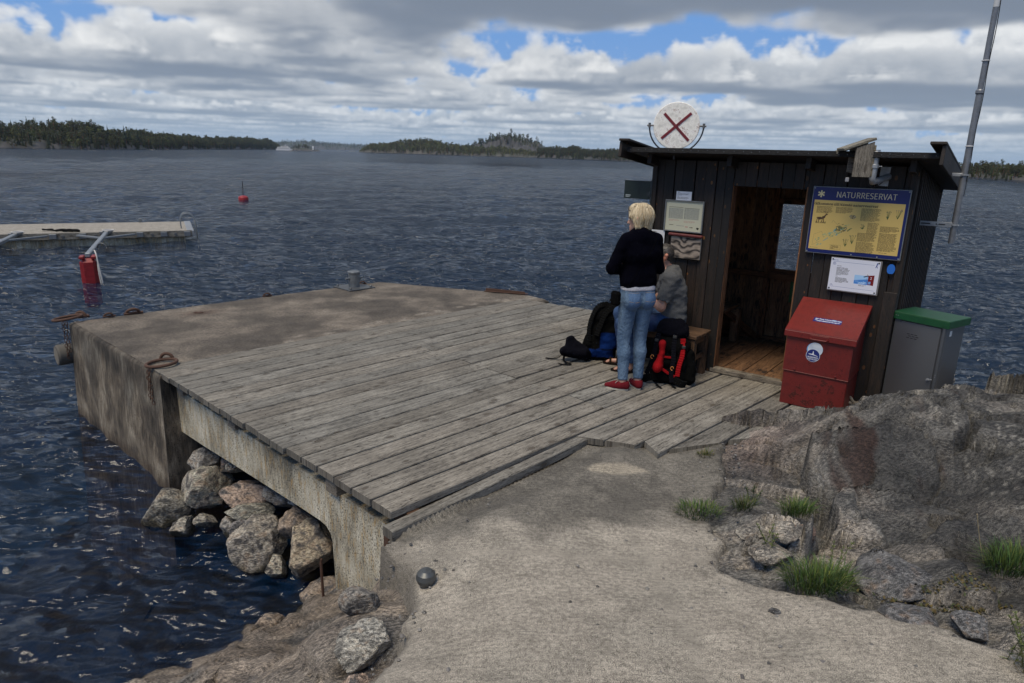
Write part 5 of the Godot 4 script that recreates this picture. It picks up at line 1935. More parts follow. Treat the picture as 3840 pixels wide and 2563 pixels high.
func make_roof_lamp() -> void:
	# a board box on a bent pipe, bolted to a plate under the eaves
	var th := thing("lamp_box", "weathered wooden box with slanted lid on a bent galvanised pipe above the hut front", "box", hp(1.235, 2.00, -0.02), HUT_ANG)
	var px := -0.035
	var pl := geo()
	pl.box(Vector3(0.17, 0.155, 0.006), Transform3D(Basis(), Vector3(0.055, -0.045, -0.0)), 0.006)
	put("wall_plate", pl, M.galv, th)
	var bb := geo(Color(1.5, 1.25, 1.05), 0.6)
	bb.box(Vector3(0.27, 0.22, 0.028), Transform3D(Basis(), Vector3(0.0, -0.085, -0.022)), 0.004)
	put("wall_board", bb, M.brown, th)
	var pg := geo()
	pg.tube(PackedVector3Array([Vector3(0.04, -0.045, 0.0), Vector3(-0.01, -0.075, 0.16), Vector3(px, -0.085, 0.235), Vector3(px - 0.002, -0.06, 0.25), Vector3(px, 0.0, 0.25), Vector3(px, 0.16, 0.25)]), 0.026, 14)
	put("pipe", pg, M.galv, th)
	for y in [0.135, 0.035]:
		var c := geo()
		c.lathe([Vector2(0.032, -0.014), Vector2(0.033, -0.012), Vector2(0.033, 0.012), Vector2(0.032, 0.014), Vector2(0.026, 0.014)], 16, Transform3D(Basis(), Vector3(px, y, 0.25)))
		c.rod(Vector3(px + 0.03, y, 0.25), Vector3(px + 0.055, y, 0.25), 0.004)
		put("clamp", c, M.galv, th)
	# the box, turned to the left
	var bx := Transform3D(Basis(Vector3.UP, 0.55), Vector3(px - 0.105, 0.085, 0.27))
	var w := Color(1.05, 0.95, 0.88)
	var sd := geo(w, 0.9, Vector2(0.2, 0.4))
	sd.prism(PackedVector2Array([Vector2(-0.065, -0.135), Vector2(0.065, -0.135), Vector2(0.065, 0.135), Vector2(-0.065, 0.085)]), 0.020, bx * Transform3D(Basis(), Vector3(0, 0, 0.045)))
	for i in sd.t.size():
		sd.t[i] = Vector2(sd.t[i].y, sd.t[i].x)
	put("side_board", sd, M.deck, th)
	var s2 := geo(w * 0.8, 0.9, Vector2(0.7, 0.1))
	s2.prism(PackedVector2Array([Vector2(-0.065, -0.10), Vector2(0.065, -0.135), Vector2(0.065, 0.135), Vector2(-0.065, 0.085)]), 0.020, bx * Transform3D(Basis(), Vector3(0, 0, -0.085)))
	put("side_board", s2, M.deck, th)
	var bk := geo(Color(1.2, 0.9, 0.7), 0.9)
	bk.box(Vector3(0.02, 0.24, 0.135), bx * Transform3D(Basis(), Vector3(0.075, -0.01, -0.01)), 0.003)
	put("back_board", bk, M.deck, th)
	var ld := geo(w * 1.05, 0.9)
	ld.box(Vector3(0.25, 0.020, 0.165), bx * Transform3D(Basis(Vector3.BACK, 0.36), Vector3(-0.045, 0.115, -0.01)), 0.003)
	ld.box(Vector3(0.20, 0.030, 0.02), bx * Transform3D(Basis(Vector3.BACK, 0.36), Vector3(-0.075, 0.085, -0.085)), 0.003)
	put("lid_board", ld, M.deck, th)
	var lm := geo(Color(0.3, 0.3, 0.32))
	lm.box(Vector3(0.026, 0.034, 0.02), bx * Transform3D(Basis(), Vector3(-0.08, -0.16, 0.0)), 0.004)
	put("sensor", lm, M.flat, th)
	var cb := geo(Color(0.02, 0.02, 0.02))
	cb.tube(curve([Vector3(0.02, -0.07, 0.012), Vector3(-0.04, -0.13, 0.03), Vector3(-0.09, -0.12, 0.03), Vector3(-0.12, -0.05, 0.02)]), 0.0035, 6)
	put("cable", cb, M.flat, th)

func make_pole() -> void:
	var th := thing("antenna_mast", "tall grey pipe mast with a thin cable, bracketed to the hut's right side", "mast", hp(1.76, 0.0, 0.42), HUT_ANG)
	# the mast leans a little
	var a := Vector3(0.0, 1.42, 0)
	var b := Vector3(-0.012, 3.75, 0.0)
	var g := geo(Color(0.6, 0.6, 0.62))
	g.rod(a, a.lerp(b, 0.52), 0.024, 16)
	g.rod(a.lerp(b, 0.50), b, 0.021, 16)
	g.lathe([Vector2(0.024, -0.02), Vector2(0.031, -0.01), Vector2(0.031, 0.01), Vector2(0.024, 0.02)], 16, Transform3D(Basis(), a.lerp(b, 0.52)))
	put("pipe", g, M.galv, th)
	var cb := geo(Color(0.015, 0.015, 0.015))
	var pts := []
	for i in 14:
		var f := i / 13.0
		pts.append(a.lerp(b, lerpf(0.22, 1.0, f)) + Vector3(0.026 + 0.003 * sin(i * 1.7), 0, 0.006 + 0.003 * cos(i * 2.3)))
	cb.tube(curve(pts, 4), 0.0035, 6)
	put("cable", cb, M.flat, th)
	for f in [0.34, 0.62, 0.86]:
		var t := geo(Color(0.55, 0.56, 0.58))
		t.lathe([Vector2(0.024, -0.005), Vector2(0.032, 0.0), Vector2(0.024, 0.005)], 14, Transform3D(Basis(), a.lerp(b, f)))
		put("tie", t, M.plastic, th)
	var tp := geo(Color(0.5, 0.51, 0.52))
	tp.lathe([Vector2(0.0216, -0.03), Vector2(0.0218, 0.03)], 16, Transform3D(Basis(), a.lerp(b, 0.80)))
	put("tape_patch", tp, M.flat, th)
	# two brackets back to the hut
	var lo := geo()
	lo.box(Vector3(0.30, 0.040, 0.006), Transform3D(Basis(), Vector3(-0.165, 1.575, 0.022)), 0.002)
	lo.box(Vector3(0.012, 0.05, 0.05), Transform3D(Basis(), Vector3(-0.285, 1.575, 0.0)), 0.002)
	lo.lathe([Vector2(0.007, 0.0), Vector2(0.006, 0.006), Vector2(0.0, 0.007)], 8, Transform3D(Basis(Vector3.RIGHT, PI * 0.5), Vector3(-0.12, 1.575, 0.026)))
	put("lower_bracket", lo, M.galv, th)
	var sl := geo(Color(0.03, 0.03, 0.03))
	for x in [-0.21, -0.10]:
		sl.box(Vector3(0.07, 0.010, 0.002), Transform3D(Basis(), Vector3(x, 1.575, 0.0262)), 0.0)
	put("bracket_slot", sl, M.flat, th)
	var hi := geo()
	hi.box(Vector3(0.085, 0.028, 0.020), Transform3D(Basis(), Vector3(-0.055, 1.985, 0.015)), 0.003)
	put("upper_bracket", hi, M.galv, th)
	for y in [1.575, 1.985]:
		var u := geo()
		u.lathe([Vector2(0.024, -0.006), Vector2(0.035, -0.005), Vector2(0.035, 0.005), Vector2(0.024, 0.006)], 14, Transform3D(Basis(), a.lerp(b, (y - 1.42) / 2.33)))
		put("u_bolt", u, M.galv, th)

# ---------------------------------------------------------------- bins
func make_red_bin() -> void:
	var th := thing("red_leaflet_bin", "worn red metal bin with a sloping lid and round blue sticker, beside the doorway", "bin", hp(1.035, 0.0, -0.255), HUT_ANG)
	var red := Color(0.20, 0.016, 0.013)
	var w := 0.52
	# lower part, proud of the upper
	var lo := geo(red)
	lo.boxat(Vector3(0, 0.155, 0.0), Vector3(w - 0.004, 0.31, 0.43), 0.006)
	put("lower_body", lo, M.worn_paint, th)
	var up := geo(red)
	# upper body as an extruded side outline (sloping top)
	up.prism(PackedVector2Array([Vector2(0.222, 0.305), Vector2(0.222, 0.655), Vector2(-0.205, 0.845), Vector2(-0.205, 0.305)]), w + 0.006, Transform3D(Basis(Vector3(0, 0, 1), Vector3.UP, Vector3(-1, 0, 0)), Vector3((w + 0.006) * 0.5, 0, 0)))
	put("upper_body", up, M.worn_paint, th)
	var rim := geo(red * 0.8)
	rim.boxat(Vector3(0, 0.306, 0.222), Vector3(w + 0.010, 0.008, 0.008), 0.002)
	rim.boxat(Vector3(w * 0.5 + 0.001, 0.306, 0.0), Vector3(0.008, 0.008, 0.43), 0.002)
	put("seam", rim, M.worn_paint, th)
	# lid
	var a := atan2(0.212, 0.455)
	var lb := Basis(Vector3.RIGHT, a)
	var lid := geo(red * 1.15)
	lid.box(Vector3(w + 0.050, 0.012, 0.510), Transform3D(lb, Vector3(0, 0.772, 0.006)), 0.004)
	lid.box(Vector3(w + 0.050, 0.052, 0.010), Transform3D(Basis(), Vector3(0, 0.638, 0.240)), 0.003)
	for s in [-1.0, 1.0]:
		lid.box(Vector3(0.008, 0.040, 0.500), Transform3D(lb, Vector3(s * (w * 0.5 + 0.021), 0.750, 0.002)), 0.002)
	put("lid", lid, M.worn_paint, th)
	var hd := geo(red)
	hd.tube(curve([Vector3(-0.065, 0.630, 0.246), Vector3(-0.064, 0.628, 0.280), Vector3(-0.045, 0.628, 0.290), Vector3(0.045, 0.628, 0.290), Vector3(0.064, 0.628, 0.280), Vector3(0.065, 0.630, 0.246)], 4), 0.007, 8)
	hd.boxat(Vector3(0, 0.640, 0.247), Vector3(0.15, 0.03, 0.006), 0.002)
	put("handle", hd, M.worn_paint, th)
	for q in [[-0.165, 0.33], [0.165, 0.33]]:
		var b := geo(red)
		b.lathe([Vector2(0.010, 0.0), Vector2(0.009, 0.006), Vector2(0.0, 0.008)], 8, Transform3D(Basis(Vector3.RIGHT, PI * 0.5), Vector3(q[0], q[1], 0.226)))
		put("bolt", b, M.worn_paint, th)
	# scabs of rust and blistered paint on the lower front
	var rg := geo(Color(0.85, 0.25, 0.22))
	var rr := RandomNumberGenerator.new()
	rr.seed = 91
	for cl in [[-0.12, 0.14, 0.055], [0.02, 0.17, 0.045], [0.0, 0.06, 0.03], [-0.05, 0.05, 0.03], [0.14, 0.20, 0.04], [0.15, 0.07, 0.04], [-0.16, 0.08, 0.03], [0.08, 0.25, 0.03]]:
		for k in 16:
			var d: Vector2 = Vector2.from_angle(rr.randf() * TAU) * cl[2] * sqrt(rr.randf())
			var p := PackedVector2Array()
			var sz := rr.randf_range(0.003, 0.009)
			for j in 6:
				p.append(Vector2(cl[0], cl[1]) + d + Vector2.from_angle(TAU * j / 6.0) * sz * rr.randf_range(0.5, 1.3))
			rg.prism(p, rr.randf_range(0.0008, 0.0022), Transform3D(Basis(), Vector3(0, 0, 0.2152)))
	put("rust_scabs", rg, M.rust, th).set_meta("kind", "stuff")
	# stickers
	var bl := Color(0.07, 0.13, 0.42)
	var sp := Pic.new(512, 128, bl)
	sp.line(Vector2(30, 80), Vector2(60, 70), 3, Color.WHITE); sp.line(Vector2(45, 74), Vector2(45, 40), 2, Color.WHITE)
	sp.line(Vector2(450, 84), Vector2(482, 92), 3, Color.WHITE); sp.line(Vector2(466, 86), Vector2(466, 52), 2, Color.WHITE)
	for k in 9: sp.dot(330 + rng.randf() * 70, 10 + rng.randf() * 30, 5 + rng.randf() * 6, Color(0.45, 0.65, 0.80))
	var st := sheet_of(0.225, 0.058, 0.0)
	var so := put("lid_sticker", st, print_mat(sp, 0.3), th)
	so.transform = Transform3D(lb * Basis(Vector3.RIGHT, -PI * 0.5), Vector3(0, 0.772, 0.006) + lb * Vector3(0.005, 0.0072, 0.06))
	var wh := solid(Color(0.75, 0.76, 0.78))
	lettering("Här finns information från", 0.0185, 0.0005, wh, so, Vector3(0.004, 0.013, 0.0006), false, true, 0.88)
	lettering("SKÄRGÅRDSSTIFTELSEN", 0.0175, 0.0005, wh, so, Vector3(0, -0.013, 0.0006), false, true, 0.86)
	var rd := thing_part(th, "round_sticker", Vector3(-0.035, 0.475, 0.2235))
	var pale := geo(Color(0.62, 0.68, 0.74))
	pale.lathe([Vector2(0.060, 0.0), Vector2(0.060, 0.0008), Vector2(0.0, 0.0008)], 32, Transform3D(Basis(Vector3.RIGHT, PI * 0.5), Vector3(0.012, 0.055, 0)))
	put("old_pale_layer", pale, M.flat, rd)
	var lbz := geo(Color(0.16, 0.36, 0.60))
	lbz.lathe([Vector2(0.060, 0.0), Vector2(0.060, 0.0004), Vector2(0.0, 0.0004)], 32, Transform3D(Basis(Vector3.RIGHT, PI * 0.5), Vector3(0.004, 0.052, 0)))
	put("light_blue_edge", lbz, M.flat, rd)
	var ring := geo(Color(0.72, 0.74, 0.78))
	ring.lathe([Vector2(0.056, 0.0), Vector2(0.056, 0.0013), Vector2(0.0, 0.0013)], 32, Transform3D(Basis(Vector3.RIGHT, PI * 0.5), Vector3(0, 0, 0)))
	put("white_rim", ring, M.flat, rd)
	var core := geo(Color(0.010, 0.020, 0.155))
	core.lathe([Vector2(0.053, 0.0), Vector2(0.053, 0.0019), Vector2(0.0, 0.0019)], 32, Transform3D(Basis(Vector3.RIGHT, PI * 0.5), Vector3(0, 0, 0)))
	put("blue_face", core, M.flat, rd)
	var em := geo(Color(0.75, 0.76, 0.80))
	em.prism(PackedVector2Array([Vector2(-0.006, 0.010), Vector2(-0.003, 0.038), Vector2(0.002, 0.038), Vector2(0.006, 0.010)]), 0.0006, Transform3D(Basis(), Vector3(0, 0, 0.002)))
	em.prism(PackedVector2Array([Vector2(-0.038, 0.012), Vector2(-0.006, 0.014), Vector2(0.012, 0.008), Vector2(0.040, 0.000), Vector2(0.038, -0.003), Vector2(0.0, 0.004), Vector2(-0.030, 0.006)]), 0.0007, Transform3D(Basis(), Vector3(0, 0, 0.002)))
	put("emblem", em, M.flat, rd)
	lettering("SKÄRGÅRDS", 0.0165, 0.0005, wh, rd, Vector3(0, -0.016, 0.0024), false, true, 0.9)
	lettering("STIFTELSEN", 0.0165, 0.0005, wh, rd, Vector3(0, -0.034, 0.0024), false, true, 0.9)

func thing_part(parent: Node, called: String, at: Vector3) -> Node3D:
	var o := Node3D.new()
	o.name = called
	parent.add_child(o, true)
	o.position = at
	return o

func make_grey_bin() -> void:
	var turn := HUT_ANG - deg_to_rad(20.0)
	var th := thing("waste_bin", "grey galvanised waste bin with a flat green lid, right of the hut behind the rock", "bin", hp(1.75, 0.0, 0.05), turn)
	var w := 0.41
	var d := 0.30
	var g := geo(Color(0.8, 0.8, 0.8))
	g.boxat(Vector3(0, 0.33, 0), Vector3(w, 1.0, d), 0.006)
	put("body", g, M.sheet_metal, th)
	var dr := geo(Color(0.8, 0.8, 0.8))
	dr.boxat(Vector3(-0.018, 0.33, d * 0.5 + 0.006), Vector3(w - 0.035, 0.94, 0.012), 0.003)
	put("door", dr, M.sheet_metal, th)
	var ed := geo(Color(0.7, 0.72, 0.74))
	ed.boxat(Vector3(w * 0.5 - 0.012, 0.33, d * 0.5 + 0.008), Vector3(0.022, 0.96, 0.018), 0.003)
	put("edge_strip", ed, M.sheet_metal, th)
	var lid := geo(Color(0.010, 0.085, 0.028))
	lid.boxat(Vector3(0, 0.862, 0.0), Vector3(w + 0.045, 0.012, d + 0.05), 0.004)
	for q in [[0, d * 0.5 + 0.022, w + 0.045, 0.008], [0, -d * 0.5 - 0.022, w + 0.045, 0.008], [w * 0.5 + 0.019, 0, 0.008, d + 0.036], [-w * 0.5 - 0.019, 0, 0.008, d + 0.036]]:
		lid.boxat(Vector3(q[0], 0.834, q[1]), Vector3(q[2], 0.056, q[3]), 0.003)
	put("lid", lid, M.paint, th)
	var vn := geo(Color(0.01, 0.01, 0.01))
	for y0 in [0.70, 0.04]:
		for r in 3:
			for c in 3:
				vn.boxat(Vector3(-0.075 + c * 0.030 + (0.012 if r == 1 else 0.0), y0 - r * 0.016, d * 0.5 + 0.0125), Vector3(0.022, 0.0045, 0.002), 0.0)
	put("vent_slots", vn, M.flat, th)
	var lt := geo(Color(0.7, 0.7, 0.72))
	lt.lathe([Vector2(0.014, 0.0), Vector2(0.013, 0.012), Vector2(0.0, 0.013)], 12, Transform3D(Basis(Vector3.RIGHT, PI * 0.5), Vector3(w * 0.5 - 0.065, 0.36, d * 0.5 + 0.012)))
	lt.box(Vector3(0.045, 0.012, 0.010), Transform3D(Basis(Vector3.BACK, 0.35), Vector3(w * 0.5 - 0.048, 0.366, d * 0.5 + 0.026)), 0.003)
	put("latch", lt, M.galv, th)
	var sc := geo(Color(0.85, 0.85, 0.85))
	for q in [[-w * 0.5 + 0.012, 0.838, d * 0.5 + 0.0275], [-w * 0.5 + 0.030, 0.838, d * 0.5 + 0.0275], [w * 0.5 - 0.012, 0.395, d * 0.5 + 0.0185], [w * 0.5 - 0.012, 0.412, d * 0.5 + 0.0185]]:
		sc.lathe([Vector2(0.0035, 0.0), Vector2(0.003, 0.002), Vector2(0.0, 0.0025)], 8, Transform3D(Basis(Vector3.RIGHT, PI * 0.5), Vector3(q[0], q[1], q[2])))
	put("rivets", sc, M.galv, th)
	var lb := geo(Color(0.6, 0.6, 0.58))
	lb.boxat(Vector3(w * 0.5 + 0.0008, 0.755, 0.075), Vector3(0.0016, 0.045, 0.035), 0.0)
	put("label_sticker", lb, M.flat, th)
	var tg := geo(Color(0.3, 0.31, 0.32))
	tg.boxat(Vector3(-w * 0.5 + 0.03, 0.796, d * 0.5 + 0.008), Vector3(0.06, 0.03, 0.010), 0.004)
	put("lid_catch", tg, M.galv, th)

func make_litter() -> void:
	# driftwood and stones between the bins
	for q in [[1.40, 0.02, -0.20, "gnarled pale driftwood piece lying between the red bin and the hut corner", 3], [1.62, 0.02, -0.26, "flat crumbling pale driftwood strip at the foot of the grey bin", 5]]:
		var g := geo(Color(0.95, 0.88, 0.80))
		var r := RandomNumberGenerator.new()
		r.seed = q[4]
		var pts := []
		for i in 6:
			pts.append(Vector3((i - 2.5) * 0.05, 0.03 + r.randf_range(-0.015, 0.02), r.randf_range(-0.02, 0.02)))
		var rad := []
		var c := curve(pts, 4)
		for i in c.size():
			rad.append(0.022 * (0.6 + 0.5 * r.randf()) * (1.0 - 0.5 * absf(float(i) / c.size() - 0.4)))
		g.tube(c, rad, 7)
		g.tube(PackedVector3Array([c[4], c[4] + Vector3(-0.03, 0.05, 0.01), c[4] + Vector3(-0.06, 0.08, 0.0)]), [0.018, 0.014, 0.008], 6)
		var o := put("driftwood", g, M.deck)
		o.position = hp(q[0], q[1], q[2])
		o.rotation.y = HUT_ANG + 0.2
		tag(o, q[3], "driftwood")
	var st := put("tan_pebble", rock_geo(211, Vector3(0.05, 0.025, 0.035), 8, 0.02, Color(1.0, 0.82, 0.6), Color(0.7, 0.55, 0.4), 8), M.rock)
	st.position = hp(1.74, 0.03, -0.24)
	tag(st, "flat tan pebble lying before the foot of the grey bin", "stone")
	# old planks and slabs of a landing behind, right of the grey bin
	for q in [[0, "broken concrete landing slab sloping into the water right of the grey bin"], [1, "second concrete landing slab, beyond a gap, farther right by the water"]]:
		var g := geo(Color(0.75, 0.70, 0.64))
		g.box(Vector3(0.60, 0.14, 0.85), Transform3D(), 0.02)
		var o := put("landing_slab", g, M.slab)
		o.position = Vector3(4.35 + q[0] * 0.66, D - 0.9 - q[0] * 0.10, -6.35 - q[0] * 0.1)
		o.rotation = Vector3(0.10, -0.45, -0.12)
		tag(o, q[1], "slab", "concrete landing slabs")

# ---------------------------------------------------------------- people
func hand_into(g: Geo, wrist: Vector3, fwd: Vector3, palm: Vector3, curl: float, right: float) -> void:
	# palm, four unequal fingers bent at two knuckles, and a thumb from the side of the palm
	fwd = fwd.normalized()
	palm = (palm - fwd * palm.dot(fwd)).normalized()
	var side := fwd.cross(palm).normalized() * right
	var F := Field.new(wrist - Vector3.ONE * 0.21, wrist + Vector3.ONE * 0.21, 0.0045)
	var c := wrist + fwd * 0.05
	F.bone(wrist - fwd * 0.03, wrist + fwd * 0.015, 0.027, 0.026, 0.02, false, false, palm * 0.5)
	for k in 4:
		var o := side * (0.030 - 0.019 * k)
		F.bone(wrist + fwd * 0.012 + o * 0.6, wrist + fwd * 0.085 + o, 0.014, 0.0115, 0.018)
	var lens := [0.068, 0.076, 0.070, 0.054]
	for k in 4:
		var p := wrist + fwd * 0.085 + side * (0.030 - 0.019 * k)
		var d := fwd
		var l: float = lens[k]
		for s in 3:
			d = (d * cos(curl * 0.6) + palm * sin(curl * 0.6)).rotated(side, 0.0).normalized()
			var q: Vector3 = p + d * l * [0.45, 0.32, 0.25][s]
			F.bone(p, q, 0.0098 - s * 0.0009, 0.0092 - s * 0.0011, 0.004)
			p = q
	var t0 := wrist + fwd * 0.022 + side * 0.022
	var t1 := t0 + (fwd * 0.6 + side * 0.7 + palm * 0.25).normalized() * 0.040
	var t2 := t1 + (fwd * 0.9 + side * 0.25 + palm * 0.3).normalized() * 0.030
	F.bone(t0, t1, 0.015, 0.0115, 0.012)
	F.bone(t1, t2, 0.011, 0.0095, 0.004)
	F.build(g)

func head_into(g: Geo, at: Vector3, turn: Basis, skin: Color, male: bool) -> void:
	# at: between the ears; turn: -z is where the face looks
	var F := Field.new(at - Vector3.ONE * 0.17, at + Vector3.ONE * 0.17, 0.0048)
	var P := func(x: float, y: float, z: float) -> Vector3: return at + turn * Vector3(x, y, z)
	F.bone(P.call(0, 0.030, 0.022), P.call(0, 0.034, -0.020), 0.080, 0.074, 0.03)
	F.bone(P.call(0, 0.0, -0.035), P.call(0, -0.060, -0.045), 0.062, 0.046, 0.03)
	F.bone(P.call(-0.045, -0.035, -0.01), P.call(0.0, -0.085, -0.070), 0.030, 0.022, 0.03)
	F.bone(P.call(0.045, -0.035, -0.01), P.call(0.0, -0.085, -0.070), 0.030, 0.022, 0.03)
	F.bone(P.call(0, 0.012, -0.092), P.call(0, -0.026, -0.112), 0.009, 0.0135, 0.016)
	F.bone(P.call(-0.012, -0.030, -0.098), P.call(0.012, -0.030, -0.098), 0.009, 0.009, 0.008)
	F.bone(P.call(-0.036, 0.022, -0.083), P.call(0.036, 0.022, -0.083), 0.012, 0.012, 0.014)
	F.bone(P.call(-0.020, -0.058, -0.088), P.call(0.020, -0.058, -0.088), 0.0085, 0.0085, 0.012)
	for s in [-1.0, 1.0]:
		F.bone(P.call(s * 0.030, 0.002, -0.098), P.call(s * 0.032, 0.002, -0.098), 0.0125, 0.0125, 0.004, false, false, Vector3.ZERO, true)
		F.bone(P.call(s * 0.078, -0.016, 0.012), P.call(s * 0.086, 0.018, 0.020), 0.013, 0.017, 0.006, false, false, turn * Vector3(1, 0, 0) * 0.9)
		F.bone(P.call(s * 0.092, 0.004, 0.010), P.call(s * 0.092, 0.004, 0.012), 0.008, 0.008, 0.004, false, false, Vector3.ZERO, true)
	# neck
	F.bone(P.call(0, -0.055, 0.018), P.call(0, -0.150, 0.030), 0.052 if not male else 0.060, 0.056 if not male else 0.066, 0.03)
	var lips := skin.lerp(Color(0.35, 0.10, 0.09), 0.5)
	F.build(g, func(p: Vector3) -> Color:
		var q := turn.inverse() * (p - at)
		if absf(q.x) < 0.022 and absf(q.y + 0.058) < 0.008 and q.z < -0.07:
			return lips
		if male and q.y < -0.03 and q.z < -0.02:
			return skin.lerp(Color(0.20, 0.16, 0.14), 0.28)
		if q.x * q.x > 0.0055 and q.z > -0.02 and q.z < 0.05:
			return skin * Color(1.1, 0.88, 0.85)
		return skin)

func eyes_for(th: Node, at: Vector3, turn: Basis) -> void:
	for s in [-1.0, 1.0]:
		var e := geo(Color(0.75, 0.73, 0.70))
		e.lathe([Vector2(0.0, -0.011), Vector2(0.008, -0.0075), Vector2(0.011, 0.0), Vector2(0.0085, 0.007), Vector2(0.005, 0.0095)], 12, Transform3D(turn * Basis(Vector3.RIGHT, -PI * 0.5), at + turn * Vector3(s * 0.030, 0.002, -0.088)))
		e.col = Color(0.05, 0.07, 0.09)
		e.lathe([Vector2(0.005, 0.0095), Vector2(0.0, 0.0108)], 12, Transform3D(turn * Basis(Vector3.RIGHT, -PI * 0.5), at + turn * Vector3(s * 0.030, 0.002, -0.088)))
		put("eye", e, M.plastic, th)

func make_woman() -> void:
	var th := thing("person", "standing person seen from behind, short blond hair, navy sweater, blue jeans, red shoes", "person", Vector3(1.095, D, -5.955), deg_to_rad(20.0))
	th.scale = Vector3(0.94, 1.0, 0.95)
	var skin := Color(0.46, 0.27, 0.20)
	var headat := Vector3(-0.005, 1.535, -0.035)
	var face := Basis(Vector3.UP, deg_to_rad(38.0)) * Basis(Vector3.RIGHT, deg_to_rad(-4.0))
	# joints
	var shl := Vector3(-0.155, 1.355, 0.0)
	var shr := Vector3(0.155, 1.355, 0.0)
	var ell := Vector3(-0.270, 1.115, -0.02)
	var elr := Vector3(0.235, 1.110, -0.03)
	var wrl := Vector3(-0.035, 1.085, -0.195)
	var wrr := Vector3(0.045, 1.120, -0.185)
	var hipl := Vector3(-0.082, 0.860, 0.0)
	var hipr := Vector3(0.082, 0.860, 0.0)
	var knl := Vector3(-0.090, 0.470, -0.030)
	var knr := Vector3(0.085, 0.470, -0.025)
	var anl := Vector3(-0.095, 0.085, 0.020)
	var anr := Vector3(0.070, 0.085, 0.020)
	# body: one continuous surface
	var bg := geo(skin)
	var B := Field.new(Vector3(-0.36, 0.0, -0.30), Vector3(0.34, 1.50, 0.24), 0.013)
	B.bone(Vector3(0, 1.42, 0.0), Vector3(0, 1.36, 0.01), 0.055, 0.070, 0.05)
	B.bone(shl * Vector3(0.8, 1, 1), shr * Vector3(0.8, 1, 1), 0.058, 0.058, 0.06)
	B.bone(Vector3(-0.07, 1.24, 0.005), Vector3(0.07, 1.24, 0.005), 0.095, 0.095, 0.06)
	B.bone(Vector3(-0.055, 1.05, 0.0), Vector3(0.055, 1.05, 0.0), 0.082, 0.082, 0.07)
	B.bone(hipl, hipr, 0.090, 0.090, 0.06)
	for q in [[shl, ell, wrl], [shr, elr, wrr]]:
		B.bone(q[0], q[1], 0.044, 0.036, 0.03)
		B.bone(q[1], q[2], 0.036, 0.024, 0.02)
	for q in [[hipl, knl, anl], [hipr, knr, anr]]:
		B.bone(q[0], q[1], 0.074, 0.046, 0.03)
		B.bone(q[1], q[2], 0.045, 0.032, 0.02)
		B.bone(q[2], q[2] + Vector3(0, -0.03, -0.03), 0.032, 0.026, 0.02)
	B.build(bg)
	head_into(bg, headat, face, skin, false)
	hand_into(bg, wrl, Vector3(0.95, 0.10, -0.15), Vector3(0.1, 0.0, 0.9), 0.45, -1.0)
	hand_into(bg, wrr, Vector3(-0.95, -0.05, -0.10), Vector3(-0.1, 0.0, 0.9), 0.45, 1.0)
	put("body", bg, M.skin, th)
	eyes_for(th, headat, face)
	# sweater
	var sg := geo(Color(0.0022, 0.0024, 0.0048))
	var S := Field.new(Vector3(-0.38, 0.86, -0.30), Vector3(0.36, 1.50, 0.26), 0.011)
	S.bone(Vector3(0, 1.39, 0.012), Vector3(0, 1.425, 0.012), 0.082, 0.068, 0.03, false, true)
	S.bone(shl * Vector3(0.92, 1, 1), Vector3(0, 1.40, 0.01), 0.066, 0.075, 0.05)
	S.bone(shr * Vector3(0.92, 1, 1), Vector3(0, 1.40, 0.01), 0.066, 0.075, 0.05)
	S.bone(Vector3(-0.078, 1.25, 0.012), Vector3(0.078, 1.25, 0.012), 0.112, 0.112, 0.07)
	S.bone(Vector3(-0.058, 1.32, -0.045), Vector3(0.058, 1.20, -0.065), 0.085, 0.080, 0.06)
	S.bone(Vector3(-0.062, 1.07, 0.004), Vector3(0.062, 1.07, 0.004), 0.102, 0.102, 0.08)
	S.bone(Vector3(-0.072, 0.99, 0.006), Vector3(0.072, 0.99, 0.006), 0.104, 0.104, 0.06)
	for q in [[shl, ell, wrl], [shr, elr, wrr]]:
		S.bone(q[0], q[1], 0.063, 0.052, 0.035)
		S.bone(q[1], q[1].lerp(q[2], 0.86), 0.052, 0.039, 0.02, false, true)
	S.bone(Vector3(-0.3, 0.885, 0), Vector3(0.3, 0.885, 0), 0.055, 0.055, 0.0, false, false, Vector3(0, 0, 1) * 0.0, true)
	S.noise = fnl(801, 7.0, 3)
	S.amp = 0.013
	S.build(sg)
	put("sweater", sg, M.cloth, th)
	var hem := geo(Color(0.60, 0.60, 0.66))
	var H := Field.new(Vector3(-0.24, 0.88, -0.2), Vector3(0.24, 0.98, 0.2), 0.009)
	H.bone(Vector3(-0.068, 0.935, 0.008), Vector3(0.068, 0.935, 0.008), 0.106, 0.106, 0.02)
	H.bone(Vector3(0, 0.927, 0), Vector3(0, 0.80, 0), 0.3, 0.3, 0.0, true, false, Vector3.ZERO, true)
	H.build(hem)
	put("shirt_hem", hem, M.cloth, th)
	# jeans
	var jg := geo(Color(0.10, 0.19, 0.34))
	var J := Field.new(Vector3(-0.26, 0.05, -0.24), Vector3(0.26, 1.0, 0.26), 0.0105)
	J.bone(hipl + Vector3(0.012, 0.055, 0.0), hipr + Vector3(-0.012, 0.055, 0.0), 0.100, 0.100, 0.05)
	J.bone(Vector3(-0.062, 0.96, 0.003), Vector3(0.062, 0.96, 0.003), 0.090, 0.090, 0.05)
	J.bone(hipl + Vector3(0.006, -0.02, 0.045), hipl + Vector3(0.006, -0.02, 0.047), 0.090, 0.090, 0.035)
	J.bone(hipr + Vector3(-0.006, -0.02, 0.045), hipr + Vector3(-0.006, -0.02, 0.047), 0.090, 0.090, 0.035)
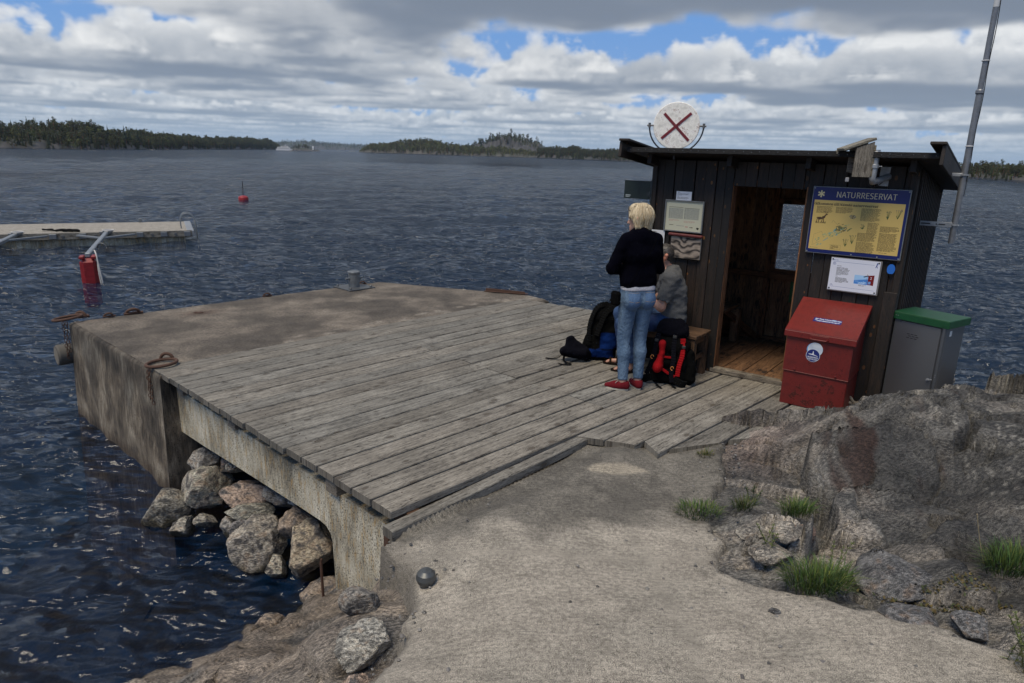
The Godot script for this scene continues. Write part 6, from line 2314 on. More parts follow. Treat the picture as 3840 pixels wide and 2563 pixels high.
	for q in [[hipl, knl, anl], [hipr, knr, anr]]:
		J.bone(q[0], q[1], 0.093, 0.062, 0.014)
		J.bone(q[1], q[1].lerp(q[2], 0.35) + Vector3(0, 0, 0.014), 0.061, 0.060, 0.012)
		J.bone(q[1].lerp(q[2], 0.30) + Vector3(0, 0, 0.012), q[2] + Vector3(0, 0.015, 0), 0.059, 0.047, 0.02, false, true)
	J.noise = fnl(811, 8.0, 3)
	J.noise.domain_warp_enabled = true
	J.amp = 0.010
	J.squash = Vector3(0.8, 1.9, 0.8)
	var jn := fnl(812, 5.0, 3)
	J.build(jg, func(p: Vector3) -> Color:
		var fade := clampf(0.5 + jn.get_noise_3d(p.x, p.y * 0.5, p.z) * 1.6, 0.0, 1.0)
		var c := Color(0.080, 0.138, 0.225).lerp(Color(0.140, 0.215, 0.31), fade)
		if absf(absf(p.x) - 0.165) < 0.006 or p.y > 0.955:
			c = c * 0.75
		return c)
	put("jeans", jg, M.denim, th)
	# two back pockets, stitched patches following the seat
	for s in [-1.0, 1.0]:
		var pk := geo(Color(0.095, 0.17, 0.30))
		var pts := PackedVector3Array()
		for i in 9:
			for j in 9:
				var u := (j / 8.0 - 0.5)
				var v := (i / 8.0)
				var x: float = s * 0.083 + u * 0.118
				var y := 0.915 - v * 0.145 - 0.018 * (1.0 - absf(u) * 2.0) * v
				# slide forward until the jeans are met
				var z := 0.24
				while z > 0.0 and J.val(Vector3(x, y, z)) > 0.0035:
					z -= 0.0025
				pts.append(Vector3(x, y, z))
		pk.sheet(pts, 9, null, null, null, Vector3.BACK)
		put("back_pocket", pk, M.denim, th)
		var stch := geo(Color(0.36, 0.25, 0.12))
		for row in [[Vector2(-0.4, 0.5), Vector2(-0.2, 0.62), Vector2(0.0, 0.50), Vector2(0.2, 0.62), Vector2(0.4, 0.5)], [Vector2(-0.46, 0.05), Vector2(0.0, 0.05), Vector2(0.46, 0.05)]]:
			var line := PackedVector3Array()
			for q in row:
				var i := clampf(q.y, 0.0, 1.0) * 8.0
				var j: float = (q.x + 0.5) * 8.0
				line.append(pts[int(i) * 9 + int(j)] + Vector3(0, 0, 0.0012))
			stch.tube(line, 0.0012, 5)
		put("stitching", stch, M.flat, th)
	# shoes
	for q in [[anl, deg_to_rad(52.0)], [anr, deg_to_rad(-6.0)]]:
		var a: Vector3 = q[0]
		var dir := Basis(Vector3.UP, q[1])
		var K := Field.new(a - Vector3(0.22, 0.09, 0.22), a + Vector3(0.22, 0.08, 0.22), 0.0065)
		var f0 := Vector3(a.x, 0.042, a.z)
		K.bone(f0 + dir * Vector3(0, 0.0, 0.035), f0 + dir * Vector3(0, -0.006, -0.075), 0.036, 0.036, 0.03)
		K.bone(f0 + dir * Vector3(0, -0.004, -0.07), f0 + dir * Vector3(0.004, -0.016, -0.150), 0.036, 0.026, 0.03)
		K.bone(f0 + dir * Vector3(0, 0.03, 0.02), f0 + dir * Vector3(0, 0.0, -0.02), 0.038, 0.036, 0.03)
		K.bone(Vector3(a.x, 0.085, a.z) + dir * Vector3(0, 0, 0.005), Vector3(a.x, 0.16, a.z), 0.05, 0.05, 0.0, true, false, Vector3.ZERO, true)
		K.bone(Vector3(a.x, 0.016, a.z), Vector3(a.x, -0.1, a.z), 0.4, 0.4, 0.0, true, false, Vector3.ZERO, true)
		var kg := geo(Color(0.19, 0.018, 0.026))
		K.build(kg)
		var shoe := put("shoe", kg, M.cloth, th)
		var sole := geo(Color(0.48, 0.44, 0.36))
		var outl := PackedVector2Array()
		for k in 28:
			var t := TAU * k / 28.0
			outl.append(Vector2(cos(t) * (0.039 if sin(t) > -0.2 else 0.036), sin(t) * 0.112))
		sole.prism(outl, 0.017, Transform3D(dir * Basis(Vector3.RIGHT, -PI * 0.5), Vector3(a.x, 0.001, a.z) + dir * Vector3(0.002, 0, -0.052)))
		put("sole", sole, M.flat, shoe)
		var lace := geo(Color(0.62, 0.60, 0.56))
		for k in 4:
			var z := -0.035 - k * 0.020
			lace.tube(PackedVector3Array([f0 + dir * Vector3(-0.022, 0.024 - k * 0.004, z), f0 + dir * Vector3(0, 0.034 - k * 0.004, z - 0.006), f0 + dir * Vector3(0.022, 0.024 - k * 0.004, z - 0.012)]), 0.0025, 5)
		lace.tube(curve([f0 + dir * Vector3(0, 0.036, -0.035), f0 + dir * Vector3(-0.03, 0.045, -0.045), f0 + dir * Vector3(-0.035, 0.025, -0.065)], 5), 0.0022, 5)
		put("laces", lace, M.cloth, shoe)
	# hair: a layered bob
	var hg := geo()
	var R := Field.new(headat - Vector3.ONE * 0.19, headat + Vector3.ONE * 0.19, 0.0052)
	var P := func(x: float, y: float, z: float) -> Vector3: return headat + face * Vector3(x, y, z)
	R.bone(P.call(0, 0.052, 0.028), P.call(0, 0.060, -0.022), 0.090, 0.080, 0.03)
	R.bone(P.call(0, 0.0, 0.042), P.call(0, -0.055, 0.052), 0.086, 0.060, 0.05)
	for s in [-1.0, 1.0]:
		R.bone(P.call(s * 0.060, 0.03, 0.01), P.call(s * 0.072, -0.055, 0.012), 0.046, 0.034, 0.04)
		R.bone(P.call(s * 0.035, 0.090, -0.045), P.call(s * 0.078, 0.030, -0.052), 0.036, 0.020, 0.03)
	R.bone(P.call(0, -0.02, -0.13), P.call(0, -0.06, -0.12), 0.072, 0.072, 0.0, false, false, Vector3.ZERO, true)
	var st := fnl(821, 1.0, 3)
	for z in R.nz:
		for y in R.ny:
			for x in R.nx:
				var i := (z * R.ny + y) * R.nx + x
				if absf(R.f[i]) < 0.018:
					var p := face.inverse() * (R.o + Vector3(x, y, z) * R.h - headat)
					var a := atan2(p.x, p.z)
					R.f[i] += st.get_noise_3d(a * 9.0, p.y * 10.0 + absf(a), 0.0) * 0.011 + st.get_noise_3d(a * 24.0, p.y * 9.0, 5.0) * 0.005
	R.build(hg, func(p: Vector3) -> Color:
		var q := face.inverse() * (p - headat)
		var a := atan2(q.x, q.z)
		var k := clampf(0.5 + st.get_noise_3d(a * 26.0, q.y * 9.0, 3.0) * 1.3, 0.0, 1.0)
		return Color(0.30, 0.215, 0.115).lerp(Color(0.62, 0.52, 0.35), k))
	put("hair", hg, M.hair, th)
	# locks lying over the cut, uneven at the ends
	var lk := geo()
	var lr := RandomNumberGenerator.new()
	lr.seed = 824
	for k in 190:
		var a := lr.randf_range(-2.25, 2.25)
		var top := lr.randf_range(0.04, 0.125)
		var low := top - lr.randf_range(0.07, 0.17)
		low = maxf(low, -0.125 + absf(a) * 0.018 + lr.randf() * 0.02)
		var line := PackedVector3Array()
		var rad := []
		for i in 7:
			var f := i / 6.0
			var y := lerpf(top, low, f)
			var aa := a + sin(f * 3.0 + k) * 0.06
			var dir := face * Vector3(sin(aa), 0, cos(aa))
			var o3: Vector3 = P.call(0, y, 0.012)
			var q := 0.19
			while q > 0.02 and R.val(o3 + dir * q) > 0.0:
				q -= 0.003
			line.append(o3 + dir * (q + 0.0015 + 0.006 * f * f * lr.randf()))
			rad.append(lerpf(0.0042, 0.0012, absf(f * 2.0 - 0.9) * 0.8))
		lk.col = Color(0.26, 0.185, 0.10).lerp(Color(0.70, 0.59, 0.40), lr.randf())
		lk.tube(line, rad, 5, false)
	put("hair_locks", lk, M.hair, th)
	# sunglasses pushed up, small shoulder bag on the left hip, strap across the back
	var gl := geo(Color(0.05, 0.04, 0.035))
	gl.tube(curve([P.call(-0.085, 0.055, -0.02), P.call(-0.062, 0.088, -0.088), P.call(0, 0.098, -0.104), P.call(0.062, 0.088, -0.088), P.call(0.085, 0.055, -0.02)], 5), 0.005, 6)
	for s in [-1.0, 1.0]:
		gl.box(Vector3(0.046, 0.034, 0.008), Transform3D(face * Basis(Vector3.UP, -s * 0.35), P.call(s * 0.034, 0.100, -0.096)), 0.004)
	put("sunglasses", gl, M.plastic, th)
	var bgx := geo(Color(0.006, 0.006, 0.007))
	bgx.box(Vector3(0.07, 0.125, 0.10), Transform3D(Basis(Vector3.UP, 0.3), Vector3(-0.205, 0.850, -0.03)), 0.02)
	var bag := put("shoulder_bag", bgx, M.cloth, th)
	var stp := geo(Color(0.004, 0.004, 0.005))
	var sp := []
	for i in 12:
		var f := i / 11.0
		var x := lerpf(0.135, -0.185, f)
		var y := lerpf(1.41, 0.93, f)
		var z := 0.22
		while z > -0.05 and S.val(Vector3(x, y, z)) > 0.004:
			z -= 0.004
		sp.append(Vector3(x, y, z))
	stp.tube(curve(sp, 3), 0.0022, 6)
	put("strap", stp, M.cloth, bag)

func make_man() -> void:
	var th := thing("person", "seated person in grey T-shirt and dark jeans, arms crossed, half behind the standing one", "person", hp(-0.38, 0.0, -0.335), deg_to_rad(80.0))
	var skin := Color(0.40, 0.215, 0.15)
	var headat := Vector3(0.0, 1.150, -0.115)
	var face := Basis(Vector3.UP, deg_to_rad(10.0)) * Basis(Vector3.RIGHT, deg_to_rad(-6.0))
	var shl := Vector3(-0.19, 0.960, -0.03)
	var shr := Vector3(0.19, 0.960, -0.03)
	var ell := Vector3(-0.235, 0.700, -0.10)
	var elr := Vector3(0.235, 0.700, -0.10)
	var wrl := Vector3(0.02, 0.745, -0.255)
	var wrr := Vector3(-0.03, 0.715, -0.265)
	var hipl := Vector3(-0.10, 0.535, 0.02)
	var hipr := Vector3(0.10, 0.535, 0.02)
	var knl := Vector3(-0.135, 0.500, -0.43)
	var knr := Vector3(0.125, 0.535, -0.47)
	var anl := Vector3(-0.110, 0.085, -0.33)
	var anr := Vector3(0.130, 0.085, -0.42)
	var bg := geo(skin)
	var B := Field.new(Vector3(-0.36, 0.0, -0.62), Vector3(0.36, 1.10, 0.24), 0.013)
	B.bone(Vector3(0, 1.03, -0.06), Vector3(0, 0.96, -0.02), 0.062, 0.085, 0.05)
	B.bone(shl * Vector3(0.8, 1, 1), shr * Vector3(0.8, 1, 1), 0.068, 0.068, 0.06)
	B.bone(Vector3(-0.08, 0.84, 0.0), Vector3(0.08, 0.84, 0.0), 0.105, 0.105, 0.06)
	B.bone(Vector3(-0.07, 0.66, 0.02), Vector3(0.07, 0.66, 0.02), 0.10, 0.10, 0.07)
	B.bone(hipl, hipr, 0.10, 0.10, 0.06)
	for q in [[shl, ell, wrl], [shr, elr, wrr]]:
		B.bone(q[0], q[1], 0.052, 0.042, 0.03)
		B.bone(q[1], q[2], 0.043, 0.029, 0.02)
	for q in [[hipl, knl, anl], [hipr, knr, anr]]:
		B.bone(q[0], q[1], 0.080, 0.052, 0.03)
		B.bone(q[1], q[2], 0.050, 0.036, 0.02)
		B.bone(q[2], q[2] + Vector3(0, -0.045, -0.02), 0.036, 0.032, 0.02)
		B.bone(q[2] + Vector3(0, -0.045, 0.025), q[2] + Vector3(0, -0.055, -0.12), 0.030, 0.024, 0.02)
		for t in 5:
			B.bone(q[2] + Vector3(0, -0.055, -0.11), q[2] + Vector3((t - 2) * 0.017, -0.060, -0.165 + absf(t - 1.0) * 0.006), 0.018, 0.0115, 0.008)
	B.build(bg)
	head_into(bg, headat, face, skin, true)
	hand_into(bg, wrl, Vector3(0.9, 0.10, -0.05), Vector3(0.1, -0.1, 0.9), 0.35, -1.0)
	hand_into(bg, wrr, Vector3(-0.95, 0.05, 0.20), Vector3(0.1, 0.0, 0.9), 0.35, 1.0)
	put("body", bg, M.skin, th)
	eyes_for(th, headat, face)
	var sg := geo(Color(0.15, 0.15, 0.152))
	var S := Field.new(Vector3(-0.40, 0.46, -0.36), Vector3(0.40, 1.08, 0.28), 0.011)
	S.bone(Vector3(0, 0.97, -0.02), Vector3(0, 1.010, -0.035), 0.090, 0.072, 0.03, false, true)
	S.bone(shl * Vector3(0.92, 1, 1), Vector3(0, 0.985, -0.02), 0.078, 0.085, 0.05)
	S.bone(shr * Vector3(0.92, 1, 1), Vector3(0, 0.985, -0.02), 0.078, 0.085, 0.05)
	S.bone(Vector3(-0.09, 0.84, 0.012), Vector3(0.09, 0.84, 0.012), 0.125, 0.125, 0.07)
	S.bone(Vector3(-0.08, 0.68, 0.025), Vector3(0.08, 0.68, 0.025), 0.122, 0.122, 0.08)
	S.bone(Vector3(-0.09, 0.56, 0.035), Vector3(0.09, 0.56, 0.035), 0.118, 0.118, 0.06)
	S.bone(shl, shl.lerp(ell, 0.78), 0.074, 0.068, 0.03, false, true)
	S.bone(shr, shr.lerp(elr, 0.78), 0.074, 0.068, 0.03, false, true)
	S.noise = fnl(831, 8.0, 3)
	S.amp = 0.017
	S.squash = Vector3(0.8, 1.5, 0.8)
	S.build(sg)
	put("t_shirt", sg, M.cloth, th)
	var jg := geo()
	var J := Field.new(Vector3(-0.30, 0.05, -0.64), Vector3(0.30, 0.70, 0.22), 0.011)
	J.bone(hipl, hipr, 0.115, 0.115, 0.05)
	for q in [[hipl, knl, anl], [hipr, knr, anr]]:
		J.bone(q[0], q[1], 0.100, 0.074, 0.03)
		J.bone(q[1], q[2] + Vector3(0, 0.02, 0), 0.074, 0.062, 0.02, false, true)
	J.noise = fnl(841, 7.0, 3)
	J.amp = 0.012
	var jn := fnl(842, 5.0, 3)
	J.build(jg, func(p: Vector3) -> Color: return Color(0.012, 0.035, 0.10).lerp(Color(0.035, 0.08, 0.18), clampf(0.5 + jn.get_noise_3dv(p) * 1.5, 0.0, 1.0)))
	put("jeans", jg, M.denim, th)
	# sandals
	for a in [anl, anr]:
		var so := geo(Color(0.025, 0.016, 0.012))
		var outl := PackedVector2Array()
		for k in 28:
			var t := TAU * k / 28.0
			outl.append(Vector2(cos(t) * 0.048, sin(t) * 0.135))
		so.prism(outl, 0.022, Transform3D(Basis(Vector3.RIGHT, -PI * 0.5), Vector3(a.x, 0.001, a.z - 0.065)))
		for z in [-0.125, -0.055]:
			so.tube(curve([Vector3(a.x - 0.046, 0.018, a.z + z), Vector3(a.x - 0.030, 0.050, a.z + z), Vector3(a.x, 0.062 + (z + 0.13) * 0.25, a.z + z), Vector3(a.x + 0.030, 0.050, a.z + z), Vector3(a.x + 0.046, 0.018, a.z + z)], 4), 0.010, 7)
		so.tube(curve([Vector3(a.x - 0.040, 0.02, a.z + 0.0), Vector3(a.x - 0.036, 0.065, a.z + 0.035), Vector3(a.x, 0.075, a.z + 0.046), Vector3(a.x + 0.036, 0.065, a.z + 0.035), Vector3(a.x + 0.040, 0.02, a.z + 0.0)], 4), 0.008, 7)
		put("sandal", so, M.cloth, th)
	# short greying hair
	var hg := geo()
	var R := Field.new(headat - Vector3.ONE * 0.16, headat + Vector3.ONE * 0.16, 0.0055)
	var P := func(x: float, y: float, z: float) -> Vector3: return headat + face * Vector3(x, y, z)
	R.bone(P.call(0, 0.036, 0.024), P.call(0, 0.044, -0.018), 0.0835, 0.076, 0.03)
	R.bone(P.call(0, 0.0, 0.030), P.call(0, -0.055, 0.040), 0.076, 0.050, 0.03)
	R.bone(P.call(0, -0.02, -0.12), P.call(0, -0.10, -0.09), 0.088, 0.10, 0.0, false, false, Vector3.ZERO, true)
	for s in [-1.0, 1.0]:
		R.bone(P.call(s * 0.10, 0.0, 0.012), P.call(s * 0.085, -0.01, 0.014), 0.026, 0.026, 0.0, false, false, Vector3.ZERO, true)
	R.noise = fnl(851, 40.0, 2)
	R.amp = 0.003
	R.build(hg, func(p: Vector3) -> Color: return Color(0.022, 0.018, 0.015).lerp(Color(0.075, 0.065, 0.055), clampf(0.5 + jn.get_noise_3dv(p * 12.0), 0.0, 1.0)))
	put("hair", hg, M.hair, th)

func strap(g: Geo, pts: Array, w: float, th: float, face: Vector3) -> void:
	# flat webbing along a curve
	var c := curve(pts, 5)
	for i in c.size() - 1:
		g.bar(c[i], c[i + 1] + (c[i + 1] - c[i]) * 0.06, w, th, th * 0.3, face)

func make_packs() -> void:
	# --- black and red trekking pack, its harness towards us
	var th := thing("red_backpack", "large black backpack with bright red harness panels leaning on the outdoor bench", "backpack", hp(-0.20, 0.0, -0.66), deg_to_rad(-18.0))
	var blk := Color(0.0065, 0.0065, 0.0075)
	var lean := Transform3D(Basis(Vector3.RIGHT, -0.10), Vector3.ZERO)
	var g := geo(blk)
	var F := Field.new(Vector3(-0.26, -0.02, -0.32), Vector3(0.28, 0.70, 0.22), 0.012)
	for y in [0.08, 0.22, 0.36]:
		F.bone(lean * Vector3(-0.085, y, -0.03), lean * Vector3(0.085, y, -0.03), 0.092, 0.092, 0.06)
		F.bone(lean * Vector3(-0.075, y, -0.10), lean * Vector3(0.075, y, -0.10), 0.085, 0.085, 0.06)
	F.bone(Vector3(-0.3, -0.1, 0), Vector3(0.3, -0.1, 0), 0.1, 0.1, 0.0, false, false, Vector3.ZERO, true)
	F.noise = fnl(861, 7.0, 3); F.amp = 0.018
	F.build(g)
	put("main_bag", g, M.cloth, th)
	var lg := geo(blk * 1.15)
	var L := Field.new(Vector3(-0.24, 0.36, -0.30), Vector3(0.24, 0.72, 0.18), 0.012)
	L.bone(lean * Vector3(-0.075, 0.50, -0.05), lean * Vector3(0.075, 0.50, -0.05), 0.078, 0.078, 0.05)
	L.bone(lean * Vector3(-0.06, 0.545, -0.08), lean * Vector3(0.06, 0.545, -0.08), 0.06, 0.06, 0.05)
	L.noise = fnl(862, 8.0, 3); L.amp = 0.022
	L.build(lg)
	put("lid_pocket", lg, M.cloth, th)
	var pg := geo(blk)
	var K := Field.new(Vector3(0.08, -0.02, -0.26), Vector3(0.34, 0.48, 0.16), 0.012)
	K.bone(lean * Vector3(0.19, 0.07, -0.03), lean * Vector3(0.175, 0.30, -0.03), 0.062, 0.050, 0.03)
	K.noise = fnl(863, 8.0, 3); K.amp = 0.018
	K.build(pg)
	put("side_pocket", pg, M.cloth, th)
	var red := Color(0.46, 0.012, 0.016)
	var fr := func(x: float, y: float, z: float) -> Vector3: return lean * Vector3(x, y, z)
	# red back panels: a waisted pad on the left, a strap pad on the right, cross bands
	var rp := geo(red)
	var RF := Field.new(Vector3(-0.20, 0.0, -0.04), Vector3(0.24, 0.52, 0.17), 0.009)
	RF.bone(fr.call(-0.075, 0.385, 0.062), fr.call(-0.070, 0.30, 0.070), 0.034, 0.022, 0.02, false, false, Vector3(0, 0, 1) * 0.8)
	RF.bone(fr.call(-0.070, 0.30, 0.070), fr.call(-0.095, 0.175, 0.074), 0.022, 0.042, 0.02, false, false, Vector3(0, 0, 1) * 0.8)
	RF.bone(fr.call(-0.095, 0.175, 0.074), fr.call(-0.10, 0.150, 0.074), 0.042, 0.042, 0.02, false, false, Vector3(0, 0, 1) * 0.8)
	RF.build(rp)
	put("red_back_pad", rp, M.cloth, th)
	var rs := geo(red)
	strap(rs, [fr.call(0.105, 0.41, 0.050), fr.call(0.115, 0.30, 0.062), fr.call(0.095, 0.19, 0.070), fr.call(0.088, 0.09, 0.062)], 0.044, 0.018, Vector3.BACK)
	put("red_shoulder_pad", rs, M.cloth, th)
	var rb := geo(red)
	strap(rb, [fr.call(-0.175, 0.155, 0.045), fr.call(-0.07, 0.150, 0.072), fr.call(0.0, 0.115, 0.076), fr.call(0.065, 0.085, 0.074)], 0.026, 0.010, Vector3.BACK)
	strap(rb, [fr.call(-0.11, 0.27, 0.066), fr.call(-0.04, 0.262, 0.071), fr.call(0.03, 0.262, 0.070)], 0.020, 0.008, Vector3.BACK)
	strap(rb, [fr.call(0.085, 0.425, 0.056), fr.call(0.13, 0.430, 0.046)], 0.040, 0.010, Vector3.BACK)
	put("red_band", rb, M.cloth, th)
	var st := geo(blk * 1.6)
	strap(st, [fr.call(-0.12, 0.47, 0.03), fr.call(-0.13, 0.36, 0.062), fr.call(-0.15, 0.24, 0.07), fr.call(-0.17, 0.16, 0.06), fr.call(-0.20, 0.08, 0.05)], 0.045, 0.016, Vector3.BACK)
	strap(st, [fr.call(0.035, 0.47, 0.035), fr.call(0.030, 0.36, 0.068), fr.call(0.040, 0.24, 0.082), fr.call(0.030, 0.12, 0.082), fr.call(0.045, 0.03, 0.08)], 0.045, 0.016, Vector3.BACK)
	put("shoulder_strap", st, M.cloth, th)
	var wb := geo(blk * 1.4)
	strap(wb, [fr.call(-0.10, 0.07, 0.06), fr.call(-0.18, 0.05, 0.07), fr.call(-0.23, 0.02, 0.04)], 0.075, 0.022, Vector3.BACK)
	strap(wb, [fr.call(0.06, 0.055, 0.07), fr.call(0.13, 0.03, 0.09), fr.call(0.17, 0.02, 0.06)], 0.07, 0.022, Vector3.BACK)
	strap(wb, [Vector3(-0.10, 0.02, 0.10), Vector3(-0.06, 0.006, 0.15), Vector3(-0.035, 0.006, 0.19)], 0.026, 0.004, Vector3.UP)
	strap(wb, [Vector3(0.05, 0.015, 0.10), Vector3(0.09, 0.006, 0.13)], 0.026, 0.004, Vector3.UP)
	put("hip_belt", wb, M.cloth, th)
	var hk := geo(Color(0.60, 0.22, 0.05))
	for q in [[-0.155, 0.255], [0.036, 0.165]]:
		var ring := []
		for k in 10:
			var a := TAU * k / 11.0
			ring.append(fr.call(q[0] + cos(a) * 0.013, q[1] + sin(a) * 0.017, 0.092))
		hk.tube(curve(ring, 2), 0.0032, 6)
	put("orange_hook", hk, M.plastic, th)
	var bk := geo(Color(0.02, 0.02, 0.022))
	for q in [[0.030, 0.455, 0.058], [-0.13, 0.41, 0.062], [0.12, 0.37, 0.07]]:
		bk.box(Vector3(0.034, 0.026, 0.010), Transform3D(lean.basis, fr.call(q[0], q[1], q[2])), 0.004)
	put("buckle", bk, M.plastic, th)
	# --- black and blue pack lying half upright beyond
	var t2 := thing("blue_backpack", "tall black and blue backpack slumped on the deck at the seated person's feet", "backpack", hp(-1.14, 0.0, -0.40), deg_to_rad(-12.0))
	var ln := Transform3D(Basis(Vector3.BACK, -0.22) * Basis(Vector3.RIGHT, -0.05), Vector3.ZERO)
	var g2 := geo()
	var G := Field.new(Vector3(-0.30, -0.02, -0.24), Vector3(0.36, 0.74, 0.24), 0.012)
	for y in [0.09, 0.20, 0.32, 0.44]:
		G.bone(ln * Vector3(-0.06, y, 0.0), ln * Vector3(0.08, y, 0.0), 0.115 - y * 0.05, 0.115 - y * 0.05, 0.06)
	G.bone(ln * Vector3(-0.02, 0.54, 0.0), ln * Vector3(0.05, 0.57, 0.0), 0.075, 0.062, 0.06)
	G.bone(Vector3(-0.4, -0.1, 0), Vector3(0.4, -0.1, 0), 0.1, 0.1, 0.0, false, false, Vector3.ZERO, true)
	G.noise = fnl(871, 7.0, 3); G.amp = 0.022
	var blu := Color(0.005, 0.026, 0.13)
	G.build(g2, func(p: Vector3) -> Color:
		if (p.y < 0.13 and p.z > 0.05 and p.x > -0.18 and p.y > 0.045) or (p.x > 0.05 and p.y > 0.14 and p.y < 0.30 and p.z > 0.0):
			return blu
		return blk)
	put("main_bag", g2, M.cloth, t2)
	var s2 := geo(blk * 1.5)
	strap(s2, [ln * Vector3(-0.03, 0.60, 0.04), ln * Vector3(-0.12, 0.55, 0.07), ln * Vector3(-0.15, 0.42, 0.09), ln * Vector3(-0.14, 0.28, 0.10), ln * Vector3(-0.10, 0.18, 0.10)], 0.055, 0.020, Vector3(-0.6, 0, 0.8))
	strap(s2, [ln * Vector3(0.05, 0.60, 0.06), ln * Vector3(-0.02, 0.52, 0.10), ln * Vector3(-0.04, 0.40, 0.115), ln * Vector3(-0.05, 0.26, 0.12)], 0.055, 0.020, Vector3(-0.3, 0, 0.9))
	put("shoulder_strap", s2, M.cloth, t2)
	var lp := geo(blk * 1.3)
	lp.tube(curve([ln * Vector3(-0.03, 0.62, 0.02), ln * Vector3(-0.01, 0.665, 0.02), ln * Vector3(0.03, 0.62, 0.02)], 6), 0.007, 6)
	put("grab_loop", lp, M.cloth, t2)
	var hb := geo(blk * 1.2)
	var HF := Field.new(Vector3(-0.44, -0.02, -0.10), Vector3(0.0, 0.32, 0.30), 0.011)
	HF.bone(Vector3(-0.12, 0.10, 0.10), Vector3(-0.24, 0.16, 0.12), 0.055, 0.050, 0.03, false, false, Vector3(-0.3, 0, 1) * 0.7)
	HF.bone(Vector3(-0.24, 0.16, 0.12), Vector3(-0.26, 0.22, 0.12), 0.045, 0.036, 0.03, false, false, Vector3(-0.3, 0, 1) * 0.7)
	HF.bone(Vector3(-0.10, 0.07, 0.14), Vector3(-0.30, 0.10, 0.20), 0.06, 0.050, 0.03, false, false, Vector3(-0.3, 0.4, 1) * 0.7)
	HF.noise = fnl(872, 9.0, 2); HF.amp = 0.010
	HF.build(hb)
	put("hip_belt", hb, M.cloth, t2)
	var sb := geo(blk * 1.5)
	strap(sb, [Vector3(-0.31, 0.10, 0.20), Vector3(-0.36, 0.03, 0.20), Vector3(-0.44, 0.012, 0.19), Vector3(-0.50, 0.010, 0.18)], 0.026, 0.004, Vector3.UP)
	strap(sb, [Vector3(-0.29, 0.09, 0.22), Vector3(-0.30, 0.03, 0.26), Vector3(-0.26, 0.012, 0.29), Vector3(-0.22, 0.008, 0.31), Vector3(-0.24, 0.006, 0.34), Vector3(-0.34, 0.006, 0.335)], 0.024, 0.004, Vector3.UP)
	put("webbing", sb, M.cloth, t2)

# ---------------------------------------------------------------- iron on the pier head
func torus_pts(c: Vector3, x: Vector3, y: Vector3, r: float, from := 0.0, to := TAU, n := 28) -> PackedVector3Array:
	var p := PackedVector3Array()
	for k in n + 1:
		var a := lerpf(from, to, float(k) / n)
		p.append(c + (x * cos(a) + y * sin(a)) * r)
	return p

func chain_into(g: Geo, a: Vector3, b: Vector3, links: int, wob: float) -> void:
	for i in links:
		var f := (i + 0.5) / links
		var c := a.lerp(b, f) + Vector3(sin(i * 2.1) * wob, 0, cos(i * 1.7) * wob)
		var d := (b - a).normalized()
		var l := a.distance_to(b) / links
		var s := Vector3(cos(i * PI * 0.5 + 0.4), 0, sin(i * PI * 0.5 + 0.4))
		var p := PackedVector3Array()
		for k in 11:
			var t := TAU * k / 10.0
			p.append(c + d * cos(t) * l * 0.68 + s * sin(t) * l * 0.38)
		g.tube(p, l * 0.12, 5, false)

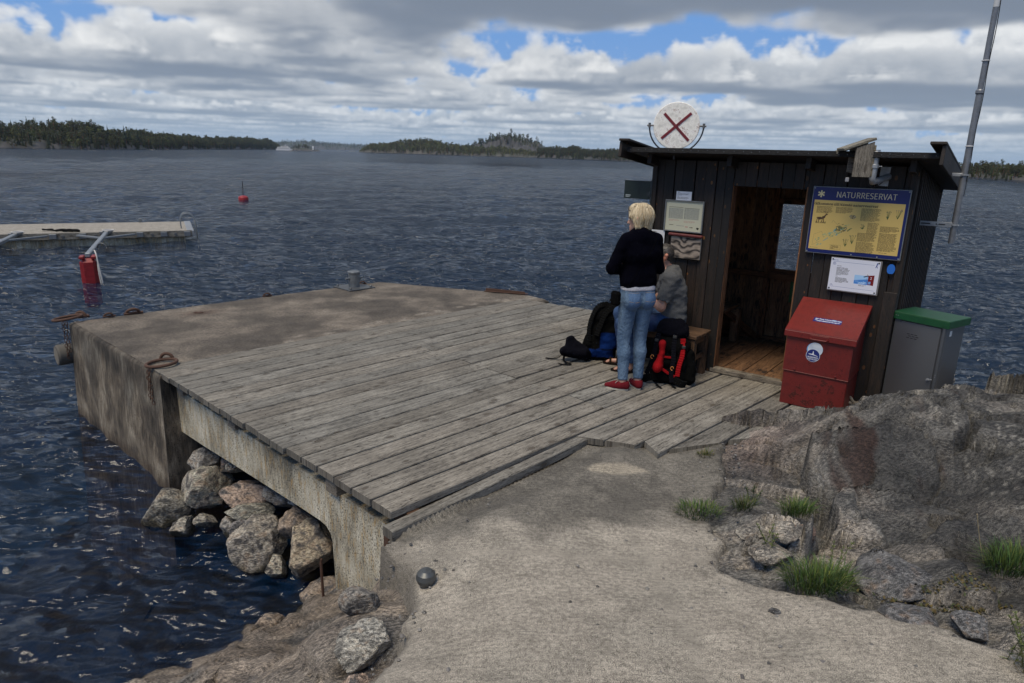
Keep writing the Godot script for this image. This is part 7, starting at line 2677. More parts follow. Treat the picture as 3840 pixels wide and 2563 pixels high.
func make_pier_iron() -> void:
	# bollard
	var bo := thing("bollard", "grey iron mooring bollard on a square base plate on the concrete pier head", "bollard", dp(3.70, -0.012, 6.08), DECK_ANG)
	var g := geo(Color(0.52, 0.53, 0.53))
	g.lathe([Vector2(0.085, 0.0), Vector2(0.085, 0.215), Vector2(0.090, 0.225), Vector2(0.092, 0.25), Vector2(0.086, 0.262), Vector2(0.0, 0.264)], 22)
	put("post", g, M.galv, bo)
	var pg := geo(Color(0.52, 0.53, 0.53))
	pg.rod(Vector3(-0.15, 0.155, 0), Vector3(0.15, 0.155, 0), 0.018, 10)
	put("cross_pin", pg, M.galv, bo)
	var bp := geo(Color(0.30, 0.30, 0.30))
	bp.boxat(Vector3(0, 0.012, 0), Vector3(0.46, 0.022, 0.46), 0.004)
	put("base_plate", bp, M.galv, bo)
	for s in [-1, 1]:
		for t in [-1, 1]:
			var b := geo(Color(0.35, 0.35, 0.35))
			b.lathe([Vector2(0.02, 0.0), Vector2(0.02, 0.018), Vector2(0.012, 0.03), Vector2(0.0, 0.03)], 6, Transform3D(Basis(), Vector3(s * 0.18, 0.023, t * 0.18)))
			put("bolt", b, M.galv, bo)
	# ring and chain at the outer corner
	var r1_ := thing("mooring_ring", "large rusty mooring ring with a hanging chain on the pier head's outer left corner", "mooring ring", dp(-0.02, 0.0, 6.42), DECK_ANG)
	var rg := geo()
	rg.tube(torus_pts(Vector3(-0.06, 0.03, 0.05), Vector3(1, 0.10, 0), Vector3(0, 0.12, 1).normalized(), 0.15), 0.017, 8, false)
	put("ring", rg, M.rust, r1_)
	var sg := geo()
	sg.tube(torus_pts(Vector3(0.10, 0.0, -0.04), Vector3(0.7, 0, 0.7), Vector3.UP, 0.060, 0.0, PI, 12), 0.018, 8)
	sg.boxat(Vector3(0.12, 0.01, -0.03), Vector3(0.13, 0.03, 0.09), 0.008)
	put("staple", sg, M.rust, r1_)
	var cg := geo()
	chain_into(cg, Vector3(-0.13, 0.0, 0.12), Vector3(-0.125, -0.44, 0.13), 13, 0.006)
	chain_into(cg, Vector3(-0.10, 0.0, 0.14), Vector3(-0.10, -0.36, 0.15), 11, 0.006)
	put("chain", cg, M.rust, r1_)
	# ring and chain by the deck
	var r2_ := thing("mooring_ring", "rusty ring and upright staple with a chain beside the deck's back corner", "mooring ring", dp(0.10, 0.0, 3.86), DECK_ANG)
	var rg2 := geo()
	rg2.tube(torus_pts(Vector3(0.0, 0.022, 0.0), Vector3(1, 0.05, 0), Vector3(0, 0.06, 1).normalized(), 0.135), 0.016, 8, false)
	put("ring", rg2, M.rust, r2_)
	var sg2 := geo()
	sg2.tube(torus_pts(Vector3(0.085, 0.02, -0.10), Vector3(0.75, 0, 0.66), Vector3.UP, 0.058, -0.1, PI + 0.1, 14), 0.016, 8)
	put("staple", sg2, M.rust, r2_)
	var cg2 := geo()
	chain_into(cg2, Vector3(-0.14, 0.0, 0.06), Vector3(-0.145, -0.34, 0.10), 11, 0.005)
	chain_into(cg2, Vector3(-0.14, -0.02, 0.03), Vector3(-0.15, -0.30, 0.05), 10, 0.005)
	put("chain", cg2, M.rust, r2_)
	# shackles along the outer edge
	for q in [[0.33, 6.28, 0.8, "small rusty shackle nearest the outer left corner on the pier head's sea edge"], [0.60, 6.27, 1.25, "larger rusty shackle second along the pier head's sea edge"], [2.36, 6.26, 0.75, "lone rusty shackle halfway along the pier head's sea edge"], [3.95, 6.24, 0.7, "low rusty eye on the sea edge just beyond the bollard"]]:
		var s := thing("shackle", q[3], "shackle", dp(q[0], -0.01, q[1]), DECK_ANG, "rusty shackles on the pier edge")
		var k: float = q[2]
		var a := geo()
		a.tube(torus_pts(Vector3(0, 0.02, 0), Vector3(1, 0, 0.3).normalized(), Vector3(0, 0.8, 0.6).normalized(), 0.055 * k, -0.3, PI + 0.3, 14), 0.015 * k, 8)
		put("bow", a, M.rust, s)
		var p := geo()
		p.rod(Vector3(-0.08 * k, 0.015, 0.0), Vector3(0.09 * k, 0.02, 0.03), 0.014 * k, 8)
		p.boxat(Vector3(0.03, 0.008, -0.02), Vector3(0.10, 0.02, 0.07) * k, 0.005)
		put("pin", p, M.rust, s)
	# bent angle iron at the far right corner
	var an := thing("edge_iron", "rusty bent angle iron along the pier head's far right corner", "edge iron", dp(5.36, 0.0, 4.06), DECK_ANG)
	var ag := geo()
	ag.bar(Vector3(-0.28, 0.005, -0.55), Vector3(0.06, 0.010, 0.05), 0.05, 0.012)
	ag.bar(Vector3(-0.27, 0.03, -0.53), Vector3(0.03, 0.016, 0.02), 0.008, 0.05)
	put("angle_bar", ag, M.rust, an)
	# timber fender on the outer left side
	var fe := thing("fender_log", "grey round timber fender sticking out past the pier head's outer left face", "fender", dp(-0.10, -0.42, 6.42), DECK_ANG)
	var fg := geo(Color(0.55, 0.55, 0.56), 0.8)
	fg.lathe([Vector2(0.0, -0.02), Vector2(0.115, -0.02), Vector2(0.125, 0.0), Vector2(0.125, 0.9), Vector2(0.115, 0.92), Vector2(0.0, 0.92)], 22, Transform3D(Basis(Vector3.BACK, -PI * 0.5), Vector3(-0.12, 0, 0)))
	put("log", fg, M.deck, fe)
	var eg := geo(Color(0.95, 0.93, 0.9), 2.0)
	eg.lathe([Vector2(0.100, 0.0), Vector2(0.0, 0.003)], 20, Transform3D(Basis(Vector3.BACK, PI * 0.5), Vector3(-0.142, 0, 0)))
	put("end_grain", eg, M.deck, fe)
	var rs := put("rusty_chip", Geo_flat_chip(), M.rust)
	rs.position = dp(1.25, -0.008, 5.86)
	tag(rs, "flat orange rust flake lying on the pier head's top", "rust flake")

func Geo_flat_chip() -> Geo:
	var g := geo(Color(2.2, 2.0, 2.0))
	g.prism(PackedVector2Array([Vector2(-0.06, -0.02), Vector2(0.02, -0.03), Vector2(0.06, 0.0), Vector2(0.01, 0.025), Vector2(-0.05, 0.02)]), 0.006, Transform3D(Basis(Vector3.RIGHT, -PI * 0.5), Vector3.ZERO))
	return g

# ---------------------------------------------------------------- floating jetty
func make_jetty() -> void:
	var end := Vector3(-10.89, 0.05, -23.08)         # near right corner of the deck
	var along := Vector3(-4.72, 0, 2.39).normalized()   # along the near edge, away from the end
	var across := Vector3(along.z, 0, -along.x)
	if across.z > 0.0:
		across = -across
	var bs := Basis(along, Vector3.UP, along.cross(Vector3.UP))
	if bs.z.dot(across) < 0.0:
		pass
	var th := Node3D.new()
	th.name = "floating_jetty"
	add_child(th)
	th.transform = Transform3D(Basis(along, Vector3.UP, along.cross(Vector3.UP)), end)
	tag(th, "long pale floating jetty with a timber rim lying out on the water at the left", "jetty")
	var zs := 1.0 if th.basis.z.dot(across) > 0.0 else -1.0    # local z towards the far side
	var W := 3.3
	var L := 17.0
	var g := geo(Color(1.2, 1.25, 1.33))
	g.boxat(Vector3(L * 0.5, 0.35, zs * W * 0.5), Vector3(L, 0.04, W), 0.01)
	put("walkway", g, M.path, th)
	var fl := geo(Color(1.25, 1.22, 1.12), 0.25)
	fl.boxat(Vector3(L * 0.5 + 0.12, -0.05, zs * W * 0.5), Vector3(L - 0.2, 0.50, W - 0.20), 0.03)
	put("float_body", fl, M.beam, th)
	for z in [0.03, W - 0.03]:
		var t := geo(Color(1.05, 0.98, 0.94), 0.4, Vector2(0.2, z))
		t.boxat(Vector3(L * 0.5, 0.275, zs * z), Vector3(L, 0.19, 0.06), 0.008)
		put("rim_beam", t, M.deck, th)
	var et := geo(Color(0.9, 0.9, 0.9), 0.4)
	et.boxat(Vector3(-0.03, 0.29, zs * W * 0.5), Vector3(0.06, 0.18, W + 0.06), 0.008)
	et.boxat(Vector3(0.07, 0.376, zs * W * 0.5), Vector3(0.16, 0.014, W), 0.003)
	put("end_beam", et, M.galv, th)
	var edge := geo(Color(1.7, 1.66, 1.6), 0.4)
	edge.boxat(Vector3(L * 0.5, 0.376, zs * 0.05), Vector3(L, 0.014, 0.10), 0.003)
	put("pale_edge_board", edge, M.deck, th)
	for x in [0.15, 0.85, 1.55, 3.15, 3.95]:
		var b := geo(Color(0.55, 0.56, 0.57))
		b.boxat(Vector3(x, 0.285, -zs * 0.05), Vector3(0.20, 0.16, 0.09), 0.01)
		put("boom_bracket", b, M.galv, th)
	for x in [0.5, 1.2, 2.8, 3.7]:
		var b := geo(Color(0.1, 0.1, 0.1))
		b.lathe([Vector2(0.05, 0.0), Vector2(0.04, 0.02), Vector2(0.0, 0.02)], 10, Transform3D(Basis(Vector3.RIGHT, -zs * PI * 0.5), Vector3(x, 0.28, -zs * 0.001)))
		put("bolt_head", b, M.flat, th)
	for x in [1.6, 6.2]:
		var c := geo(Color(0.45, 0.47, 0.48))
		c.boxat(Vector3(x, 0.44, zs * (W - 0.12)), Vector3(0.12, 0.16, 0.10), 0.015)
		put("cleat", c, M.galv, th)
	# bathing ladder over the end
	var ld := geo(Color(0.6, 0.62, 0.62))
	for z in [0.8, 1.25]:
		ld.tube(curve([Vector3(0.30, 0.37, zs * z), Vector3(0.30, 0.70, zs * z), Vector3(0.20, 0.86, zs * z), Vector3(0.0, 0.86, zs * z), Vector3(-0.14, 0.68, zs * z), Vector3(-0.18, 0.30, zs * z), Vector3(-0.22, -0.5, zs * z)], 6), 0.017, 8)
	for y in [0.0, 0.25, -0.25]:
		ld.rod(Vector3(-0.2, y, zs * 0.8), Vector3(-0.2, y, zs * 1.25), 0.015)
	put("ladder", ld, M.galv, th)
	# black coil of rope, white rope ends lying on it
	var rc := thing("rope_coil", "black coil of rope lying on the floating jetty", "rope", th.transform * Vector3(3.5, 0.385, zs * 0.45))
	var rg := geo(Color(0.012, 0.012, 0.012))
	var pts := []
	for k in 60:
		pts.append(Vector3(cos(k * 0.75) * (0.22 + 0.05 * sin(k * 1.3)) + (0.0 if k < 40 else (k - 40) * -0.045), 0.02 + 0.03 * (k % 5) / 4.0, sin(k * 0.75) * 0.14))
	rg.tube(curve(pts, 2), 0.024, 5)
	put("rope", rg, M.cloth, rc)
	# mooring booms: a square beam, two braces and a red float
	var boom := func(x: float, out: Vector3, floated: bool, label: String) -> void:
		var bt := thing("mooring_boom", label, "mooring boom", Vector3.ZERO, 0.0, "mooring booms of the floating jetty")
		var base: Vector3 = th.transform * Vector3(x, 0.36, zs * 0.02)
		bt.position = base
		var tip := out - base
		var bm := geo(Color(0.72, 0.75, 0.78))
		bm.bar(Vector3.ZERO, tip, 0.12, 0.11, 0.02)
		put("beam", bm, M.galv, bt)
		for s in [-0.8, 0.8]:
			var br := geo(Color(0.75, 0.78, 0.80))
			var p0: Vector3 = th.basis * Vector3(s, -0.06, -zs * 0.06)
			br.bar(p0, tip * 0.27 + Vector3(0, -0.02, 0), 0.07, 0.06, 0.01)
			put("brace", br, M.galv, bt)
		var hg := geo(Color(0.5, 0.5, 0.5))
		hg.boxat(Vector3(0, 0.02, 0), Vector3(0.3, 0.10, 0.3), 0.02)
		put("hinge", hg, M.galv, bt)
		var wr := geo(Color(0.8, 0.78, 0.74))
		wr.tube(torus_pts(Vector3(0.1, 0.10, 0.05), Vector3.RIGHT, Vector3.BACK, 0.16, 0.0, TAU * 1.8, 30), 0.018, 5)
		put("white_rope", wr, M.cloth, bt)
		if floated:
			var fg := geo(Color(0.30, 0.012, 0.016))
			var d := tip
			var yaw := atan2(d.x, d.z)
			var fx := Transform3D(Basis(Vector3.UP, yaw), Vector3(d.x, -base.y, d.z))
			fg.box(Vector3(0.36, 1.15, 0.28), fx * Transform3D(Basis(), Vector3(0, 0.02, 0.0)), 0.09)
			fg.box(Vector3(0.11, 0.08, 0.28), fx * Transform3D(Basis(), Vector3(-0.12, 0.62, 0)), 0.02)
			fg.box(Vector3(0.11, 0.08, 0.28), fx * Transform3D(Basis(), Vector3(0.12, 0.62, 0)), 0.02)
			put("red_float", fg, M.paint, bt)
			var lp := geo(Color(0.75, 0.72, 0.68))
			lp.tube(curve([tip + Vector3(0.05, 0.09, -0.2), tip + Vector3(0.20, 0.02, 0.0), tip + Vector3(0.27, -0.35, 0.05), tip + Vector3(0.30, -0.62, 0.05), tip + Vector3(0.25, -0.66, 0.03), tip + Vector3(0.22, -0.3, 0.02), tip + Vector3(0.15, 0.04, -0.1)], 5), 0.016, 5)
			put("white_line", lp, M.cloth, bt)
			var sh := geo(Color(0.3, 0.3, 0.3))
			sh.tube(torus_pts(tip + Vector3(0.02, 0.10, -0.55), Vector3.RIGHT, Vector3.UP, 0.11, 0.0, PI, 10), 0.018, 6)
			put("mooring_hoop", sh, M.galv, bt)
	boom.call(2.5, Vector3(-9.95, 0.66, -15.80), true, "pale mooring boom ending in an upright red float, standing out from the jetty")
	boom.call(4.9, Vector3(-12.2, 0.62, -15.05), false, "second pale mooring boom, cut by the photo's left edge")

# ---------------------------------------------------------------- buoy and boats
func make_floats() -> void:
	var b := thing("mooring_buoy", "small red mooring buoy with a thin rod on top, out beyond the jetty", "buoy", Vector3(-16.5, 0.06, -42.0))
	var g := geo(Color(0.42, 0.020, 0.030))
	g.lathe([Vector2(0.0, -0.3), Vector2(0.22, -0.25), Vector2(0.29, -0.05), Vector2(0.29, 0.16), Vector2(0.25, 0.24), Vector2(0.10, 0.29), Vector2(0.05, 0.30), Vector2(0.0, 0.30)], 24)
	put("float", g, M.paint, b)
	var r := geo(Color(0.12, 0.05, 0.04))
	r.rod(Vector3(0, 0.28, 0), Vector3(0.01, 1.12, 0), 0.022)
	put("rod", r, M.rust, b)
	# ferry
	var f := thing("ferry", "white passenger ferry sailing near the tip of the left island", "boat", Vector3(-290.0, 0, -880.0), deg_to_rad(4.0))
	var white := Color(0.80, 0.80, 0.80)
	var h := geo(white)
	h.prism(PackedVector2Array([Vector2(-9.6, 0.0), Vector2(8.6, 0.0), Vector2(10.2, 1.9), Vector2(9.2, 2.0), Vector2(-9.9, 1.9)]), 4.6, Transform3D(Basis(), Vector3(0, 0, -2.3)))
	put("hull", h, M.paint, f)
	var c := geo(white)
	c.boxat(Vector3(-0.8, 2.8, 0), Vector3(15.0, 1.8, 4.0), 0.2)
	put("lower_cabin", c, M.paint, f)
	var c2 := geo(white)
	c2.boxat(Vector3(0.8, 4.4, 0), Vector3(8.0, 1.5, 3.4), 0.2)
	put("upper_cabin", c2, M.paint, f)
	var rl := geo(white)
	rl.boxat(Vector3(-5.6, 3.95, 0), Vector3(5.0, 0.5, 3.8), 0.05)
	put("aft_rail", rl, M.paint, f)
	var m := geo(white)
	m.bar(Vector3(1.5, 5.1, 0), Vector3(1.2, 7.4, 0), 0.35, 0.35)
	m.bar(Vector3(1.2, 6.5, -1.0), Vector3(1.2, 6.5, 1.0), 0.15, 0.15)
	put("mast", m, M.paint, f)
	var k := 0
	for q in [[2.9, 2.02, 10, -6.8, 1.35], [4.55, 1.72, 5, -1.9, 1.3]]:
		for i in q[2]:
			var wn := geo(Color(0.02, 0.03, 0.04))
			wn.boxat(Vector3(q[3] + i * q[4], q[0], q[1]), Vector3(0.9, 0.7, 0.06), 0.0)
			put("window", wn, M.plastic, f)
	# small white motor boat by the hut roof
	var s := thing("motor_boat", "tiny white motor boat far out beside the hut's roof corner", "boat", Vector3(102.0, 0, -470.0), 0.2)
	var sh := geo(white)
	sh.prism(PackedVector2Array([Vector2(-4.2, 0.0), Vector2(3.4, 0.0), Vector2(5.0, 1.3), Vector2(-4.3, 1.0)]), 2.6, Transform3D(Basis(), Vector3(0, 0, -1.3)))
	put("hull", sh, M.paint, s)
	var sc := geo(white * 0.9)
	sc.prism(PackedVector2Array([Vector2(-2.4, 1.0), Vector2(1.8, 1.1), Vector2(0.6, 2.2), Vector2(-2.2, 2.2)]), 2.0, Transform3D(Basis(), Vector3(0, 0, -1.0)))
	put("cabin", sc, M.paint, s)

# ---------------------------------------------------------------- islands and woods
func leaf_clump(g: Geo, c: Vector3, r: float, count: int, sz: float, rr: RandomNumberGenerator, col: Color) -> void:
	for k in count:
		var d := Vector3(rr.randfn(), rr.randfn(), rr.randfn()).normalized()
		var p := c + d * r * pow(rr.randf(), 0.4)
		var n := (d + Vector3(rr.randfn(), rr.randfn(), rr.randfn()) * 0.4).normalized()
		var s := n.cross(Vector3(rr.randfn(), rr.randfn(), rr.randfn())).normalized()
		var t := n.cross(s)
		g.col = col * rr.randf_range(0.7, 1.25)
		var q := sz * rr.randf_range(0.6, 1.3)
		g.tri(p - s * q - t * q * 0.6, p + s * q - t * q * 0.5, p + t * q, n, n, n)

func tree_parts(kind: int, rr: RandomNumberGenerator) -> Array:   # [crown, trunk], one metre tall, to be scaled
	var cr := geo()
	var tr := geo(Color(0.13, 0.09, 0.065))
	if kind == 0:      # spruce: drooping whorls on a spire
		tr.tube(PackedVector3Array([Vector3(0, -0.05, 0), Vector3(0, 0.95, 0)]), [0.016, 0.003], 5, false)
		for k in 22:
			var f := k / 21.0
			var y := lerpf(0.10, 0.97, f)
			var rad := lerpf(0.19, 0.012, pow(f, 0.85)) * rr.randf_range(0.8, 1.15)
			var n := 9 - int(f * 4)
			for j in n:
				var a := TAU * (j + rr.randf()) / n
				var d := Vector3(cos(a), 0, sin(a))
				var tip := Vector3(0, y - rad * 0.45, 0) + d * rad * rr.randf_range(0.75, 1.1)
				var w := d.cross(Vector3.UP) * rad * 0.34
				cr.col = Color(0.030, 0.045, 0.021) * rr.randf_range(0.7, 1.5)
				var nn := (Vector3.UP * 0.8 + d).normalized()
				cr.tri(Vector3(0, y + 0.012, 0), tip + w, tip - w, nn, nn, nn)
				cr.tri(Vector3(0, y - 0.01, 0) + d * rad * 0.3, tip + w * 0.7 - Vector3(0, 0.02, 0), tip - w * 0.7 - Vector3(0, 0.02, 0), d, d, d)
	elif kind == 1:    # pine: bare red stem, flat uneven crown
		tr.col = Color(0.16, 0.085, 0.05)
		tr.tube(PackedVector3Array([Vector3(0, -0.05, 0), Vector3(0.02, 0.5, 0.01), Vector3(0.0, 0.88, 0)]), [0.020, 0.014, 0.005], 5, false)
		for k in 13:
			var a := rr.randf() * TAU
			var y := rr.randf_range(0.32, 0.92)
			var d := Vector3(cos(a), 0, sin(a)) * rr.randf_range(0.06, 0.20) * (1.15 - absf(y - 0.68) * 1.6)
			var c := Vector3(0.01, y, 0) + d
			tr.tube(PackedVector3Array([Vector3(0.01, y - 0.06, 0), c]), [0.007, 0.003], 4, false)
			leaf_clump(cr, c, 0.085, 46, 0.020, rr, Color(0.040, 0.056, 0.023))
		leaf_clump(cr, Vector3(0, 0.90, 0), 0.09, 46, 0.020, rr, Color(0.040, 0.056, 0.023))
	else:              # birch or aspen: rounded, lighter
		tr.col = Color(0.30, 0.28, 0.25)
		tr.tube(PackedVector3Array([Vector3(0, -0.05, 0), Vector3(0.0, 0.8, 0)]), [0.016, 0.005], 5, false)
		for k in 12:
			var a := rr.randf() * TAU
			var y := rr.randf_range(0.22, 0.88)
			var c := Vector3(cos(a), 0, sin(a)) * rr.randf_range(0.03, 0.17) * (1.1 - absf(y - 0.5)) + Vector3(0, y, 0)
			leaf_clump(cr, c, 0.115, 26, 0.030, rr, Color(0.070, 0.088, 0.027))
	return [cr, tr]

var tree_mesh := []

func island(called: String, label: String, line: Array, depth: float, bare: float, tree_h: float, density: float, mix_: Array, seed_: int, tints: Color, singles: int, single_label: Array) -> void:
	# line: shore points (x, z, ground height, wooded height share); the land rises behind the shore line
	var n1 := fnl(seed_, 0.03, 4)
	var n2 := fnl(seed_ + 1, 0.16, 4)
	var rr := RandomNumberGenerator.new()
	rr.seed = seed_
	var c := PackedVector3Array()
	var hs := []
	var ws := []
	var per := 14
	for i in line.size() - 1:
		for k in per:
			var f := float(k) / per
			var a: Vector4 = line[i]
			var b: Vector4 = line[i + 1]
			var q := a.lerp(b, f)
			c.append(Vector3(q.x, 0, q.y)); hs.append(q.z); ws.append(q.w)
	var last: Vector4 = line[line.size() - 1]
	c.append(Vector3(last.x, 0, last.y)); hs.append(last.z); ws.append(last.w)
	var rows := 13
	var pts := PackedVector3Array()
	var cl := PackedColorArray()
	for r in rows:
		var f := float(r) / (rows - 1)
		for i in c.size():
			var away := Vector3(c[i].x, 0, c[i].z).normalized()
			var dist := c[i].length()
			var jut := n2.get_noise_2d(i * 2.3, 0.0) * depth * 0.05
			var p := c[i] + away * (depth * f + jut)
			var prof := pow(sin(minf(f * 1.9, 1.0) * PI * 0.5), 0.8) if f < 0.75 else (1.0 - f) * 4.0
			var h: float = hs[i] * prof * (1.0 + n1.get_noise_2d(p.x * 0.8, p.z * 0.8) * 0.75) + n2.get_noise_2d(p.x * 0.5, p.z * 0.5) * hs[i] * 0.12 * prof
			p.y = h - 0.5 * (1.0 if f == 0.0 else 0.0) - 1.5 * (1.0 if f == 1.0 else 0.0) + (0.25 if f > 0.0 and f < 1.0 else 0.0)
			pts.append(p)
			var s := n2.get_noise_2d(i * 1.7, r * 3.0)
			var rock := Color(0.075, 0.070, 0.064).lerp(Color(0.032, 0.031, 0.029), clampf(0.5 + s * 1.4, 0.0, 1.0))
			var turf := Color(0.035, 0.045, 0.022)
			cl.append(rock.lerp(turf, smoothstep(bare, bare + 0.22, f + s * 0.22)) * tints)
	var g := geo()
	g.sheet(pts, c.size(), cl)
	var land := put(called, g, M.flat)
	land.set_meta("kind", "structure")
	# the wood: one mass, each tree an instance
	var where := []
	for r in range(0, rows - 2):
		for i in c.size() - 1:
			var area: float = c[i].distance_to(c[i + 1]) * depth / rows
			var want := area * density * (1.0 if float(r) / rows < 0.75 else 0.2)
			var cnt := int(want) + (1 if rr.randf() < want - int(want) else 0)
			for k in cnt:
				var f := (r + rr.randf()) / (rows - 1)
				if f + n2.get_noise_2d(i * 1.7, r * 3.0) * 0.2 < bare * rr.randf_range(0.5, 1.3):
					continue
				var u := rr.randf()
				var w := rr.randf()
				var a: Vector3 = pts[r * c.size() + i].lerp(pts[r * c.size() + i + 1], u)
				var b: Vector3 = pts[(r + 1) * c.size() + i].lerp(pts[(r + 1) * c.size() + i + 1], u)
				where.append([a.lerp(b, w), tree_h * ws[i] * rr.randf_range(0.40, 1.0) * (1.45 if rr.randf() < 0.12 else 1.15), f])
	var kinds := {}
	for w in where:
		var x := rr.randf()
		var kind := 0 if x < mix_[0] else (1 if x < mix_[0] + mix_[1] else 2)
		var key := kind * 3 + rr.randi() % 3
		if not kinds.has(key):
			kinds[key] = []
		kinds[key].append(w)
	var first := true
	var holder := Node3D.new()
	holder.name = numbered("woodland")
	add_child(holder, true)
	tag(holder, label, "woodland", "", "stuff")
	for key in kinds:
		for part in 2:
			var mm := MultiMesh.new()
			mm.transform_format = MultiMesh.TRANSFORM_3D
			mm.use_colors = true
			mm.mesh = tree_mesh[key][part]
			mm.instance_count = kinds[key].size()
			var j := 0
			for w in kinds[key]:
				var s: float = w[1]
				var wide := s * (1.15 if key >= 3 else 1.0)
				mm.set_instance_transform(j, Transform3D(Basis(Vector3.UP, float(j) * 2.4).scaled(Vector3(wide, s, wide)), w[0] - Vector3(0, s * 0.04, 0)))
				var k := 0.65 + 0.8 * fmod(j * 0.618, 1.0)
				var yl := 1.0 + 0.35 * fmod(j * 0.377, 1.0)
				mm.set_instance_color(j, Color(k * yl, k, k * 0.9) * tints)
				j += 1
			var mi := MultiMeshInstance3D.new()
			mi.name = ["crowns", "trunks"][part]
			mi.multimesh = mm
			mi.material_override = M.leaf if part == 0 else M.flat
			mi.set_meta("kind", "stuff")
			holder.add_child(mi, true)

func single_tree(kind: int, at: Vector3, h: float, label: String, tint := Color.WHITE) -> void:
	var th := thing(["spruce_tree", "pine_tree", "birch_tree"][kind], label, "tree", at, fmod(at.x, 6.0), "trees standing out above the left island's wood")
	th.scale = Vector3(h, h, h)
	put("crown", tree_mesh[kind * 3 + int(absf(at.x)) % 3][0], M.leaf, th)
	put("trunk", tree_mesh[kind * 3 + int(absf(at.x)) % 3][1], M.flat, th)

func shore(px: float, dist: float, h: float, w: float) -> Vector4:
	# a shore point by bearing (degrees right of straight ahead) and distance
	return Vector4(sin(deg_to_rad(px)) * dist, -cos(deg_to_rad(px)) * dist, h, w)

func make_islands() -> void:
	var rr := RandomNumberGenerator.new()
	rr.seed = 901
	for kind in 3:
		for v in 3:
			var p := tree_parts(kind, rr)
			tree_mesh.append([p[0].mesh(), p[1].mesh()])
	var W := Color.WHITE
	# left island, running away to the right
	island("left_island", "dark mixed wood of spruce and pine covering the left island", [shore(-44, 330, 4.0, 1.0), shore(-40, 345, 5.0, 1.0), shore(-37, 372, 6.0, 1.0), shore(-33.5, 400, 7.0, 1.0), shore(-31, 430, 7.0, 1.0), shore(-28.5, 500, 6.0, 1.0), shore(-26, 620, 5.0, 1.05), shore(-23.5, 820, 5.5, 1.2), shore(-21, 1050, 7.0, 1.5), shore(-19.4, 1300, 6.5, 1.7), shore(-18.6, 1500, 2.0, 1.2)], 90.0, 0.02, 5.2, 0.13, [0.35, 0.45, 0.20], 31, W, 0, [])
	# islet with a beacon, far hills
	island("islet", "low wood on the small islet right of the ferry", [shore(-17.9, 1100, 1.0, 0.3), shore(-17.3, 1100, 4.0, 1.0), shore(-16.7, 1100, 3.0, 0.8), shore(-15.6, 1100, 0.6, 0.1)], 60.0, 0.12, 7.0, 0.03, [0.3, 0.5, 0.2], 41, W, 0, [])
	island("far_hills", "far wood on the farthest low hills across the water", [shore(-19.0, 3600, 22.0, 1.0), shore(-17.0, 3600, 32.0, 1.0), shore(-15.0, 3700, 26.0, 1.0), shore(-13.0, 3700, 22.0, 1.0), shore(-11.0, 3800, 18.0, 1.0), shore(-9.0, 3900, 10.0, 1.0)], 500.0, 0.05, 14.0, 0.0035, [0.3, 0.4, 0.3], 51, W, 0, [])
	# middle island and the hill behind its right end
	island("middle_island", "lighter birch and pine wood on the low middle island", [shore(-12.6, 1150, 1.0, 0.15), shore(-11.8, 1120, 6.0, 0.7), shore(-10.5, 1080, 8.0, 0.85), shore(-8.5, 1040, 10.0, 0.95), shore(-6.8, 1000, 11.0, 0.95), shore(-5.2, 980, 7.0, 0.9), shore(-3.6, 960, 5.0, 0.85), shore(-1.6, 940, 6.0, 0.7), shore(0.4, 920, 5.0, 0.6), shore(1.8, 910, 3.0, 0.4), shore(2.4, 910, 0.8, 0.1)], 130.0, 0.04, 9.5, 0.07, [0.12, 0.35, 0.53], 61, Color(1.25, 1.2, 1.05), 0, [])
	island("hill_island", "dark pine wood on the rocky hill behind the middle island's right end", [shore(-4.2, 1060, 2.0, 0.5), shore(-3.2, 1060, 14.0, 0.9), shore(-2.2, 1060, 22.0, 0.95), shore(-0.6, 1055, 24.0, 0.95), shore(0.8, 1050, 21.0, 0.9), shore(1.8, 1045, 14.0, 0.7), shore(2.8, 1040, 3.0, 0.3)], 150.0, 0.34, 10.0, 0.035, [0.25, 0.6, 0.15], 71, W, 0, [])
	# long dark shore behind the hut, and its continuation on the right
	island("wooded_shore", "long dark spruce wood along the far shore behind the hut", [shore(1.6, 900, 6.0, 1.0), shore(3.5, 860, 7.0, 1.0), shore(6.0, 780, 6.0, 1.0), shore(9.0, 690, 4.0, 0.8), shore(12.0, 600, 2.5, 0.7), shore(16.0, 520, 2.5, 0.6), shore(22.0, 430, 1.8, 0.5), shore(28.0, 340, 1.5, 0.5), shore(33.0, 270, 1.5, 0.5), shore(38.0, 215, 1.2, 0.5), shore(43.0, 190, 1.2, 0.5)], 60.0, 0.02, 6.5, 0.14, [0.5, 0.4, 0.1], 81, W, 0, [])
	# trees that stand clear of the left wood
	var labels := ["tall spruce with a tawny tinge, leftmost on the left island's skyline", "broad pine crown on the left island's skyline, second from the left", "round topped pine left of the twin spruces on the left island", "slim dark spruce standing clear above the left island's ridge", "slender spruce, left of a pair on the left island's falling ridge", "slender spruce, right of a pair on the left island's falling ridge", "tall broad spruce at the end of the spires on the left island's ridge"]
	var bear := [-34.6, -32.9, -31.2, -30.0, -29.0, -28.7, -28.2]
	var kinds := [0, 1, 1, 0, 0, 0, 0]
	var tall := [9.5, 7.0, 7.0, 7.5, 8.5, 8.0, 8.5]
	var foot := [6.0, 6.2, 6.4, 6.2, 5.6, 5.4, 5.0]
	for i in 7:
		var d := 440.0 + i * 12.0
		single_tree(kinds[i], Vector3(sin(deg_to_rad(bear[i])) * d, foot[i], -cos(deg_to_rad(bear[i])) * d), tall[i], labels[i])
	# white beacon on the islet
	var b := thing("beacon", "tiny white beacon tower on the islet's bare right tip", "beacon", Vector3(sin(deg_to_rad(-16.1)) * 1110.0, 0.5, -cos(deg_to_rad(-16.1)) * 1110.0))
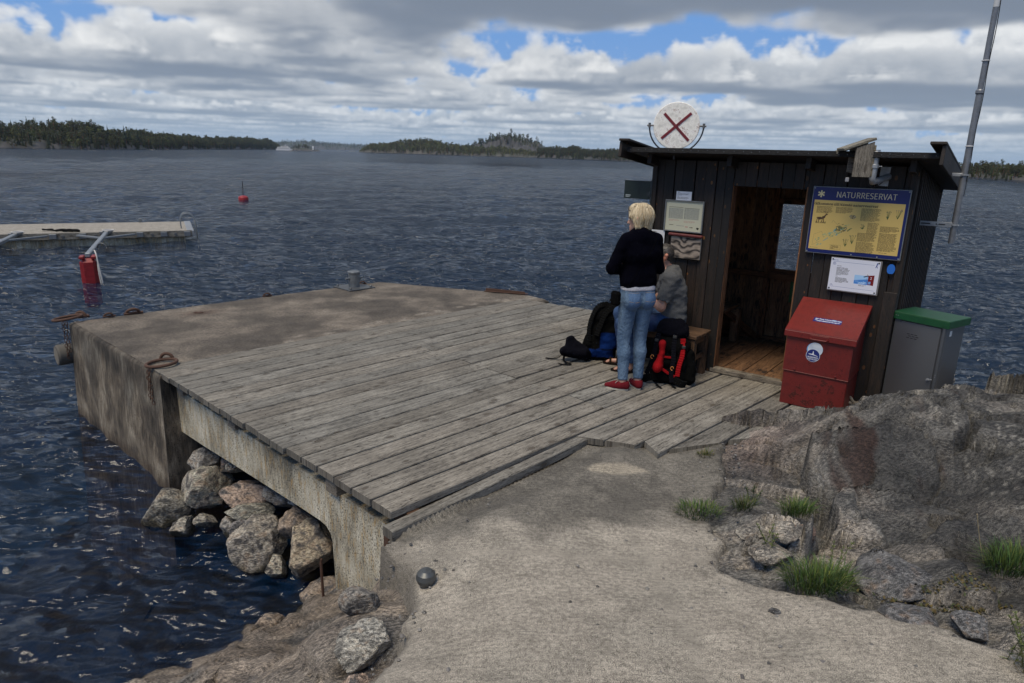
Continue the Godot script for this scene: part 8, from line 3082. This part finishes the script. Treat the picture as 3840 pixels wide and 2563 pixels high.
	var g := geo(Color(0.8, 0.8, 0.8))
	g.lathe([Vector2(1.2, 0.0), Vector2(0.9, 4.6), Vector2(1.2, 4.7), Vector2(1.2, 5.0), Vector2(0.0, 6.2)], 12)
	put("tower", g, M.flat, b)
	var w := geo(Color(0.05, 0.05, 0.06))
	w.boxat(Vector3(0, 2.6, 1.05), Vector3(0.5, 0.8, 0.2), 0.0)
	put("window", w, M.flat, b)

# ---------------------------------------------------------------- plants on the rock
func blade(g: Geo, p: Vector3, d: Vector3, l: float, w: float, c: Color, bend: float) -> void:
	var s := d.cross(Vector3.UP)
	if s.length() < 0.05:
		s = Vector3.RIGHT
	s = s.normalized() * w
	var flat := Vector3(d.x, 0, d.z)
	var m := p + d * l * 0.55
	var t := p + d * l * (1.0 - bend * 0.3) + flat * l * bend - Vector3(0, l * bend * 0.35, 0)
	var n := s.cross(d).normalized()
	g.col = c
	g.tri(p - s, p + s, m + s * 0.8, n, n, n)
	g.tri(p - s, m + s * 0.8, m - s * 0.8, n, n, n)
	g.tri(m - s * 0.8, m + s * 0.8, t, n, n, n)

func tuft(at: Vector3, r: float, h: float, n: int, seed_: int, label: String, col := Color(0.055, 0.105, 0.026)) -> void:
	var rr := RandomNumberGenerator.new()
	rr.seed = seed_
	var g := geo()
	for k in n:
		var a := rr.randf() * TAU
		var q := sqrt(rr.randf())
		var o := Vector3(cos(a) * r * q, 0, sin(a) * r * q * 0.7)
		o.y = ground_at(at.x + o.x, at.z + o.z) - at.y + rr.randf_range(-0.02, 0.03)
		o.y = clampf(o.y, -0.10, 0.12)
		var d := (Vector3(cos(a), 0, sin(a)) * q * rr.randf_range(0.3, 1.0) + Vector3(rr.randfn() * 0.2, 1.0, rr.randfn() * 0.2)).normalized()
		blade(g, o, d, h * rr.randf_range(0.5, 1.15), 0.0015 + 0.0008 * rr.randf(), col * rr.randf_range(0.55, 1.5) * (Color(2.6, 1.6, 1.5) if rr.randf() < 0.16 else (Color(1.5, 1.15, 0.8) if rr.randf() < 0.3 else Color.WHITE)), rr.randf_range(0.1, 0.7))
	var o2 := put("grass_tuft", g, M.leaf)
	o2.position = at
	tag(o2, label, "grass tuft", "grass tufts in the rock")

func herb(at: Vector3, h: float, stems: int, seed_: int, label: String, col := Color(0.10, 0.12, 0.035)) -> void:
	var rr := RandomNumberGenerator.new()
	rr.seed = seed_
	var th := thing("wild_herb", label, "herb", at, 0.0, "sparse herbs growing in the rock")
	for k in stems:
		var g := geo(col * 0.7)
		var a := rr.randf() * TAU
		var d := Vector3(cos(a) * 0.35, 1.0, sin(a) * 0.35).normalized()
		var hh := h * rr.randf_range(0.6, 1.1)
		var base := Vector3(rr.randfn() * 0.04, 0.0, rr.randfn() * 0.03)
		var pts := curve([base - Vector3(0, 0.03, 0), base + d * hh * 0.5, base + d * hh + Vector3(cos(a) * hh * 0.1, 0, sin(a) * hh * 0.1)], 5)
		g.tube(pts, 0.0018, 4)
		for j in 34:
			var f := rr.randf_range(0.15, 1.0)
			var p := pts[int(f * (pts.size() - 1))]
			var b := rr.randf() * TAU
			var dd := Vector3(cos(b), rr.randf_range(0.1, 0.9), sin(b)).normalized()
			blade(g, p, dd, rr.randf_range(0.012, 0.030) * (1.25 - f * 0.6), 0.0035, col * rr.randf_range(0.6, 1.4), 0.2)
		put("stem", g, M.leaf, th)

func surface(x: float, z: float) -> Vector3:
	return Vector3(x, rock_y(x, z, roughness_at(x, z)), z)

func make_plants() -> void:
	tuft(surface(1.53, -2.92), 0.15, 0.128, 832, 1, "big bright grass tuft at the path's right edge")
	tuft(surface(2.52, -2.98), 0.14, 0.128, 672, 2, "dark grass tuft standing before the cliff at the right")
	tuft(surface(1.75, -3.72), 0.09, 0.088, 384, 3, "small grass tuft at the foot of the rust streaked rock")
	tuft(surface(1.18, -3.78), 0.14, 0.064, 416, 4, "low spreading grass strip where the old slab meets the rock")
	tuft(surface(1.47, -3.83), 0.07, 0.080, 224, 5, "thin grass tuft in a cleft, between the low grass strip and the rust streaked rock", Color(0.05, 0.075, 0.025))
	tuft(surface(1.42, -4.55), 0.06, 0.040, 176, 6, "mossy little tuft under the pinkish rock by the deck", Color(0.07, 0.085, 0.02))
	tuft(surface(2.22, -1.98), 0.16, 0.136, 576, 7, "loose grass tuft in the lower right corner beside the path", Color(0.05, 0.085, 0.025))
	tuft(surface(2.05, -2.12), 0.12, 0.112, 320, 8, "sparse yellowish grass at the path's lower right edge", Color(0.085, 0.095, 0.03))
	herb(surface(1.62, -3.05), 0.26, 5, 11, "tall thin yellow green herb growing behind the big bright grass tuft")
	herb(surface(1.38, -3.18), 0.22, 4, 12, "pale feathery herb left of the big bright tuft, before the crumbling rock")
	herb(surface(2.80, -2.85), 0.26, 3, 13, "thin herb standing at the far right against the cliff", Color(0.06, 0.085, 0.03))
	herb(surface(2.02, -2.20), 0.20, 7, 14, "spreading yellow green herb low at the path's right edge")
	herb(surface(1.60, -4.0), 0.16, 3, 15, "small grey green herb in the cleft under the rust streak", Color(0.06, 0.08, 0.03))
	# dry straws
	var sg := geo(Color(0.42, 0.33, 0.20))
	sg.tube(curve([Vector3(0, 0, 0), Vector3(-0.05, 0.14, 0.0), Vector3(-0.11, 0.30, 0.02)], 5), 0.0025, 5)
	var s := put("dry_straw", sg, M.flat)
	s.position = surface(2.46, -3.1)
	tag(s, "single dry straw leaning to the left before the dark cliff", "straw")
	# moss in the hollow
	var mg := geo()
	var rr := RandomNumberGenerator.new()
	rr.seed = 77
	var mn := fnl(931, 3.5, 3)
	for k in 5200:
		var x := rr.randf_range(1.55, 2.75)
		var z := rr.randf_range(-3.10, -2.25)
		var e := exp(-(pow((x - 2.12) / 0.34, 2.0) + pow((z + 2.78 - (x - 2.1) * 0.05) / 0.14, 2.0))) + mn.get_noise_2d(x, z) * 0.55
		if e < 0.42:
			continue
		var p := surface(x, z) + Vector3(0, 0.004, 0)
		var a := rr.randf() * TAU
		blade(mg, p, Vector3(cos(a) * 0.7, 0.7, sin(a) * 0.7).normalized(), rr.randf_range(0.010, 0.022), 0.006, [Color(0.055, 0.042, 0.012), Color(0.035, 0.045, 0.012), Color(0.09, 0.065, 0.015)][k % 3] * rr.randf_range(0.6, 1.4), 0.3)
	var mo := put("moss", mg, M.leaf)
	tag(mo, "brownish moss filling the rock hollow before the cliff", "moss", "", "stuff")
	# crumbled stones along the foot of the rock and on the path
	for q in [[1.52, -3.30, 0.09, "pale lichened stone topmost of the crumbling heap by the path", 0], [1.38, -3.42, 0.075, "small pale stone left in the crumbling heap by the path", 0], [1.66, -3.42, 0.085, "reddish flat stone in the crumbling heap by the path", 1], [1.40, -3.20, 0.10, "broad pale stone lowest in the crumbling heap by the path", 0], [1.62, -3.16, 0.10, "grey block standing right in the crumbling heap by the path", 2], [1.80, -2.62, 0.10, "slate grey slab lying at the path edge below the moss", 2], [2.02, -2.52, 0.08, "angular slate grey stone, right of the slab at the path edge", 2], [1.95, -2.98, 0.20, "broad dark low slab between the tufts before the cliff", 2], [2.32, -2.40, 0.10, "pale grey block at the path edge in the lower right", 3], [1.22, -2.66, 0.030, "small dark stone set into the path's surface", 2]]:
		var cols := [[Color(0.95, 0.90, 0.82), Color(0.5, 0.48, 0.45)], [Color(0.55, 0.38, 0.32), Color(0.3, 0.24, 0.22)], [Color(0.40, 0.41, 0.44), Color(0.24, 0.25, 0.27)], [Color(0.75, 0.75, 0.76), Color(0.4, 0.4, 0.42)]][q[4]] as Array
		var o := put("loose_stone", rock_geo(int(q[0] * 1000.0), Vector3(q[2] * 1.3, q[2] * 0.55, q[2]), 11, 0.04, cols[0], cols[1], 12), M.rock)
		o.position = surface(q[0], q[1]) + Vector3(0, q[2] * 0.12, 0)
		o.rotation.y = q[0] * 7.0
		tag(o, q[3], "stone", "loose stones in the rock")
	var gg := geo()
	for k in 700:
		var x := rr.randf_range(-0.75, 1.9)
		var z := rr.randf_range(-4.8, -1.9)
		var sd := path_side(x, z)
		if absf(sd) > 0.16 and rr.randf() > 0.12:
			continue
		var p := surface(x, z) if sd > 0.0 else Vector3(x, ground_at(x, z), z)
		var r := rr.randf_range(0.004, 0.014)
		gg.col = Color(0.13, 0.122, 0.112) * rr.randf_range(0.4, 1.5)
		var v := []
		for j in 5:
			v.append(p + Vector3(cos(j * 1.257) * r * rr.randf_range(0.6, 1.2), rr.randf_range(-0.2, 0.3) * r, sin(j * 1.257) * r * rr.randf_range(0.6, 1.2)))
		for j in 5:
			gg.flat(v[j], v[(j + 1) % 5], p + Vector3(0, r * 0.8, 0), Vector3.UP)
			gg.flat(v[j], v[(j + 1) % 5], p - Vector3(0, r, 0), Vector3(v[j].x - p.x, -0.2, v[j].z - p.z))
	var go := put("gravel", gg, M.flat)
	tag(go, "loose grit along the edges of the concrete path", "gravel", "", "stuff")

func _ready() -> void:
	rng.seed = 7
	make_environment()
	make_materials()
	make_water()
	make_seabed()
	make_ground()
	make_block()
	make_deck()
	make_beam()
	make_boulders()
	make_hut()
	make_signs()
	make_signal_disc()
	make_roof_lamp()
	make_pole()
	make_red_bin()
	make_grey_bin()
	make_litter()
	make_woman()
	make_man()
	make_packs()
	make_pier_iron()
	make_jetty()
	make_floats()
	make_islands()
	make_plants()
